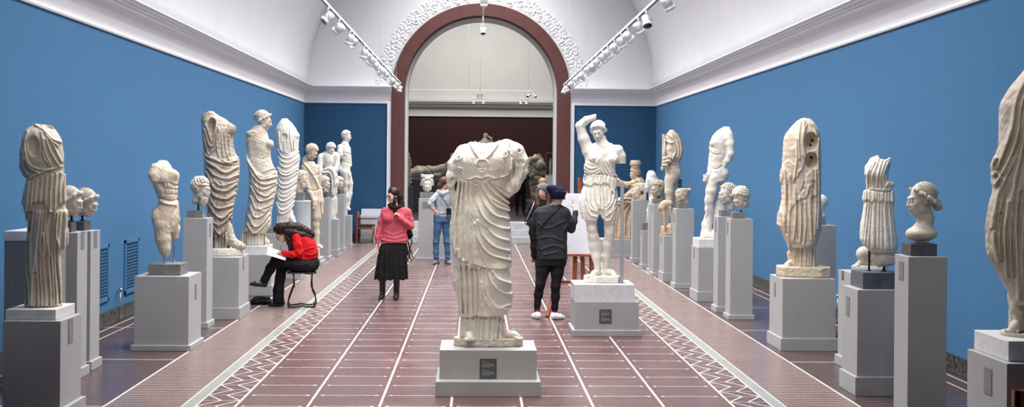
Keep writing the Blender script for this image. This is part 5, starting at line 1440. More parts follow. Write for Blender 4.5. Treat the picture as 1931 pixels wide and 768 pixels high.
# ================================================================ half-nude goddess with her head
def st_L6():
    fr = frame_on('bL6', 484, 18.4)
    root = fr.thing('draped_statue', 'half-nude marble goddess with head in profile and drapery round her hips, right arm lost', 'statue')
    y0 = fr.y0; b = y0
    g = Vox(448, 530, 236, b, -28, 30, .62)
    g.loft([(240, 481, 494, 1, 5), (245, 470, 499, 1, 10), (252, 463, 503, 1, 14), (266, 462, 506, 0, 17), (280, 463, 508, 0, 17), (296, 464, 509, 0, 15), (310, 467, 513, 0, 17), (325, 470, 519, 0, 19), (343, 471, 519, 0, 20), (362, 471, 517, 0, 21), (385, 469, 512, 0, 21), (400, 466, 509, 0, 21), (425, 463, 508, 0, 21), (440, 458, 501, 0, 20), (b, 460, 501, 0, 20)], n=2.25, sm=4)
    g.ell((506, 271, -8), (8.5, 8, 8), 3.5); g.ell((512, 270, -10), (2, 1.6, 1.6), 1); g.ell((507, 272, 10), (8, 8, 8), 3)
    g.ell((474, 252, -8), (12, 8, 6), 4)
    g.chain([(462, 446, -4, 8), (459, 456, -4, 7)], k=4); g.chain([(500, 452, -8, 5), (505, b - 4, -10, 4)], k=2)
    g.chain([(491, 236, 0, 7), (487, 246, 1, 12), (482, 256, 1, 14)], k=5); g.ell((474, 252, -19), (11.5, 5, 6), .8, mode='s')
    g.ell((474, 285, -20), (9, 5, 22), 4, rotm(-5), 's')
    g.layer([(462, 292), (470, 306), (480, 322), (496, 334), (512, 330), (522, 318), (530, 330), (520, 400), (512, 426), (500, 440), (478, 440), (462, 436), (455, 440), (462, 400), (468, 350), (466, 310)], 2.6, .5)
    sw = [[(464, 298), (474, 318), (492, 338), (522, 334)], [(466, 306), (476, 330), (496, 348), (519, 344)], [(469, 318), (480, 346), (498, 358), (518, 352)], [(472, 336), (484, 362), (500, 368), (516, 362)], [(472, 350), (486, 378), (500, 380), (514, 372)], [(471, 368), (482, 392), (498, 394), (511, 384)], [(469, 386), (480, 408), (496, 404), (509, 392)],
          [(467, 402), (478, 424), (494, 420), (508, 404)], [(465, 418), (478, 436), (494, 430), (508, 414)], [(486, 392), (498, 398), (508, 396)], [(484, 330), (500, 332), (518, 325)], [(496, 322), (510, 322), (520, 318)], [(474, 372), (470, 400), (464, 430)], [(478, 398), (472, 420), (462, 436)]]
    rn = random.Random(12)
    jit = [[(x + rn.uniform(-1.2, 1.2), y + rn.uniform(-2.5, 2.5) - (x - 490) * .10) for x, y in l] for l in sw]
    for l in jit: g.ridges([l], rn.uniform(.9, 1.6), rn.uniform(1.1, 2.2))
    for l in jit[:9]: g.ridges([[(x, y + 4 + rn.uniform(-1, 1)) for x, y in l]], 1.0, -1.2)
    for l in jit[:9]:
        k = rn.choice((1, 2)); g.ridges([[(l[i][0] + 2, l[i][1] + 6 - 3 * abs(i - k)) for i in range(len(l) - 1)]], .7, .9)
    g.ridges([[(478, 330), (484, 360), (478, 400), (470, 436)], [(490, 345), (488, 380), (480, 420), (478, 438)]], 1.0, 1.3)
    g.pleat(lambda X, Y: X / 4.4, 2.2, lambda X, Y: (Y > 438) * 1.0, p=.6)
    g.ridges([[(486, 300), (496, 300), (504, 296)]], 1, -.8)
    g.rough(.35, .3, 8)
    fr.mesh(g, 'figure', M['marble_cream'], root)
    h = Vox(470, 518, 202, 258, -20, 22, .42)
    hp = HeadPose((495, 227, 0), 36, turn=82, nod=8, tilt=2)
    skull(h, hp, neck=[(0, .10, -.3, .17), (0, .16, -.55, .18), (0, .16, -.8, .26)])
    hair_waves(h, hp, bun=(0, .44, .05, .17), grow=1.08)
    fr.mesh(h, 'head', M['marble_cream'], root)
st_L6()

# ================================================================ headless cloaked figure with a square socket
def st_L7():
    fr = frame_on('bL7', 536, 20.92)
    root = fr.thing('draped_statue', 'headless cloaked marble figure with a square socket cut in the upper arm', 'statue')
    y0 = fr.y0
    g = Vox(510, 574, 220, y0, -24, 24, .55)
    g.loft([(225, 530, 540, 1, 6), (229, 527, 546, 0, 10), (233, 524, 550, 0, 13), (243, 519, 557, 0, 16), (256, 519, 563, 0, 17), (270, 520, 562, 0, 16), (285, 523, 561, 0, 15), (297, 524, 565, 0, 16), (312, 524, 563, 0, 17), (340, 523, 560, 0, 18), (370, 521, 556, 0, 18), (400, 520, 549, 0, 17), (414, 520, 548, 0, 16), (y0, 518, 550, 0, 17)], n=2.3, sm=3)
    g.chain([(546, 400, -8, 6), (550, 412, -10, 5), (558, y0 - 3, -12, 4)], k=4)
    g.ell((556, 256, -6), (7, 7, 6), 3)
    g.box(529, 541, 251, 268, -24, -12.5, .4, mode='s'); g.box(537.5, 541.5, 256, 262, -24, -7, .2, mode='s')
    g.layer([(544, 232), (542, 262), (546, 284), (540, 290), (524, 286), (516, 284), (514, 226), (540, 222)], 1.6, .5, dmax=4)
    g.ridges([[(530, 285), (526, 276), (524, 250)], [(545, 240), (546, 262), (550, 284)], [(553, 262), (553, 282)], [(536, 272), (534, 284)]], 1.1, 1.6)
    rn = random.Random(4)
    for k in range(14):
        y = 292 + k * 7.9 + rn.uniform(-2, 2); dx = k * .6
        g.ridges([[(522 - k * .15, y - 7 + rn.uniform(-3, 3)), (530 - dx * .4, y + 4 + k * .3), (544 - dx * .6, y + 7), (563 - dx * 1.1, y - 4 + rn.uniform(-4, 2))]], rn.uniform(1.0, 1.6), rn.uniform(1.2, 2.4))
    g.pleat(lambda X, Y: X / 3.6, 1.8, lambda X, Y: (Y > 408) * (X < 546) * 1.0, p=.6)
    g.rough(.3, .3, 3)
    fr.mesh(g, 'figure', M['marble_white'], root)
st_L7()

# ================================================================ young male with a shoulder strap
def st_L8():
    fr = frame_on('bL8', 588, 23.5)
    root = fr.thing('male_statue', 'marble youth looking down, cloak strap over his shoulder and one arm lowered', 'statue')
    y0 = fr.y0
    base_slab(fr, oval(589, 0, 20, 14, 24, 2.5), 4, 'base', M['marble_tan'], root, .3)
    b = y0 - 3
    g = Vox(558, 614, 292, b + 1, -22, 24, .55)
    g.loft([(304, 574, 590, 1, 7), (312, 567, 596, 0, 11), (322, 566, 598, 0, 12), (336, 568, 599, 0, 11.5), (348, 571, 599, 0, 10.5), (358, 573, 601, 0, 11), (372, 573, 603, 0, 12), (382, 575, 603, 0, 12)], n=2.2, sm=3)
    g.chain([(594, 380, -4, 9), (596, 410, -5, 7.5), (595, 424, -5, 6), (596, 440, -3, 6), (598, b - 4, -4, 4)], k=4)
    g.chain([(584, 382, 4, 9), (583, 412, 4, 7.5), (582, 428, 4, 6), (584, 444, 6, 6), (586, b - 4, 6, 4)], k=4)
    foot(g, (596, b, -4), (609, b, -8), 4, 1.5); foot(g, (584, b, 6), (594, b, 2), 4, 1.5)
    g.chain([(573, 317, -8, 7), (574, 332, -11, 6), (577, 346, -13, 5), (584, 364, -14, 4.4), (590, 378, -14, 3.4)], k=3)
    g.chain([(590, 378, -14, 3.6), (591, 386, -14, 3.2)], k=1.5)
    for i in range(4): g.cap((589 + i * 1.5, 386, -15 + i * .4), (589.5 + i * 1.5, 394 - abs(i - 1.5), -15), .9, .8, k=.6)
    g.cap((592, 380, -12), (596, 388, -15), 1.1, .9, k=.6)
    g.chain([(596, 316, 8, 6), (600, 332, 12, 5.5), (600, 350, 12, 4.5)], k=3)
    g.chain([(602, 356, 4, 5), (604, 380, 4, 5.5), (604, 402, 4, 4.5), (602, 412, 4, 2.5)], k=3)
    g.ridges([[(572, 308), (582, 320), (594, 338), (600, 352)]], 2.0, 2.2, dmax=4); g.ridges([[(600, 356), (602, 410)], [(604, 360), (606, 400)]], 1, 1.3)
    g.ridges([[(578, 356), (590, 360), (601, 357)]], 1.4, -1.0, dmax=0); g.ridges([[(584, 328), (592, 332), (598, 328)]], 1.2, -1)
    g.rough(.25, .3, 5)
    fr.mesh(g, 'figure', M['marble_tan'], root)
    h = Vox(568, 606, 268, 318, -18, 18, .38)
    hp = HeadPose((586.5, 287, -2), 28, turn=58, nod=24, tilt=4)
    skull(h, hp, neck=[(0, .10, -.3, .19), (0, .18, -.6, .2), (0, .2, -.85, .26)], male=True)
    hair_curls(h, hp, 130, .075, seed=4)
    fr.mesh(h, 'head', M['marble_tan'], root)
st_L8()

# ================================================================ stooping male with cloth over his knee
def st_LB():
    fr = frame_on('bLB', 624, 25.95)
    root = fr.thing('male_statue', 'pale marble man stooping forward over a raised knee with cloth', 'statue')
    y0 = fr.y0; b = y0
    g = Vox(592, 646, 276, b + 1, -20, 22, .5)
    g.chain([(620, 332, 4, 9), (619, 318, 2, 9), (619, 303, 0, 11), (618, 296, -2, 9)], k=5)
    g.chain([(607, 296, 0, 7), (630, 294, 0, 8)], k=5)
    g.chain([(604, 298, -2, 6.5), (602.5, 312, -6, 5.2), (604, 323, -10, 4.6), (614, 328, -12, 3.8), (604, 334, -12, 3)], k=2.5)
    g.chain([(634, 295, -2, 6.5), (635, 310, -5, 5.2), (632, 321, -10, 4.5), (620, 325, -12, 3.8), (608, 328, -13, 3)], k=2.5)
    for i in range(4): g.cap((606, 326 + i * 1.6, -14), (600.5, 329 + i * 1.9, -14), .9, .7, k=.5)
    g.chain([(618, 330, 0, 8), (628, 330, -8, 7.4), (632, 344, -10, 6), (630, 362, -6, 5), (629, 372, -6, 4)], k=3)     # raised leg
    g.chain([(618, 334, 6, 8), (622, 356, 6, 7), (624, 372, 6, 5), (625, 386, 7, 5), (625, b - 5, 7, 3.6)], k=3)
    foot(g, (624, b, 7), (633, b, 2), 3.6, 1.5)
    g.box(624, 636, 374, b, -12, 2, 1.5, k=1); foot(g, (626, 375, -5), (635, 375, -9), 3, 1)
    # cloth over the thigh
    g.chain([(612, 324, -12, 5), (624, 320, -13, 6), (630, 332, -13, 5), (628, 346, -13, 4), (627, 366, -12, 3)], k=2.5)
    g.ridges([[(610, 320), (622, 318), (630, 330), (631, 350)], [(608, 326), (620, 326), (625, 340), (625, 362)], [(612, 332), (619, 338), (620, 354)]], 1.1, 1.8, dmax=0)
    g.rough(.2, .3, 5)
    fr.mesh(g, 'figure', M['marble_white'], root)
    h = Vox(606, 640, 266, 306, -20, 14, .36)
    hp = HeadPose((622.5, 281, -5), 22, turn=40, nod=30, tilt=6)
    skull(h, hp, neck=[(0, .10, -.3, .2), (0, .2, -.6, .22), (0, .3, -.85, .28)], male=True)
    hair_curls(h, hp, 110, .08, seed=14)
    fr.mesh(h, 'head', M['marble_white'], root)
st_LB()

# ================================================================ far nude male, hip to the left
def st_LD():
    fr = frame_on('bLD', 650, 28.35)
    root = fr.thing('male_statue', 'small-looking nude marble athlete in profile, farthest statue on the left', 'statue')
    y0 = fr.y0; b = y0
    g = Vox(630, 668, 266, b + 1, -18, 18, .45)
    g.loft([(271, 643, 654, 1, 5), (277, 637, 657, 0, 9), (286, 637, 659.5, 0, 10.5), (296, 640, 660, 0, 9.5), (304, 643, 660, 0, 8.5), (312, 640, 660, 0, 9.5), (322, 637.5, 660, 0, 10), (330, 640, 659, 0, 9.5)], n=2.2, sm=2)
    g.ell((641, 320, -4), (5, 5.5, 7), 2); g.ell((641, 320, 4), (5, 5.5, 7), 2)
    g.chain([(650, 326, -4, 8), (652, 346, -4, 6), (651, 358, -3, 5), (653, 372, -2, 4.6), (654, b - 4, -2, 3)], k=3)
    g.chain([(648, 328, 4, 8), (647, 348, 4, 6), (647, 360, 4, 5), (648, 374, 5, 4.6), (650, b - 4, 5, 3)], k=3)
    foot(g, (653, b, -2), (661, b, -4), 3, 1); foot(g, (649, b, 5), (656, b, 2), 3, 1)
    g.chain([(640, 278, -6, 5.5), (639, 288, -9, 4.6), (641, 296, -10, 3.8)], k=2.5); g.box(630, 652, 294, 304, -18, -9, .2, k=.5, mode='s'); g.chain([(652, 266, 0, 4), (650, 272, 0, 7.5)], k=4)
    g.chain([(656, 280, 6, 4.5), (658, 296, 9, 3.6), (660, 312, 8, 3)], k=2)
    g.chain([(658, 326, 4, 3.6), (661, 346, 4, 4.2), (660, 366, 3, 4), (657, 384, 2, 3.2), (656, b, 2, 3)], k=2.5)
    g.ridges([[(657, 326), (659, 350), (656, 380)], [(660, 330), (662, 352), (659, 378)]], .9, 1.3)
    g.ridges([[(648, 306), (659, 308)], [(650, 288), (658, 291)]], .9, -.7)
    fr.mesh(g, 'figure', M['marble_white'], root)
    h = Vox(640, 668, 242, 278, -14, 14, .33)
    hp = HeadPose((652.5, 257, 0), 20.5, turn=72, nod=6)
    skull(h, hp, neck=[(0, .10, -.3, .2), (0, .14, -.6, .21), (0, .12, -.8, .26)], male=True)
    hair_curls(h, hp, 110, .08, seed=9)
    fr.mesh(h, 'head', M['marble_white'], root)
st_LD()

# ================================================================ headless nude male, right side
def st_R5():
    fr = frame_on('bR5', 1352, 17.9)
    root = fr.thing('male_statue', 'headless nude white marble male with his arm bent behind his back', 'statue')
    y0 = fr.y0; b = y0
    g = Vox(1318, 1392, 232, b + 1, -28, 28, .62)
    g.loft([(239, 1363, 1374, 1, 6), (243, 1355, 1377, 0, 10), (250, 1347, 1379, 0, 14), (257, 1341, 1379, 0, 16), (270, 1337, 1377, 0, 18), (290, 1336, 1374, 0, 17), (304, 1336, 1370, 0, 15), (316, 1335, 1369, 0, 16), (328, 1336, 1373, 0, 17), (342, 1336, 1369, 0, 16)], n=2.2, sm=4)
    g.ell((1365, 326, -6), (9, 9, 12), 4); g.ell((1364, 326, 7), (9, 9, 12), 4)
    g.ell((1346, 270, -9), (9, 8, 8), 4); g.ell((1345, 271, 9), (9, 8, 8), 4)
    g.chain([(1372, 256, -9, 9.5), (1376, 272, -13, 8), (1377, 290, -15, 6.8), (1371, 303, -13, 5.4), (1365, 312, -11, 3.8)], k=3.5)
    g.chain([(1364, 312, -11, 3.8), (1361, 318, -10, 3)], k=1.5)
    for i in range(4): g.cap((1363, 313 + i, -12 + i), (1358.5, 318 + i * 1.2, -11 + i), 1.2, 1, k=.6)
    g.chain([(1349, 262, 10, 8), (1342, 276, 16, 6), (1340, 300, 17, 5), (1336, 322, 14, 4)], k=3)
    g.chain([(1344, 338, -7, 12), (1341, 360, -10, 10.5), (1337, 378, -10, 8.5), (1337, 394, -7, 8), (1337, 418, -5, 6), (1335, b - 6, -5, 5)], k=4)
    g.chain([(1354, 338, 7, 13), (1350, 364, 8, 11.5), (1350, 382, 8, 9), (1352, 400, 10, 9), (1354, 424, 12, 6.5), (1355, b - 6, 12, 5.5)], k=4)
    foot(g, (1338, b, -5), (1322, b, -12), 5.2, 2); foot(g, (1358, b, 12), (1343, b, 8), 5.2, 2)
    g.chain([(1354, 384, 4, 10), (1358, 410, 2, 12), (1358, b - 4, 2, 14)], k=5)                     # tree stump support
    g.chain([(1333, 408, 2, 5), (1330, 424, 0, 7), (1332, b - 4, 0, 11), (1346, b - 4, 0, 11)], k=4)
    # hand with an object at the groin
    g.chain([(1340, 318, -8, 3), (1335, 330, -12, 4.4), (1330, 336, -14, 4.4)], k=2); g.ell((1329, 340, -14), (5, 4, 4), 1.5)
    for i in range(4): g.cap((1331, 330 + i * 2.6, -17), (1325.5, 331 + i * 2.9, -16), 1.3, 1.1, k=.6)
    g.ridges([[(1337, 287), (1346, 292), (1358, 292)], [(1338, 314), (1348, 320), (1360, 314)]], 1.8, -.8); g.ridges([[(1345, 262), (1344, 290), (1342, 312)]], 1.8, -.45); g.ridges([[(1338, 277), (1350, 281)]], 1.8, -.5)
    g.ridges([[(1332, 372), (1334, 392), (1330, 410)]], 1.4, 1.2)
    g.ell((1356, 238, 0), (9, 12, 5), 1.5, rotm(-28), 's')
    g.rough(.3, .28, 4)
    fr.mesh(g, 'figure', M['marble_white'], root)
st_R5()

# ================================================================ cloaked nude with a staff and brown animal
def st_R7():
    fr = frame_on('R7', 1266, 20.95)
    root = fr.thing('male_statue', 'headless nude marble male wrapped in a brown-stained cloak, standing with a brown animal', 'statue')
    y0 = fr.y0; b = y0 - 14
    base_slab(fr, oval(1266, 0, 20, 16, 28, 2.2), 17, 'base', M['marble_brown'], root, .5)
    g = Vox(1238, 1296, 238, b + 2, -24, 26, .55)
    g.loft([(247, 1262, 1268, 1, 5), (254, 1256, 1275, 1, 11), (266, 1253, 1282, 0, 14), (284, 1253, 1286, 0, 15), (300, 1254, 1283, 0, 14), (310, 1254, 1281, 0, 13), (322, 1254, 1283, 0, 14), (336, 1254, 1280, 0, 13), (344, 1255, 1276, 0, 12)], n=2.2, sm=3)
    g.chain([(1262, 262, -8, 8), (1262, 282, -13, 6.6), (1264, 296, -15, 6), (1255, 308, -16, 5), (1249, 317, -15, 3.8)], k=3)
    for i in range(4): g.cap((1250, 312 + i * 1.8, -17), (1246, 316 + i * 1.6, -16), 1.1, 1, k=.5)
    g.box(1247, 1252.5, 254, 312, -19, -13, 1, k=.8)
    g.ell((1276, 326, -5), (7, 7, 9), 3); g.ell((1276, 326, 6), (7, 7, 9), 3)
    g.chain([(1262, 338, -6, 10), (1261, 362, -7, 8), (1262, 374, -6, 7), (1264, 390, -3, 6.8), (1270, 410, 0, 5), (1272, b - 5, 0, 4.2)], k=3.5)
    g.chain([(1268, 340, 6, 10), (1270, 364, 7, 8.5), (1276, 378, 8, 7.5), (1284, 396, 8, 6.5), (1288, 412, 8, 5), (1282, b - 4, 8, 4.4)], k=3.5)
    foot(g, (1272, b, 0), (1257, b, -6), 4.4, 1.5); foot(g, (1282, b, 8), (1270, b, 6), 4.4, 1.5)
    g.layer([(1250, 290), (1270, 296), (1284, 302), (1292, 280), (1290, 250), (1266, 238), (1254, 252)], 1.8, .5)
    g.ridges([[(1262, 248), (1274, 262), (1279, 284), (1276, 300)], [(1266, 248), (1279, 262), (1284, 282), (1280, 302)], [(1257, 254), (1268, 264), (1273, 284), (1268, 298)], [(1254, 266), (1262, 270), (1270, 268)], [(1250, 300), (1262, 296), (1274, 304)], [(1250, 306), (1260, 304), (1272, 310)], [(1248, 312), (1256, 312), (1262, 318)]], 1.4, 2.3)
    g.rough(.35, .28, 7)
    fr.mesh(g, 'figure', M['marble_tan'], root)
    a = Vox(1238, 1276, 374, b + 2, -26, 4, .5)
    a.chain([(1262, 384, -12, 7), (1254, 386, -14, 8), (1249, 390, -15, 6)], k=3)
    a.chain([(1250, 392, -17, 5), (1253, 406, -18, 3.2), (1254, b - 1, -18, 2.6)], k=2); a.chain([(1262, 392, -16, 4.6), (1266, 406, -16, 3), (1268, b - 1, -16, 2.6)], k=2)
    a.chain([(1248, 386, -15, 5), (1244, 392, -16, 3.5), (1243, 398, -16, 2.2)], k=2)
    a.rough(.3, .4, 2)
    fr.mesh(a, 'animal', M['marble_brown'], root)
    bb = frame_on('R7', 1283, 21.03); 
st_R7()

# ================================================================ seated goddess with a tall crown
def st_R11():
    fr = frame_on('R11', 1180, 26.35)
    root = fr.thing('seated_statue', 'seated brown-stained goddess in a tall crown stretching out her arms', 'statue')
    y0 = fr.y0; b = y0
    g = Vox(1146, 1226, 326, b + 1, -28, 30, .55)
    g.box(1166, 1214, 385, b, -16, 22, 4, k=2); g.box(1196, 1216, 352, 400, 4, 22, 3, k=3)
    g.loft([(334, 1196, 1208, 2, 7), (341, 1191, 1216, 1, 11), (355, 1190, 1217, 1, 12), (372, 1188, 1216, 1, 13), (392, 1184, 1216, 1, 15)], n=2.3, sm=3)
    g.chain([(1200, 380, -8, 10), (1182, 378, -11, 9.5), (1170, 382, -12, 8.5)], k=4); g.chain([(1200, 386, 6, 11), (1178, 384, 6, 10), (1166, 388, 4, 9)], k=4)
    g.loft([(384, 1162, 1194, -2, 15), (410, 1160, 1192, -2, 16), (b, 1155, 1194, -2, 18)], n=2.5, k=4)
    g.chain([(1196, 345, -9, 6.5), (1182, 349, -14, 5.4), (1168, 344, -17, 4.4), (1163, 342, -18, 3.6)], k=3); g.ell((1163, 340, -18), (5.5, 5, 4.8), 1.5)
    g.chain([(1196, 350, -10, 6), (1188, 364, -15, 5), (1174, 373, -18, 4.2), (1164, 378, -19, 3.4)], k=3)
    for i in range(4): g.cap((1166, 375 + i * 1.5, -20), (1160, 376 + i * 1.8, -20), 1, .8, k=.5)
    g.ridges([[(1196, 342), (1204, 356), (1206, 375)], [(1206, 340), (1212, 356), (1212, 376)], [(1192, 350), (1198, 366), (1194, 380)], [(1190, 384), (1180, 402), (1178, 440)], [(1182, 382), (1172, 400), (1168, 445)], [(1172, 386), (1164, 405), (1160, 448)], [(1192, 392), (1188, 420), (1188, 448)], [(1168, 378), (1180, 374), (1194, 376)], [(1166, 384), (1180, 381), (1196, 384)], [(1200, 392), (1198, 420), (1202, 448)], [(1208, 394), (1208, 440)]], 1.5, 2.4)
    g.rough(.6, .3, 6)
    fr.mesh(g, 'figure', M['marble_brown'], root)
    h = Vox(1176, 1214, 302, 350, -16, 18, .4)
    hp = HeadPose((1196, 328, 0), 23, turn=-62, nod=4, tilt=0)
    skull(h, hp, neck=[(0, .10, -.3, .2), (0, .14, -.6, .22), (0, .2, -.85, .3)])
    hair_waves(h, hp, bun=(0, .42, -.02, .17))
    P0, P1 = hp(0, .08, .34), hp(0, .13, .86)
    h.cap(P0, P1, 7.6, 10.5, k=1); h.cap(hp(0, .13, .86), hp(0, .16, 1.2), 8, 9, k=0, mode='s')
    for k in range(14):
        a = 2 * math.pi * k / 14; h.ell(hp(.43 * math.cos(a), .12 + .43 * math.sin(a), .80), 1.5, .6)
    fr.mesh(h, 'head', M['marble_brown'], root)
st_R11()

# ================================================================ small white veiled torso
def st_R8a():
    s, tp = plinth('display_plinth', 'low plinth mostly hidden behind tall ones, under the white bent torso', 1223, 1262, 411, 23.9, .4, .1); del s['_top']
    fr = frame_on(tp, 1230, 24.1)
    root = fr.thing('male_torso', 'small plain white headless torso bending forward behind the curly bearded head', 'statue')
    y0 = fr.y0
    g = Vox(1210, 1248, 316, y0 + 1, -14, 16, .45)
    g.chain([(1228, 334, 0, 10), (1229, 346, 0, 11.5), (1231, 358, 0, 9)], k=5); g.ell((1227, 328, 0), (7, 7, 7), 4)
    g.chain([(1222, 340, -7, 5), (1220, 354, -8, 3.6), (1221, 360, -8, 3)], k=3); g.chain([(1236, 338, 6, 5), (1238, 352, 8, 4)], k=3)
    g.chain([(1231, 362, 0, 9), (1232, 378, -3, 8), (1230, 396, -4, 6), (1229, y0, -4, 5)], k=4); g.chain([(1226, 385, 4, 4), (1223, 398, 4, 3.4), (1223, y0, 4, 3)], k=3)
    g.ell((1227, 319, 0), (5, 8, 3), 1, mode='s')
    g.rough(.2, .4, 3)
    fr.mesh(g, 'figure', M['plaster_cast'], root)
st_R8a()

# ================================================================ small kneeling fragment behind the girl
def st_R2b():
    s, tp = plinth('display_plinth', 'small low plinth under the kneeling leg fragment, behind the headless girl', 1604, 1668, 515, 11.7, .4, .1, card=('L', .05, .92, .07, .09), cardmat='label_dark'); del s['_top']
    fr = frame_on(tp, 1632, 11.92)
    root = fr.thing('leg_fragment', 'small marble fragment of a kneeling leg on a thin slab behind the headless girl', 'statue')
    y0 = fr.y0
    base_slab(fr, [(1605, -14), (1664, -16), (1674, 0), (1668, 14), (1612, 14)], 11, 'base', M['marble_white'], root, .4)
    b = y0 - 9
    g = Vox(1600, 1672, 456, b + 1, -22, 20, .75)
    g.chain([(1628, 478, -4, 13), (1646, 474, -2, 14), (1656, 482, 0, 14)], k=4); g.chain([(1626, 480, -4, 12), (1628, 492, -4, 8.5), (1634, b - 5, -4, 6.5)], k=4)
    g.chain([(1660, 480, 2, 12), (1650, 496, 2, 10), (1656, b - 4, 2, 8)], k=4); foot(g, (1634, b, -4), (1612, b, -10), 6, 2)
    fr.mesh(g, 'figure', M['marble_cream'], root)
st_R2b()
# ================================================================ portrait and god heads on blocks
def bust(key, x0, Y, c, H, turn, nod, tilt, mat, label, bounds, hair='curl', male=True, neck=None, rod=None, h=None, extra=None, bearded=False, name='marble_bust', cat='bust', n=130, r=.07, seed=1, ears=True, **kw):
    fr = frame_on(key, x0, Y)
    root = fr.thing(name, label, cat)
    x_0, x_1, ya, yb = bounds
    yb = min(yb, fr.y0 + 1)
    g = Vox(x_0, x_1, ya, yb, -H * .75, H * .75, h or max(H / 100, .4))
    hp = HeadPose((c[0], c[1], c[2] if len(c) > 2 else 0), H, turn, nod, tilt)
    skull(g, hp, neck=neck, male=male, ears=ears)
    if hair == 'curl': hair_curls(g, hp, n, r, seed=seed, **kw)
    elif hair == 'wave': hair_waves(g, hp, **kw)
    if bearded: beard(g, hp)
    if extra: extra(g, hp, fr)
    fr.mesh(g, 'head', M[mat], root)
    if rod:
        x, yt, d, rad = rod; rod_to(fr, x, yt, d, rad, M['black_metal'], root)
    return root

NK = [(0, .10, -.3, .19), (0, .17, -.55, .20)]
# bearded head, left
def ex_l4(g, hp, fr):
    H = hp.H
    for i in range(16):
        t = i / 15; a = -1.9 + t * 3.8
        g.ell(hp(.34 * math.sin(a), .06 - .36 * math.cos(a), .20), .055 * H, .02 * H)
    g.cap(hp(0, .16, -.3), hp(0, .22, -.48), .16 * H, .15 * H, k=2)
bust('bL4', 376, 14.66, (379, 356, 0), 42, 68, 6, 2, 'marble_cream', 'bearded marble head with a hair fillet in profile on a tall plinth, left row', (350, 408, 328, 400), bearded=True, neck=NK, rod=(374, 385, 0, .012), extra=ex_l4, seed=2)
# pair at the left edge
bust('bL2a', 136, 11.21, (134.5, 380, 0), 54, 62, 14, -4, 'marble_cream', 'marble head in profile half hidden by the left edge statue, nearer of two', (98, 172, 345, 420), rod=(135, 404, 0, .012), neck=[(0, .08, -.3, .18), (0, .1, -.42, .17)], seed=5, hair='wave', male=False)
bust('bL2b', 158, 11.68, (164, 383, 0), 51, 66, 18, 0, 'marble_cream', 'marble head in profile with rippled hair beside the wall, farther of two', (128, 200, 350, 420), rod=(155, 404, 0, .011), neck=[(0, .08, -.3, .18), (0, .1, -.4, .17)], seed=6, hair='wave', male=False)
# drum head with its curved shoulder piece
def ex_dr(g, hp, fr):
    g.loft([(344, 555, 566, 2, 5), (352, 553, 572, 2, 7), (fr.y0, 556, 572, 2, 7)], n=2.3, k=3)
bust('bdrum', 566, 22.4, (568, 336, 0), 27, 78, 4, 4, 'marble_tan', 'bearded marble herm head in profile on the round drum', (546, 590, 318, 366), bearded=True, neck=NK, extra=ex_dr, seed=8, h=.42)
bust('bLA', 611, 24.82, (612, 346.5, 0), 26, 66, 12, 0, 'marble_tan', 'bearded brown-tinted marble head on the tall plinth left of the stooping man', (594, 632, 328, 366), bearded=True, neck=NK, seed=10, h=.4)
bust('bLC', 638, 27.36, (639, 346, 0), 24, 40, 10, 0, 'marble_tan', 'round curly marble head with a broken nose right of the stooping man', (622, 656, 330, 364), neck=NK, seed=11, h=.4, r=.08)
# small crowned head, centre left
def ex_b(g, hp, fr):
    H = hp.H
    for k in range(22):
        a = math.pi * (k / 21 - .5) * 1.5
        for z, q in ((.44, .06), (.52, .055)):
            g.ell(hp(.33 * math.sin(a), .08 - .34 * math.cos(a), z), q * H, .02 * H)
bust('bB', 806, 25.33, (805.5, 347, 0), 31, 4, 2, 0, 'marble_white', 'small marble woman head with piled curls facing the viewer, beside the hoodie visitor', (786, 826, 324, 366), hair='wave', male=False, neck=[(0, .06, -.3, .17), (0, .08, -.46, .17)], rod=(806, 361, 0, .012), extra=ex_b, h=.4)
# right row
def ex_r1(g, hp, fr):
    H = hp.H
    # twisted roll of hair running back to a knot in the nape
    for sx in (-1, 1):
        for k in range(13):
            t = k / 12
            p = (sx * (.17 + .20 * math.sin(t * 3.0)), -.255 + .76 * t, .30 - .48 * t + .03 * math.sin(k * 2.2))
            g.ell(hp(*p), ((.085 + .02 * math.sin(t * 3)) * H, .05 * H, .075 * H), .018 * H, hp.R @ rotm(35 * sx, 0, 30))
    for k in range(9):
        t = k / 8; g.cap(hp(-.2 + .05 * k, .46, -.02), hp(-.16 + .04 * k, .56, -.26), .05 * H, .06 * H, k=.02 * H)
    g.ell(hp(0, .50, -.16), (.26 * H, .14 * H, .19 * H), .03 * H, hp.R)
    # neck and draped-free bust with a ragged underside
    g.chain([(*hp(0, .10, -.28), .20 * H), (*hp(0, .16, -.55), .225 * H), (1741, 430, 0, 18)], k=5)
    g.ell((1738, 441, 0), (30, 26, 14), 9); g.ell((1730, 443, 0), (22, 20, 13), 6)
    g.box(1700, 1775, fr.y0 - 5, fr.y0 + 8, -40, 40, 1, mode='s')
    g.box(1726, 1752, fr.y0 - 9, fr.y0, -12, 12, 2, k=3)
bust('bR1', 1742, 9.18, (1736, 377, 0), 64, -68, 2, 0, 'marble_cream', 'large marble woman bust in left profile with a braided roll and knot of hair', (1696, 1792, 338, 470), hair='wave', male=False, roll=False, extra=ex_r1, h=.72)
def ex_4a(g, hp, fr):
    g.chain([(*hp(0, .12, -.35), .18 * hp.H), (*hp(0, .16, -.66), .2 * hp.H)], k=2)
bust('bR4a', 1373, 16.45, (1371, 366, 0), 39, -62, 2, 0, 'marble_cream', 'marble youth head with short hair and neck, on the farther of two slim plinths', (1346, 1396, 340, 398), seed=21, neck=NK, extra=ex_4a, r=.052, n=150)
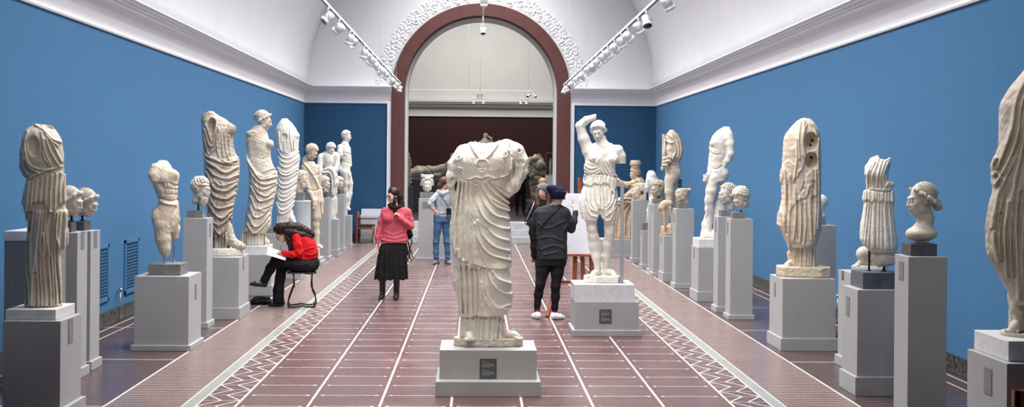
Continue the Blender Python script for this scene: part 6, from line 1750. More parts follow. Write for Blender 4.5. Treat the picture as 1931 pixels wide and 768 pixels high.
bust('bR4b', 1397, 15.71, (1397, 374, 0), 40, -52, 26, -6, 'marble_cream', 'curly marble head tipped forward on a thin black rod', (1368, 1424, 346, 398), seed=22, neck=[(0, .08, -.3, .18), (0, .1, -.4, .17)], rod=(1397, 392, 0, .009), r=.075, n=150)
def ex_r6(g, hp, fr):
    g.box(1260, 1310, 340, 355.5, -30, 30, .5, k=.6, mode='s')
    g.chain([(*hp(0, .12, -.2), .22 * hp.H), (*hp(0, .25, -.52), .22 * hp.H)], k=2); g.ell((1300, 358, 0), (4, 5, 3), 1.5)
bust('bR6', 1290, 19.68, (1287, 364, 0), 34, -60, -4, 0, 'marble_tan', 'broken marble bust with its crown cut flat, on the tall plinth before the cloaked nude', (1268, 1308, 342, 384), hair=None, neck=NK, extra=ex_r6, h=.45)
bust('bR8', 1244, 21.78, (1240, 357, 0), 32, -52, 4, 0, 'marble_grey', 'grey curly-haired marble head with side whiskers on a tall plinth, right row', (1220, 1262, 336, 378), seed=25, neck=NK, bearded=False, r=.075, h=.42)
def ex_10(g, hp, fr):
    g.ell(hp(.0, .42, -.05), (.26 * hp.H, .3 * hp.H, .42 * hp.H), 1, hp.R, 's'); g.box(1208, 1219, 346, 378, -10, 10, 2, k=2); g.ell((1211, 364, -10), (3.4, 10, 4), 1, mode='s'); g.ell((1212, 349, 0), (8, 9, 3), 2)
s10 = SIDE['R10']
bust('R10', 1207, 24.75, (1203, 361, 0), 30, -78, -6, 0, 'marble_tan', 'hollow marble face fragment in profile in front of the seated goddess', (1190, 1224, 342, 380), hair='curl', male=False, neck=[(0, .1, -.3, .2), (0, .14, -.6, .24)], extra=ex_10, h=.42, n=80)
bust('bR3b', 1550, 14.3, (1544, 386, 0), 37, -75, 4, 0, 'marble_white', 'smooth rounded back of a marble head half hidden by the veiled figure', (1516, 1568, 362, 412), hair=None, male=True, neck=NK, rod=(1549, 400, 0, .012), h=.5,
     extra=lambda g, hp, fr: g.ell(hp(0, .10, .13), (.34 * 37, .40 * 37, .38 * 37), 1, hp.R))
# plain stone support beside the cloaked nude
o, zt = block('stone_block', 'tall narrow stone support behind the cloaked nude and the broken bust', 1277, 1289, 337.5, 0, 21.06, .1, 'stone_block', 'stone block', 'stone blocks under the marbles', .004, SIDE['R7'] + .0005)

# ================================================================ things in the far room
FZ = 0.5
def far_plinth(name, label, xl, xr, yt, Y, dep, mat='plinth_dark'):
    a = at(xl, yt, Y); b = at(xr, yt, Y)
    m = MB(); m.box((a.x - b.x) / 2, (b.x - a.x) / 2, -dep / 2, dep / 2, 0, a.z - FZ, .01)
    o = m.build(name, M[mat]); o.location = ((a.x + b.x) / 2, Y + dep / 2, FZ); tag(o, label, 'plinth'); return a.z
z = far_plinth('display_plinth', 'long dark plinth under the reclining figure in the far room', 752, 862, 338, 38.0, .9)
def far_reclining():
    fr = frame_on(z, 810, 38.4); root = fr.thing('reclining_statue', 'greenish reclining nude figure on its side in the far room', 'statue')
    y0 = fr.y0
    base_slab(fr, oval(808, 0, 52, 13, 30, 3), 3, 'base', M['marble_grey'], root, .3)
    g = Vox(748, 862, 294, y0 - 1, -16, 16, .55)
    b = y0 - 3
    g.chain([(772, b - 6, -5, 6), (790, b - 8, -5, 8), (806, b - 10, 0, 11), (822, b - 12, 0, 9), (836, b - 14, 0, 11), (848, b - 20, 0, 7)], k=5)
    g.chain([(806, b - 12, 2, 10), (788, b - 14, 3, 7.4), (774, b - 10, 4, 5), (758, b - 8, 4, 4)], k=4); g.chain([(790, b - 8, -5, 7.6), (772, b - 5, -6, 5), (756, b - 4, -6, 3.6)], k=4)
    g.chain([(838, b - 18, -5, 5.4), (846, b - 26, -6, 5), (852, b - 32, -6, 4.4)], k=3); g.chain([(836, b - 10, -7, 4.5), (828, b - 4, -10, 3.6), (816, b - 4, -11, 3)], k=3)
    g.ridges([[(800, 312), (812, 322), (818, 334)]], 1.2, -1.1); g.rough(.3, .3, 3)
    fr.mesh(g, 'figure', M['marble_grey'], root)
    h = Vox(838, 866, 282, 320, -12, 12, .5); hp = HeadPose((855, 299, 0), 19, 30, 14, 30); skull(h, hp, neck=NK, male=True); hair_curls(h, hp, 80, .09)
    fr.mesh(h, 'head', M['marble_grey'], root)
far_reclining()
z = far_plinth('display_plinth', 'narrow dark plinth under the upright jagged slab in the far room', 762, 777, 352, 35.5, .4)
def far_slab():
    fr = frame_on(z, 770, 35.7); root = fr.thing('carved_slab', 'tall thin jagged marble slab seen edge-on behind the arch jamb', 'statue')
    g = Vox(760, 780, 284, fr.y0 + 1, -8, 8, .4)
    g.chain([(770, 291, 0, 2.4), (769.5, 310, 0, 4.2), (771, 330, 0, 4.6), (769, fr.y0 - 4, 0, 3.6), (768.5, fr.y0 - 1, 0, 2.6)], k=2)
    for i in range(9): g.ell((772 + (i % 3), 300 + i * 5.5, -2), (2.4, 3, 2.6), .8)
    g.rough(.5, .7, 3); fr.mesh(g, 'relief', M['marble_tan'], root)
far_slab()
z = far_plinth('display_plinth', 'dark plinth under the small seated figure at the back of the far room', 880, 940, 292, 42.0, .8)
def far_seated():
    fr = frame_on(z, 912, 42.4); root = fr.thing('seated_statue', 'dull seated figure seen above the central statue against the maroon wall', 'statue')
    y0 = fr.y0
    g = Vox(886, 938, 246, y0, -14, 14, .5)
    g.chain([(914, 264, 0, 5), (913, 272, 0, 8.5), (914, 284, 0, 9.5)], k=4); g.chain([(914, 286, 0, 10), (906, y0 - 5, -5, 7), (900, y0 - 3, -6, 5)], k=4); g.chain([(916, 286, 2, 10), (926, y0 - 4, 0, 7)], k=4)
    g.chain([(906, 270, -2, 4), (899, 274, -5, 3), (896, 268, -6, 2.6)], k=2); g.chain([(921, 268, 0, 4.4), (927, 274, -3, 3.4), (926, 262, -4, 2.6), (921, 258, -5, 2.2)], k=2)
    g.rough(.3, .4, 3); fr.mesh(g, 'figure', M['marble_grey'], root)
    h = Vox(902, 926, 248, 270, -9, 9, .4); hp = HeadPose((915, 258, 0), 12, -30, 8); skull(h, hp, neck=NK); hair_curls(h, hp, 70, .09); fr.mesh(h, 'head', M['marble_grey'], root)
far_seated()
z = far_plinth('display_plinth', 'dark plinth under the crouching group in the far room', 990, 1034, 378, 38.5, .8)
def far_group():
    fr = frame_on(z, 1012, 38.9); root = fr.thing('group_statue', 'dull massive crouching group of figures at the right of the far room', 'statue')
    y0 = fr.y0
    g = Vox(984, 1038, 284, y0 + 1, -16, 16, .6)
    g.loft([(291, 1008, 1018, 0, 6), (300, 998, 1024, 0, 9), (312, 992, 1029, 0, 12), (330, 995, 1030, 0, 12), (346, 998, 1028, 0, 11), (y0, 1002, 1024, 0, 10)], n=2.2, k=3)
    g.chain([(1000, 302, -4, 6), (994, 316, -8, 5), (1002, 332, -10, 5), (1014, 338, -10, 4.4)], k=3); g.ell((1018, 312, -9), (9, 7, 10), 4); g.ell((1008, 300, -8), (7, 6, 6), 3); g.chain([(1022, 330, -8, 6), (1014, 350, -9, 5), (1014, y0 - 3, -8, 4)], k=3)
    g.ridges([[(1000, 310), (1014, 322), (1028, 318)], [(1002, 340), (1012, 330), (1026, 334)], [(1004, 350), (1018, 346)]], 1.8, -2)
    g.rough(.8, .3, 5); fr.mesh(g, 'figure', M['marble_grey'], root)
far_group()
z = far_plinth('display_plinth', 'pale plinth under the glass case by the right jamb', 1029, 1049, 331, 34.0, .34, 'far_plaster')
M['glass'] = None
t = NT('clear case glass', 0.05, 0.5); t.b.inputs['Transmission Weight'].default_value = 1.0; t.b.inputs['IOR'].default_value = 1.15; t.color((.9, .93, .93)); M['glass'] = t.m
fr = Frame(1039, yfor(1039, 34.17, z), 34.17)
root = fr.thing('glass_case', 'small glass display case with a brass rim by the right arch jamb', 'display case')
q = .155; hh = at(1039, 289, 34.17).z - z
m = MB(); m.box(-q, q, -q, q, 0, .02, .002); m.build('rim', simple('brass', (.45, .30, .10), .35, metal=.8), root)
for a in (0, 1, 2, 3):
    m = MB(); m.box(-q, q, -q, -q + .004, .02, hh, 0, Matrix.Rotation(a * math.pi / 2, 4, 'Z')); m.build('glass_pane', M['glass'], root)
m = MB()
for sx in (-1, 1):
    for sy in (-1, 1): m.box(sx * q - .004, sx * q + .004, sy * q - .004, sy * q + .004, .02, hh)
for s in (-1, 1): m.box(-q, q, s * q - .004, s * q + .004, hh, hh + .008); m.box(s * q - .004, s * q + .004, -q, q, hh, hh + .008)
m.build('frame', M['grey_post'], root)
f2 = Frame(1038, yfor(1038, 34.17, z + .021), 34.17); r2 = f2.thing('figurine', 'slender pinkish marble figurine inside the glass case', 'statuette')
g = Vox(1030, 1046, 294, f2.y0 + 1, -6, 6, .35); g.chain([(1038, 300, 0, 1.2), (1038, 306, 0, 2.2), (1037.5, 316, 0, 2.4), (1038, f2.y0 - 1, 0, 1.9)], k=1); g.box(1034, 1042, f2.y0 - 1.4, f2.y0, -3, 3, .4, k=.4)
f2.mesh(g, 'figure', M['marble_tan'], r2)
# ================================================================ visitors
def cloth(name, c, rough=.85, var=.12, weave=260, bump=.15):
    t = NT(name, rough, .2); v = t.coords(); n = t.noise(v, 6, 4); w = t.noise(v, weave, 2)
    t.color(t.mix(t.ramp(n, [(.3, 0), (.7, 1)]), tuple(q * (1 - var) for q in c), tuple(min(1, q * (1 + var)) for q in c))); t.bump(w, bump, .004); return t.m
M['skin'] = simple('fair skin', (0.60, 0.36, 0.27), 0.55, 0.06, 14)
M['skin_b'] = simple('light skin', (0.66, 0.42, 0.33), 0.55, 0.06, 14)
M['hair_dark'] = cloth('dark brown hair', (0.016, 0.009, 0.007), .5, .4, 90, .6)
M['hair_brown'] = cloth('brown hair', (0.085, 0.042, 0.024), .5, .4, 90, .6)
M['hair_blond'] = cloth('reddish blond hair', (0.30, 0.15, 0.075), .5, .3, 90, .6)
M['pink'] = cloth('pink knit wool', (0.50, 0.085, 0.115), .9, .14, 180, .35)
M['red'] = cloth('red knit wool', (0.52, 0.008, 0.012), .85, .16, 200, .3)
M['black_cloth'] = cloth('black cloth', (0.010, 0.009, 0.010), .85, .3)
M['charcoal'] = cloth('charcoal jersey', (0.026, 0.027, 0.031), .85, .2)
M['navy_knit'] = cloth('dark navy knit', (0.008, 0.009, 0.030), .95, .3, 120, .5)
M['grey_knit'] = cloth('grey knit', (0.13, 0.14, 0.155), .95, .2, 120, .5)
M['hoodie'] = cloth('pale grey sweatshirt', (0.36, 0.39, 0.44), .9, .1)
M['jeans'] = cloth('blue denim', (0.060, 0.125, 0.23), .85, .3, 200, .3)
M['black_leather'] = simple('black leather shoe', (0.010, 0.010, 0.011), .35, .2, 20)
M['white_shoe'] = simple('white canvas shoe', (0.72, 0.72, 0.74), .6, .05, 20)
M['grey_shoe'] = simple('grey suede shoe', (0.20, 0.20, 0.21), .8, .15, 20)
M['brown_shoe'] = simple('brown shoe', (0.10, 0.05, 0.03), .6, .15, 20)
M['red_sock'] = cloth('red patterned sock', (0.32, 0.02, 0.03), .9, .5, 120)
M['bag_light'] = cloth('light blue grey bag cloth', (0.38, 0.42, 0.48))
M['eye_dark'] = simple('dark iris', (0.02, 0.012, 0.01), .2, .02)

def V3(*a): return np.array(a, float)
def hand(g, w, f, n, L, curl=25, side=1, spread=.105, thumb=1.0):
    """w wrist, f finger direction, n the way the palm faces, all (x, y, d); side puts the thumb on one edge"""
    w, f, n = V3(*w), V3(*f), V3(*n); f /= np.linalg.norm(f); n = n - f * n.dot(f); n /= np.linalg.norm(n); s = np.cross(f, n) * side
    rf = .052 * L
    for i in range(4):
        o = (i - 1.5) * spread * L
        base = w + f * (.44 + (.0, .03, .02, -.03)[i]) * L + s * o
        g.cap(w + s * o * .55, base, .085 * L, .068 * L, k=.08 * L)
        ln = (.40, .46, .43, .33)[i] * L; p = base; a = 0
        for q, fr_ in enumerate((.45, .32, .26)):
            a += R(curl) * (1, 1.1, .8)[q]
            d = f * math.cos(a) + n * math.sin(a) + s * (i - 1.5) * .06
            e = p + d * ln * fr_; g.cap(tuple(p), tuple(e), rf * (1.1 - .12 * q), rf * (.98 - .12 * q), k=.012 * L); p = e
    if thumb:
        p = w + f * .10 * L - s * .12 * L; d1 = f * .62 - s * .62 + n * .35; e = p + d1 * .24 * L
        g.cap(tuple(w + f * .08 * L), tuple(e), .085 * L, .062 * L, k=.05 * L)
        d2 = f * .80 - s * .25 + n * .45; e2 = e + d2 * .17 * L; g.cap(tuple(e), tuple(e2), .060 * L, .055 * L, k=.015 * L)
        e3 = e2 + (f * .8 + n * .5) * .13 * L; g.cap(tuple(e2), tuple(e3), .055 * L, .045 * L, k=.012 * L)

def inset(rows, q): return [(y, a + q, b - q, d, max(h - q, 1)) for y, a, b, d, h in rows]
def thin(pts, q=.82): return [(x, y, d, r * q) for x, y, d, r in pts]
def grid_for(lofts, chains, h, m=6):
    xs, ys, ds = [], [], []
    for rows in lofts:
        for y, a, b, d, hh in rows: xs += [a, b]; ys += [y]; ds += [d - hh, d + hh]
    for c in chains:
        for x, y, d, r in c: xs += [x - r, x + r]; ys += [y - r, y + r]; ds += [d - r, d + r]
    return Vox(min(xs) - m, max(xs) + m, min(ys) - m, max(ys) + m, min(ds) - m, max(ds) + m, h)

def wear(fr, root, name, mat, lofts=(), chains=(), h=.6, k=3, n=2.3, cuts=(), ridges=None, rough=.25, fn=None, rw=1.2, rA=1.2, flat=1.0):
    g = grid_for(lofts, chains, h)
    for rows in lofts: g.loft(rows, n=n, k=k, sm=2)
    for c in chains: g.chain(c, k=k, flat=flat)
    for c in cuts: g.box(*c, .3, mode='s')
    if ridges: g.ridges(ridges, rw, rA)
    if fn: fn(g)
    if rough: g.rough(rough, .35, 3)
    return fr.mesh(g, name, M[mat], root)

def body(fr, root, skin, hp, lofts, chains, hands, neck, male=False, h=.5, extra=None, shrink=1.5):
    """one continuous figure: head, trunk, limbs and hands"""
    g = grid_for(lofts + [[(hp.c[1] - hp.H * .6, hp.c[0] - hp.H * .5, hp.c[0] + hp.H * .5, hp.c[2], hp.H * .5)]], chains + [[(*q[0], q[3] * 1.1)] for q in hands], h)
    for rows in lofts: g.loft(inset(rows, shrink), n=2.3, k=3, sm=2)
    for c in chains: g.chain(thin(c), k=3)
    for q in hands: hand(g, *q[:3], q[3], **(q[4] if len(q) > 4 else {}))
    g.chain(neck, k=3)
    skull(g, hp, male=male)
    if extra: extra(g)
    o = fr.mesh(g, 'body', M[skin], root)
    return o
def eyes(fr, root, hp, glasses=False):
    m = MB()
    for sx in (-1, 1):
        p = hp(sx * .125, -.372, -.025); m.lathe([(.0005, -hp.H * .03 * fr.s), (hp.H * .032 * fr.s, 0), (.0005, hp.H * .03 * fr.s)], 10, fr.pt(*p))
    m2 = MB()
    for sx in (-1, 1):
        pts = [fr.pt(*hp(sx * (.06 + .15 * t), -.388 + .05 * t, .075 + .03 * math.sin(t * 3.1))) for t in np.linspace(0, 1, 5)]
        m2.tube(pts, hp.H * .012 * fr.s, 6)
    m.build('eyes', M['eye_dark'], root) ; m2.build('eyebrows', M['hair_dark'], root)
    if glasses:
        m = MB()
        for sx in (-1, 1):
            ring = [fr.pt(*hp(sx * .13 + .10 * math.cos(a), -.415 + .02 * abs(math.cos(a)), -.03 + .075 * math.sin(a))) for a in np.linspace(0, 2 * math.pi, 13)]
            m.tube(ring, hp.H * .011 * fr.s, 6)
            m.tube([fr.pt(*hp(sx * .23, -.395, -.02)), fr.pt(*hp(sx * .31, -.2, -.01)), fr.pt(*hp(sx * .33, .06, -.02))], hp.H * .01 * fr.s, 6)
        m.tube([fr.pt(*hp(-.03, -.43, -.01)), fr.pt(*hp(.03, -.43, -.01))], hp.H * .011 * fr.s, 6)
        m.build('glasses', M['black_metal'], root)

def shoe(fr, root, heel, toe, r, mat, h=.45, sole=None, ankle=None, boot=None):
    """a shoe from heel to toe; boot = (x, y, d, r) of its shaft top"""
    g = grid_for([], [[(*heel, r * 1.4), (*toe, r * 1.4)]] + ([[boot]] if boot else []) + ([[ankle]] if ankle else []), h, 4)
    hx, hy, hd = heel; tx, ty, td = toe
    mid = tuple(heel[i] + (toe[i] - heel[i]) * .62 for i in range(3))
    g.cap((hx, hy - r * .95, hd), (mid[0], mid[1] - r * .8, mid[2]), r * .95, r * .88, k=1); g.cap((mid[0], mid[1] - r * .8, mid[2]), (tx + (hx-tx)*.12, ty - r * .55, td + (hd-td)*.12), r * .88, r * .6, k=1.5)
    g.cap((hx, hy - r * 1.2, hd), (hx + (tx-hx)*.25, hy + (ty-hy)*.25 - r * 1.5, hd + (td-hd)*.25), r * .8, r * .7, k=1.5)
    if ankle: g.cap((hx, hy - r * 1.1, hd), ankle[:3], r * .9, ankle[3], k=1.5)
    if boot: g.cap((hx, hy - r, hd), boot[:3], r * .95, boot[3], k=2)
    # sole
    s0 = (hx, hy - .35 * r * .6, hd)
    g.cap((hx, hy - r * .3, hd), (tx, ty - r * .3, td), r * .34, r * .32, k=.6)
    return fr.mesh(g, 'shoe', M[mat], root)

def hair_mass(fr, root, mat, shapes, hp=None, curls=0, seed=1, h=.5, cut=None, strands=None, r=1.6):
    lo = [1e9] * 3; hi = [-1e9] * 3
    for s in shapes:
        for p in s:
            for i in range(3): lo[i] = min(lo[i], p[i] - p[3]); hi[i] = max(hi[i], p[i] + p[3])
    g = Vox(lo[0] - 4, hi[0] + 4, lo[1] - 4, hi[1] + 4, lo[2] - 4, hi[2] + 4, h)
    for s in shapes: g.chain(s if len(s) > 1 else s * 2, k=2)
    if hp is not None: g.ell(hp(0, .09, .15), (.345 * hp.H, .40 * hp.H, .385 * hp.H), 2, hp.R)
    rnd = random.Random(seed)
    if curls:
        for s in shapes:
            for a, b in zip(s[:-1], s[1:]):
                for _ in range(curls):
                    t = rnd.random(); rr = a[3] + (b[3] - a[3]) * t; v = V3(rnd.gauss(0, 1), rnd.gauss(0, 1), rnd.gauss(0, 1)); v /= np.linalg.norm(v)
                    g.ell(tuple(V3(*a[:3]) * (1 - t) + V3(*b[:3]) * t + v * rr * .95), r * rnd.uniform(.7, 1.2), .5)
    if cut is not None:
        for c, rr, rot in cut: g.ell(c, rr, 1, rot, 's')
    if strands: g.ridges(strands, .9, .8)
    g.rough(.12, 1.3, seed)
    return fr.mesh(g, 'hair', M[mat], root)

# ---------------------------------------------------------------- walking woman in pink
def pink_woman():
    Y = 17.7; fr = frame_on(0.0, 733, Y); y0 = fr.y0
    root = fr.thing('person', 'woman in pink sweater and long black skirt walking in the aisle, hand at chest', 'person')
    hp = HeadPose((739, 369.5, -2), 28, turn=-52, nod=4, tilt=-2)
    torso = [(389, 733, 758, 0, 8), (393, 723, 768, 0, 11), (402, 719, 772, 0, 13), (414, 720, 772, 0, 13.5), (428, 721, 768, 0, 13), (440, 720, 766, 0, 12.5), (453, 717, 769, 0, 14.5), (457, 717, 769, 0, 14.5)]
    armL = [(725, 398, 0, 7), (718, 418, 1, 6.4), (714, 434, 0, 5.6), (711, 448, -3, 4.6), (711, 459, -5, 3.8)]
    armR = [(767, 400, 0, 7.5), (772, 416, 0, 6.8), (773, 427, -3, 6.2), (763, 420, -11, 5.2), (752, 411, -15, 4.2)]
    legs = [[(729, 455, 0, 10), (726, 490, 0, 8), (722, 520, 0, 5.4), (721, 545, 3, 3.6), (721, 556, 3, 3)], [(756, 455, 0, 10), (752, 490, -2, 8), (748, 520, -2, 5.4), (747.5, 545, 0, 3.6), (747.5, 556, 0, 3)]]
    body(fr, root, 'skin_b', hp, [torso, [(453, 718, 768, 0, 13), (470, 716, 766, 0, 14), (484, 720, 762, 0, 12)]], [armL, armR] + legs,
         [((711, 459, -5), (-.1, 1, -.1), (1, 0, -.3), 20, dict(curl=14, side=1)), ((752, 411, -15), (-.45, -1, -.1), (-.8, .3, -.4), 19, dict(curl=45, side=-1))], [(742, 378, 0, 5.6), (744, 390, 1, 6.5)], h=.45)
    wear(fr, root, 'sweater', 'pink', [torso], [armL, armR], h=.55, ridges=[[(722, 404), (719, 425), (716, 444)], [(768, 410), (764, 430), (764, 450)], [(724, 436), (740, 442), (758, 436)], [(728, 446), (744, 449), (762, 444)], [(770, 424), (760, 416)], [(719, 452), (744, 455), (767, 452)]], rw=1.3, rA=.8, rough=.25,
         fn=lambda g: (g.ell((746, 389, -9), (9, 6, 6), 1, mode='s'), g.ell((731, 412, -9), (9, 7, 8), 5), g.ell((752, 412, -10), (9, 7, 8), 5)))
    wear(fr, root, 'skirt', 'black_cloth', [[(451, 720, 766, 0, 12), (458, 719, 766, 0, 12.5), (470, 714, 768, 0, 15), (495, 710, 768, 0, 17), (520, 706, 768, 0, 18), (527, 706, 767, 0, 18)]], h=.6, fn=lambda g: g.pleat(lambda X, Y_: (X - 737) / (7 + (Y_ - 450) * .04), 1.8, lambda X, Y_: np.clip((Y_ - 458) / 40, 0, 1)))
    wear(fr, root, 'scarf', 'black_cloth', [], [[(733, 387, -4, 3.6), (737, 391, -9, 3.8), (745, 392, -10, 4), (753, 390, -5, 4), (757, 386, 2, 3.6)], [(744, 392, -10, 4), (742, 398, -12, 3)]], h=.45, k=2)
    for sx, bx, d, tx in ((-1, 721, 2, 717), (1, 747.5, -2, 745)):
        shoe(fr, root, (bx, y0 - .3, d + 3), (tx, y0 - .3, d - 15), 5.4, 'black_leather', boot=(bx, 522, d, 6.4))
    hair_mass(fr, root, 'hair_dark', [[(743, 362, 2, 8), (750, 372, 3, 8), (754, 384, 2, 7), (757, 396, -2, 6), (756, 403, -5, 4)], [(743, 378, 6, 7), (745, 392, 5, 6)], [(736, 358, -2, 5), (733, 360, -8, 2.4)], [(743, 374, -8, 3.0), (742, 386, -9, 3), (745, 397, -11, 2.6)]], hp, 26, 3, cut=[(hp(0, -.62, -.22), (11, 11, 11), None)])
    eyes(fr, root, hp, True)
    # the folding stool hanging from her arm behind her hip
    f2 = frame_on(0.75, 771, Y + .12)
    r2 = thing('folding_stool', f2.loc, f2.rz, 'black folding stool with cloth seat carried at the hip of the woman in pink', 'folding stool')
    q = lambda x, y, d: f2.pt(x, y, d)
    yb = f2.y0
    MB().tube([q(769, 428, 3), q(773, 440, 3), q(777, 458, 2), q(770, 478, 0), q(776, 493, 0), q(779, 488, 6), q(775, 470, 6)], .009, 8).build('leg', M['black_metal'], r2)
    MB().tube([q(770, 430, 9), q(768, 450, 9), q(774, 478, 8), q(768, 492, 8), q(772, 495, 4)], .009, 8).build('leg', M['black_metal'], r2)
    g = Vox(760, 784, 422, 456, -4, 18, .6); g.chain([(770, 432, 6, 5), (773, 444, 6, 5.5), (770, 449, 6, 4)], k=2); g.rough(.5, .5, 2)
    f2.mesh(g, 'seat', M['black_cloth'], r2)
pink_woman()

# ---------------------------------------------------------------- seated woman in red, drawing
def red_woman():
    Y = 16.75; fr = frame_on(0.0, 566, Y); y0 = fr.y0
    root = fr.thing('person', 'woman in red sweater and black trousers seated with crossed legs, bent over her drawing', 'person')
    hp = HeadPose((531, 441, 0), 30, turn=-84, nod=38, tilt=0)
    # hunched trunk, seen from her left side
    tr = [(572, 500, 0, 20), (579, 485, 0, 18.5), (578, 468, 0, 17.5), (570, 453, 0, 16.5), (558, 445, 0, 14)]
    armN = [(557, 447, -14, 8.5), (560, 462, -19, 7.6), (563, 476, -21, 7), (550, 479, -22, 6), (537, 476, -19, 4.6), (532, 475, -17, 3.8)]
    armF = [(557, 447, 14, 8), (556, 466, 18, 7), (552, 480, 18, 6.4), (538, 480, 12, 5), (528, 480, 5, 3.8)]
    thN = [(580, 501, -11, 14.5), (556, 498, -13, 12), (532, 493, -11, 9.6), (520, 491, -7, 9)]
    shN = [(520, 491, -7, 9), (510, 506, -5, 8.8), (500, 526, -4, 7.2), (497, 531, -4, 6)]
    thF = [(580, 501, 11, 14.5), (556, 500, 10, 12.5), (534, 498, 7, 11)]
    shF = [(532, 500, 6, 10.5), (528, 525, 6, 9.2), (525, 548, 6, 10), (525, y0 - 11, 6, 11)]
    body(fr, root, 'skin', hp, [], [tr, armN, armF, thN, shN[:-1] + [(492, 536, -4, 4)], thF, shF[:-1] + [(526, y0 - 8, 6, 5)]],
         [((532, 475, -17), (-1, .15, .35), (.1, 1, .1), 20, dict(curl=38, side=1)), ((528, 480, 5), (-1, .1, -.1), (0, 1, 0), 20, dict(curl=14, side=-1))], [(540, 447, 0, 5.8), (551, 448, 0, 8)], h=.45)
    wear(fr, root, 'sweater', 'red', [], [[(576, 487, 0, 17), (580, 478, 0, 18.5), (577, 465, 0, 18), (569, 454, 0, 17), (559, 447, 0, 14.5)], [(567, 484, -6, 14), (562, 470, 0, 15)], armN, armF], h=.6, k=4, cuts=[(540, 610, 492, 520, -40, 40)],
         ridges=[[(566, 486), (580, 488), (596, 485)], [(566, 478), (574, 470), (590, 466)], [(558, 470), (566, 480)], [(560, 455), (566, 462), (570, 474)], [(575, 478), (586, 480), (596, 476)], [(548, 476), (556, 482)]], rw=1.3, rA=1.1)
    wear(fr, root, 'trousers', 'black_cloth', [], [[(580, 500, 0, 18), (585, 497, 0, 17)], thN, shN, thF, shF], h=.6, k=4, cuts=[(500, 545, y0 - 6, y0 + 20, -20, 30)], ridges=[[(524, 500), (522, 540), (518, 565)], [(532, 510), (533, 560)], [(512, 500), (500, 522)], [(545, 492), (560, 498), (580, 496)]], rw=1.2, rA=.9)
    shoe(fr, root, (500, 541, -4), (473, 537, -9), 5.6, 'black_leather', ankle=(498, 530, -4, 4.5))
    shoe(fr, root, (532, y0 - .3, 6), (508, y0 - .3, 3), 5.6, 'black_leather', ankle=(527, y0 - 12, 6, 5))
    hair_mass(fr, root, 'hair_dark', [[(530, 431, 0, 11), (545, 430, 0, 11.5), (560, 431, 0, 11), (574, 437, 0, 9.5), (586, 443, 0, 6.5)], [(540, 438, -8, 7), (554, 440, -12, 7), (570, 444, -10, 6), (584, 449, -6, 4)], [(538, 440, 8, 7), (552, 440, 12, 7)],
                                      [(540, 442, -9, 5), (543, 452, -12, 4.6), (546, 462, -13, 3.6), (547, 469, -14, 2.6)], [(523, 428, 0, 7), (519, 433, -3, 4)]], hp, 46, 5, r=1.8, cut=[(hp(0, -.66, -.26), (12, 11, 10), None)])
    eyes(fr, root, hp, True)
    # pencil, drawing board and sheet: things of their own
    p = fr.pt(526.5, 476, -19) ; qv = fr.pt(530, 462, -14)
    Mw = Matrix.Translation(fr.loc) @ Matrix.Rotation(fr.rz, 4, 'Z')
    pen = MB().cyl((0, 0, 0), tuple(qv - p), .0035, .0035, 8).cyl(tuple((p - p) - (qv - p).normalized() * .012), (0, 0, 0), .0005, .0035, 8).build('pencil', M['seat_black']); pen.location = Mw @ p; pen.rotation_euler.z = fr.rz
    tag(pen, 'dark pencil held by the seated woman in red', 'pencil')
    c = fr.pt(522, 477.5, -10)
    bd = MB().box(-.135, .135, -.19, .19, -.006, 0, .002).build('drawing_board', simple('cream card', (0.70, 0.64, 0.50), .8, .05)); bd.location = Mw @ c; bd.rotation_euler = (R(12), R(17), fr.rz); tag(bd, 'cream drawing board on the knee of the woman in red', 'drawing board')
    sh = MB().box(-.115, .115, -.16, .16, .0005, .0016).build('paper_sheet', M['paper']); sh.location = bd.location; sh.rotation_euler = bd.rotation_euler; tag(sh, 'white drawing sheet on the cream board of the woman in red', 'paper')
    # folding stool under her
    r2 = thing('folding_stool', (Mw @ fr.pt(568, y0, 0)), fr.rz, 'black tubular folding stool under the woman in red', 'folding stool')
    o = fr.pt(568, y0, 0); zs = (y0 - 513) * fr.s
    q = lambda x, y, d: fr.pt(x, y, d) - o
    MB().box(*(v for pr in ((q(541, 0, 0).x, q(596, 0, 0).x), (-.17, .17)) for v in pr), zs - .012, zs + .006, .006).build('seat', M['seat_black'], r2)
    for sd in (-1, 1):
        d = 20 * sd
        MB().tube([q(553, 514, d), q(554, 538, d), q(550, 548, d), q(545, 562, d), q(543, 572, d), q(547, y0 - 1.4, d), q(556, y0 - 1.4, d * .9), q(568, y0 - 3.5, d * .85), q(580, y0 - 1.4, d * .9), q(590, y0 - 1.4, d), q(596, 570, d), q(594, 556, d), q(589, 546, d), q(587, 536, d), q(588, 514, d)], .0105, 10).build('leg', M['black_metal'], r2)
        for x in (554, 587.5): MB().cyl(q(x, 534, d), q(x, 540, d), .0155, n=12).build('joint', M['black_metal'], r2)
    MB().tube([q(546, y0 - 1.6, -19), q(543, y0 - 5, 0), q(546, y0 - 1.6, 19)], .0095, 10).build('crossbar', M['black_metal'], r2)
    MB().tube([q(592, y0 - 1.6, -19), q(596, y0 - 5, 0), q(592, y0 - 1.6, 19)], .0095, 10).build('crossbar', M['black_metal'], r2)
    # bag on the floor
    f2 = frame_on(0.0, 492, 17.0); r3 = f2.thing('shoulder_bag', 'black cloth bag lying on the floor by the foot of the woman in red', 'bag')
    yb = f2.y0; g = Vox(464, 520, yb - 22, yb + 1, -16, 16, .55)
    g.loft([(yb - 14, 480, 506, 0, 6), (yb - 9, 473, 512, 0, 11), (yb - 3, 470, 513, 0, 12), (yb, 474, 510, 0, 11)], n=2.6, k=3); g.ridges([[(474, yb - 6), (490, yb - 12), (508, yb - 12)], [(476, yb - 3), (494, yb - 7), (510, yb - 5)]], 1.4, 1.3); g.rough(.6, .3, 3)
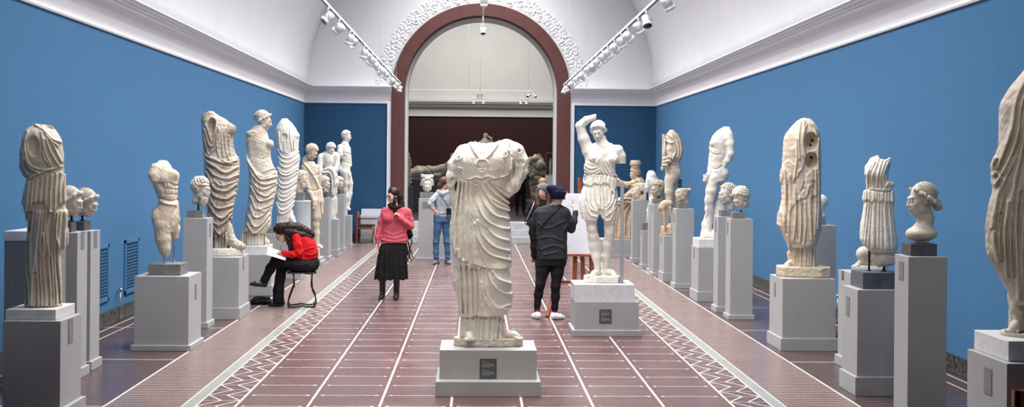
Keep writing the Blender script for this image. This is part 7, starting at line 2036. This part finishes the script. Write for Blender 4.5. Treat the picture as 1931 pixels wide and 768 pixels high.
    f2.mesh(g, 'bag_body', M['black_cloth'], r3)
    MB().tube([f2.pt(476, yb - 8, -6), f2.pt(484, yb - 15, -8), f2.pt(498, yb - 16, -8), f2.pt(508, yb - 9, -7)], .006, 8).build('strap', M['black_leather'], r3)
red_woman()

# ---------------------------------------------------------------- person in a dark beanie drawing at the easel
def beanie_person():
    Y = 15.5; fr = frame_on(0.0, 1038, Y); y0 = fr.y0
    root = fr.thing('person', 'person seen from behind in navy beanie, charcoal top and black leggings, drawing on the easel', 'person')
    hp = HeadPose((1049, 372, 0), 31, turn=148, nod=-2, tilt=2)
    torso = [(386, 1030, 1056, 2, 8), (391, 1016, 1066, 1, 12), (400, 1008, 1072, 0, 15), (416, 1008, 1071, 0, 17), (440, 1010, 1068, 0, 17), (465, 1011, 1068, 0, 17.5), (488, 1012, 1069, 0, 18)]
    armR = [(1064, 401, 0, 9.5), (1072, 418, 4, 8.6), (1076, 432, 9, 7.6), (1081, 418, 16, 6.2), (1084, 404, 22, 4.8), (1084, 398, 24, 4.2)]
    armL = [(1015, 402, 2, 9.5), (1007, 420, 8, 8.4), (1005, 435, 16, 7), (1016, 436, 30, 5), (1022, 432, 40, 4)]
    legL = [(1027, 488, 0, 14), (1023, 512, 0, 11.5), (1018, 537, -2, 8.6), (1015, 556, 1, 8), (1013, 575, 2, 5.8), (1012, y0 - 8, 2, 4.6)]
    legR = [(1053, 488, 2, 14), (1050, 515, 0, 11.5), (1047, 540, -3, 8.6), (1047, 560, 0, 8), (1046, 580, 0, 5.8), (1045, y0 - 5, 0, 4.6)]
    body(fr, root, 'skin_b', hp, [torso], [armR, armL, legL, legR], [((1084, 398, 24), (-.25, -1, .35), (-.4, .1, .6), 22, dict(curl=42, side=1)), ((1022, 432, 40), (.5, -.5, .8), (.3, -1, 0), 21, dict(curl=20, side=1))], [(1046, 382, 0, 7), (1043, 394, 1, 8.5)], h=.5)
    wear(fr, root, 'top', 'charcoal', [torso], [armR[:-1] + [(1084, 401, 23, 5)], armL], h=.6, ridges=[[(1014, 420), (1030, 430), (1060, 418)], [(1012, 450), (1036, 446), (1064, 455)], [(1020, 470), (1044, 462), (1066, 470)], [(1068, 424), (1060, 440), (1064, 470)], [(1013, 440), (1018, 470)], [(1024, 480), (1050, 474)]], rw=1.8, rA=1.3, rough=.35)
    wear(fr, root, 'strap', 'black_cloth', [], [[(1056, 389, -9, 1.1), (1044, 400, -15.6, 1.1), (1030, 414, -17.6, 1.1), (1016, 432, -16, 1.1)]], h=.4, k=.5, rough=0)
    wear(fr, root, 'leggings', 'black_cloth', [[(484, 1014, 1067, 1, 17), (500, 1013, 1066, 1, 16.5)]], [legL, legR], h=.6, k=4)
    for x, d, ya in ((1013, 2, y0 - 3), (1045.5, 0, y0 - 3)):
        wear(fr, root, 'sock', 'red_sock', [], [[(x, ya - 14, d, 5.4), (x, ya - 5, d, 5.4)]], h=.45, k=1, rough=.1)
    shoe(fr, root, (1015, y0 - .3, -3), (1003, y0 - .3, 14), 6, 'white_shoe', ankle=(1013, y0 - 11, 1, 5.4))
    shoe(fr, root, (1043, y0 - .3, -4), (1064, y0 - .3, 4), 6, 'white_shoe', ankle=(1045, y0 - 11, 0, 5.4))
    g = Vox(1024, 1072, 340, 384, -22, 24, .5)
    g.ell((1049, 364, 0), (15.2, 16.5, 13.5), 2); g.loft([(362, 1034, 1065, 0, 16.5), (376, 1035, 1064, 0, 16)], n=2.1, k=3); g.ell((1039, 356, -6), (10, 9, 7), 5, rotm(-12)); g.ell((1034, 353, -8), (5, 5, 3.6), 4)
    g.pleat(lambda X, Y_: (X - 1049) / 2.1, .45, None); g.ridges([[(1033, 371), (1048, 374), (1065, 371)]], 1.4, -.9)
    fr.mesh(g, 'beanie', M['navy_knit'], root)
    # charcoal stick in the drawing hand
    Mw = Matrix.Translation(fr.loc) @ Matrix.Rotation(fr.rz, 4, 'Z')
    p = fr.pt(1078, 377, 34); b = MB(); b.cyl((0, 0, 0), tuple(fr.pt(1080, 389, 27) - p), .0035, n=8); o = b.build('charcoal_stick', M['seat_black']); o.location = Mw @ p; o.rotation_euler.z = fr.rz; tag(o, 'black charcoal stick in the raised hand at the easel', 'charcoal stick')
beanie_person()

def easel():
    Y = 16.25; fr = frame_on(0.0, 1090, Y); y0 = fr.y0
    root = fr.thing('easel', 'reddish wooden studio easel standing behind the wounded woman statue', 'easel')
    P_ = lambda x, y, d: fr.pt(x, y, d)
    def leg(a, b, w=.026, t=.018):
        v = Vector(b) - Vector(a); m = MB(); q = v.to_track_quat('Z', 'Y').to_matrix().to_4x4(); m.box(-w, w, -t, t, 0, v.length, .003, Matrix.Translation(a) @ q); return m
    leg(P_(1081, y0 - .5, -8), P_(1087, 372, 4)).build('leg', M['wood_easel'], root)
    leg(P_(1118, y0 - .5, -8), P_(1110, 372, 4)).build('leg', M['wood_easel'], root)
    leg(P_(1101, y0 - 18, -6), P_(1091, 336, 2)).build('mast', M['wood_easel'], root)
    f2 = frame_on(0.0, 1032, 15.72); v = Matrix.Rotation(-fr.rz, 3, 'Z') @ (Vector((f2.loc.x, f2.loc.y, 0)) - Vector((fr.loc.x, fr.loc.y, 0)))
    leg(v + Vector((0, 0, .008)), P_(1060, 486, -11)).build('leg', M['wood_easel'], root)
    MB().box(P_(1054, 0, 0).x, P_(1122, 0, 0).x, -.05, .0, P_(0, 535, 0).z, P_(0, 529, 0).z, .004).build('cross_bar', M['wood_easel'], root)
    MB().box(P_(1057, 0, 0).x, P_(1124, 0, 0).x, -.09, -.02, P_(0, 483, 0).z, P_(0, 479, 0).z, .004).build('tray', M['wood_easel'], root)
    leg(P_(1066, 378, -1), P_(1066, 362, 0)).build('clamp', M['wood_easel'], root)
    # drawing board standing on the tray
    b = MB(); z0, z1 = P_(0, 478.5, 0).z, P_(0, 365, 0).z; x0, x1 = P_(1054, 0, 0).x, P_(1119, 0, 0).x
    b.box(x0, x1, -.075, -.065, z0, z1, .002); o = b.build('drawing_board', M['paper']); o.matrix_world = Matrix.Translation(fr.loc) @ Matrix.Rotation(fr.rz, 4, 'Z') @ Matrix.Rotation(R(0), 4, 'X')
    tag(o, 'large white drawing board on the easel with a faint charcoal sketch', 'drawing board')
    # faint sketch of the statue: thin charcoal strokes
    m = MB()
    def S(pts, w): m.tube([(P_(x, 0, 0).x, -.0755, P_(0, y, 0).z) for x, y in smooth_line(pts)], w, 5)
    for l in ([(1080, 378), (1076, 385), (1079, 393), (1085, 390), (1084, 381), (1080, 378)], [(1078, 394), (1074, 405), (1076, 420), (1072, 436)], [(1086, 394), (1092, 404), (1090, 420), (1094, 436)], [(1074, 402), (1068, 394), (1072, 384)], [(1076, 436), (1080, 456)], [(1088, 438), (1087, 458)]): S(l, .0012)
    m.build('sketch_lines', simple('faint charcoal', (.42, .42, .45), .9), o)
easel()

# ---------------------------------------------------------------- woman in a grey beanie and black coat
def grey_beanie():
    Y = 20.7; fr = frame_on(0.0, 1012, Y); y0 = fr.y0
    root = fr.thing('person', 'woman in grey beanie, long brown hair and black coat behind the easel artist', 'person')
    hp = HeadPose((1021.5, 362, -3), 24, turn=-22, nod=0, tilt=0)
    torso = [(376, 1012, 1034, 0, 6), (381, 1001, 1040, 0, 10), (392, 996, 1041, 0, 12), (410, 998, 1040, 0, 12), (430, 997, 1040, 0, 12.5), (443, 996, 1041, 0, 13)]
    armL = [(1002, 386, 0, 7), (995, 402, 1, 6.4), (994, 418, -2, 5.6), (1003, 426, -9, 4.4)]; armR = [(1036, 386, 2, 7), (1040, 404, 4, 6.2), (1040, 420, 2, 5.4), (1036, 432, -2, 4)]
    legs = [[(1008, 443, 0, 9), (1007, 466, 2, 7), (1007, 482, 6, 5.4), (1008, y0 - 40, 10, 4.4)], [(1024, 443, 0, 9), (1020, 470, -2, 7), (1016, 500, -3, 5.6), (1014, y0 - 7, -3, 4.2)]]
    body(fr, root, 'skin', hp, [torso], [armL, armR] + legs, [((1003, 426, -9), (1, .2, -.2), (0, .2, 1), 15, dict(curl=30)), ((1036, 432, -2), (-.1, 1, 0), (-1, 0, 0), 15, dict(curl=25))], [(1023, 370, 0, 4.6), (1023, 380, 0, 6)], h=.42)
    wear(fr, root, 'coat', 'black_cloth', [torso], [armL, armR], h=.55, rough=.35, ridges=[[(1000, 392), (1004, 420), (1002, 440)], [(1018, 384), (1016, 410), (1018, 442)]], rw=1.2, rA=1)
    wear(fr, root, 'trousers', 'black_cloth', [[(440, 1000, 1038, 0, 11), (450, 1000, 1036, 0, 11)]], legs, h=.5, k=4)
    shoe(fr, root, (1010, y0 - 37, 13), (1004, y0 - 34, 5), 4, 'brown_shoe', ankle=(1008, y0 - 44, 10, 4))
    shoe(fr, root, (1015, y0 - .3, 0), (1013, y0 - .3, -14), 4.4, 'black_leather', ankle=(1014, y0 - 9, -3, 4))
    hair_mass(fr, root, 'hair_brown', [[(1013, 360, 0, 4.6), (1011, 372, -4, 4.4), (1013, 386, -9, 4), (1013, 394, -11, 2.6)], [(1031, 360, 0, 5), (1033, 374, -2, 5), (1032, 388, -7, 4.4), (1031, 397, -9, 2.6)], [(1022, 360, 7, 8), (1022, 378, 8, 7)]], None, 12, 7, h=.42, r=1.1)
    g = Vox(1006, 1040, 340, 368, -16, 16, .42); g.ell((1023, 356, 0), (12, 12, 11.4), 1); g.box(1000, 1044, 362, 372, -20, 20, .4, mode='s'); g.pleat(lambda X, Y_: X / 1.8, .4, None); g.ridges([[(1010, 359.5), (1036, 359.5)]], .8, -.6)
    fr.mesh(g, 'beanie', M['grey_knit'], root); eyes(fr, root, hp)
    f2 = frame_on(1.0, 990, Y - .1); r2 = f2.thing('shoulder_bag', 'light blue-grey bag at the side of the woman in grey beanie', 'bag')
    g = Vox(980, 1000, 414, 444, -8, 8, .45); g.box(985.5, 995, 420, 438, -3.5, 3.5, 1.5, rot=-8); g.rough(.3, .5, 3); f2.mesh(g, 'bag_body', M['bag_light'], r2)
    MB().tube([f2.pt(989, 421, -3), f2.pt(996, 408, -13), f2.pt(1002, 395, -14), f2.pt(1007, 381, -10)], .006, 8).build('strap', M['bag_light'], r2)
grey_beanie()

def blond_person():
    Y = 22.6; fr = frame_on(0.0, 1022, Y); y0 = fr.y0
    root = fr.thing('person', 'fair-haired person in dark jacket mostly hidden behind the grey beanie', 'person')
    hp = HeadPose((1022.5, 348, 0), 23, turn=160, nod=0)
    torso = [(362, 1014, 1032, 0, 5), (367, 1004, 1040, 0, 9), (380, 1001, 1042, 0, 10), (410, 1004, 1040, 0, 10), (425, 1004, 1040, 0, 11)]
    arms = [[(1006, 371, 0, 6), (1002, 390, 0, 5), (1003, 408, -4, 4), (1008, 418, -6, 3.6)], [(1038, 371, 0, 6), (1042, 390, 0, 5), (1042, 408, -2, 4), (1040, 418, -4, 3.6)]]
    legs = [[(1013, 425, 0, 8), (1013, 460, 0, 6.4), (1013, y0 - 6, 0, 4)], [(1030, 425, 0, 8), (1030, 460, 0, 6.4), (1031, y0 - 6, 0, 4)]]
    body(fr, root, 'skin', hp, [torso], arms + legs, [((1008, 418, -6), (.1, 1, 0), (1, 0, 0), 14), ((1040, 418, -4), (-.1, 1, 0), (-1, 0, 0), 14)], [(1023, 356, 0, 4.4), (1023, 366, 0, 6)], h=.45)
    wear(fr, root, 'jacket', 'charcoal', [torso], arms, h=.55); wear(fr, root, 'trousers', 'black_cloth', [[(420, 1006, 1038, 0, 10), (432, 1006, 1038, 0, 10)]], legs, h=.55)
    for x in (1013, 1031): shoe(fr, root, (x, y0 - .3, 3), (x, y0 - .3, -9), 4, 'black_leather', ankle=(x, y0 - 8, 0, 4))
    hair_mass(fr, root, 'hair_blond', [[(1022, 343, -3, 7), (1022, 350, -4, 7)]], hp, 14, 3, h=.42, r=1)
blond_person()

# ---------------------------------------------------------------- visitor in a grey hoodie and jeans
def hoodie_person():
    Y = 24.0; fr = frame_on(0.0, 833, Y); y0 = fr.y0
    root = fr.thing('person', 'person in pale grey hoodie and blue jeans with hand on hip, facing away', 'person')
    hp = HeadPose((836, 346, 0), 22.5, turn=120, nod=6, tilt=2)
    torso = [(360, 827, 842, 0, 6), (365, 820, 847, 0, 9), (376, 817, 849, 0, 10.5), (392, 819, 847, 0, 10), (404, 818, 847, 0, 10.5), (409, 818, 847, 0, 10.5)]
    armL = [(821, 369, -6, 5.8), (814, 378, -10, 5.2), (810, 385, -12, 4.6), (815, 393, -12, 3.8), (821, 400, -11, 3)]
    armR = [(845, 370, 4, 5.8), (850, 384, 8, 5), (850, 395, 6, 4.2), (848, 404, 0, 3.2)]
    legs = [[(826, 410, -2, 8.5), (824, 436, -2, 6.8), (822, 456, -1, 5.6), (822, 476, 0, 5), (823, y0 - 6, 0, 4.6)], [(839, 410, 2, 8.5), (841, 436, 1, 6.8), (842, 456, 0, 5.6), (844, 476, 1, 5), (844, y0 - 6, 1, 4.6)]]
    body(fr, root, 'skin', hp, [torso], [armL, armR] + legs, [((821, 400, -11), (.5, 1, .1), (.3, 0, 1), 14, dict(curl=22)), ((848, 404, 0), (-.2, 1, 0), (-1, 0, 0), 14, dict(curl=22))], [(834, 354, 0, 4.4), (833, 363, 0, 6)], h=.42)
    wear(fr, root, 'hoodie', 'hoodie', [torso], [armL[:-1], armR, [(828, 359, 2, 4), (826, 362, -4, 4.4), (833, 366, -9, 4), (842, 362, -4, 3.6), (844, 359, 2, 3)]], h=.5, k=2.5, ridges=[[(822, 378), (826, 392), (822, 406)], [(840, 376), (838, 396), (842, 406)], [(820, 398), (832, 402), (846, 398)], [(816, 380), (822, 374)]], rw=1.1, rA=1.1, rough=.3)
    wear(fr, root, 'jeans', 'jeans', [[(406, 818, 847, 0, 10), (418, 817, 848, 0, 10.5)]], legs, h=.5, k=3, ridges=[[(822, 430), (830, 434)], [(818, 456), (828, 458)], [(838, 456), (848, 458)], [(820, 484), (828, 486)], [(832, 410), (832, 428)], [(840, 484), (848, 486)]], rw=1, rA=.9, rough=.3)
    shoe(fr, root, (826, y0 - .3, 3), (817, y0 - .3, -8), 4.2, 'grey_shoe', ankle=(823, y0 - 8, 0, 4)); shoe(fr, root, (841, y0 - .3, 4), (850, y0 - .3, -6), 4.2, 'grey_shoe', ankle=(843, y0 - 8, 1, 4))
    hair_mass(fr, root, 'hair_brown', [[(834, 344, -2, 7), (829, 349, -4, 5), (826.5, 352, -5, 4)], [(837, 340, 0, 7), (841, 342, 2, 5)]], hp, 14, 9, h=.42, r=1, cut=[(hp(0, -.62, -.25), (9, 9, 9), None)])
    f2 = frame_on(1.0, 846, Y - .1); r2 = f2.thing('camera_bag', 'small black bag at the hip of the grey hoodie visitor', 'bag')
    g = Vox(838, 856, 388, 412, -10, 8, .45); g.box(842, 851, 393, 407, -5, 4, 1.6); g.rough(.3, .5, 3); f2.mesh(g, 'bag_body', M['black_cloth'], r2)
    MB().tube([f2.pt(846, 394, -4), f2.pt(843, 386, -8), f2.pt(836, 376, -10), f2.pt(828, 368, -8)], .007, 8).build('strap', M['black_leather'], r2)
hoodie_person()

# ---------------------------------------------------------------- dark figure in the far room
def far_person():
    Y = 35.9; fr = frame_on(0.5, 982, Y); y0 = fr.y0; T = y0 - 104
    root = fr.thing('person', 'dark clothed person standing in the far room with one hand raised', 'person')
    hp = HeadPose((980, T + 7, 0), 15, turn=40, nod=0)
    torso = [(T + 17, 975, 986, 0, 4), (T + 20, 969, 992, 0, 6), (T + 34, 970, 991, 0, 6.5), (T + 54, 971, 990, 0, 6.5)]
    arms = [[(971, T + 23, 0, 3.6), (968, T + 36, 0, 3), (970, T + 46, -4, 2.4)], [(990, T + 23, 0, 3.6), (994, T + 34, -2, 3), (993, T + 30, -8, 2.4), (993, 338, -10, 2)]]
    legs = [[(976, T + 54, 0, 5.4), (975, T + 76, 0, 4), (975, y0 - 4, 0, 2.8)], [(986, T + 54, 0, 5.4), (987, T + 76, 0, 4), (988, y0 - 4, 0, 2.8)]]
    body(fr, root, 'skin', hp, [torso], arms + legs, [((970, T + 46, -4), (.1, 1, 0), (1, 0, 0), 9), ((993, 338, -10), (0, -1, 0), (-1, 0, 0), 9)], [(980, T + 12, 0, 2.8), (980, T + 18, 0, 4)], h=.4, shrink=1)
    wear(fr, root, 'coat', 'black_cloth', [torso], arms, h=.45); wear(fr, root, 'trousers', 'black_cloth', [[(T + 50, 971, 990, 0, 6), (T + 60, 971, 991, 0, 6)]], legs, h=.45)
    for x in (975, 988): shoe(fr, root, (x, y0 - .2, 2), (x, y0 - .2, -6), 2.6, 'black_leather', ankle=(x, y0 - 6, 0, 2.8))
    hair_mass(fr, root, 'hair_dark', [[(980, T + 5, 1, 5), (980, T + 10, 2, 4.4)]], hp, 8, 3, h=.4, r=.8, cut=[(hp(0, -.62, -.25), (6, 6, 6), None)])
far_person()
# ---------------------------------------------------------------- light of the track spotlights
def spot(pos, target, power, size=28, col=(1.0, .94, .85)):
    l = bpy.data.lights.new('spotlight_beam', 'SPOT'); l.energy = power; l.spot_size = R(size); l.spot_blend = .6; l.shadow_soft_size = .09; l.color = col
    o = link(bpy.data.objects.new('spotlight_beam', l)); o.location = pos
    o.rotation_euler = (Vector(target) - Vector(pos)).to_track_quat('-Z', 'Y').to_euler()
def sp(x, y, Y, tx, power, size=30, ahead=3.0):
    p = at(x, y, Y); spot((tx, Y - ahead, TZ - .2), (p.x, Y, p.z), power, size)
sp(915, 470, 10.6, -2.07, 330, 44, 4.2)
sp(915, 470, 10.6, 2.12, 130, 44, 4.2)
sp(1133, 360, 14.3, -2.07, 50, 30, 3.0)
sp(1133, 360, 14.3, 2.12, 25, 30, 2.6)
for x, y, Y, tx, w in ((82, 380, 9.0, -2.07, 110), (310, 390, 13.0, -2.07, 90), (378, 360, 14.6, -2.07, 30), (420, 340, 15.7, -2.07, 90), (490, 340, 18.4, -2.07, 110), (540, 330, 20.9, -2.07, 110), (588, 350, 23.5, -2.07, 80), (624, 330, 26, -2.07, 60), (650, 310, 28.3, -2.07, 60),
                       (1512, 360, 13.2, 2.12, 110), (1660, 380, 10.6, 2.12, 100), (1740, 400, 9.2, 2.12, 60), (1950, 360, 7.7, 2.12, 130), (1352, 340, 17.9, 2.12, 110), (1266, 340, 20.9, 2.12, 90), (1190, 380, 26.3, 2.12, 80), (1396, 370, 15.8, 2.12, 45)):
    sp(x, y, Y, tx, w * .65, 34, 2.2)
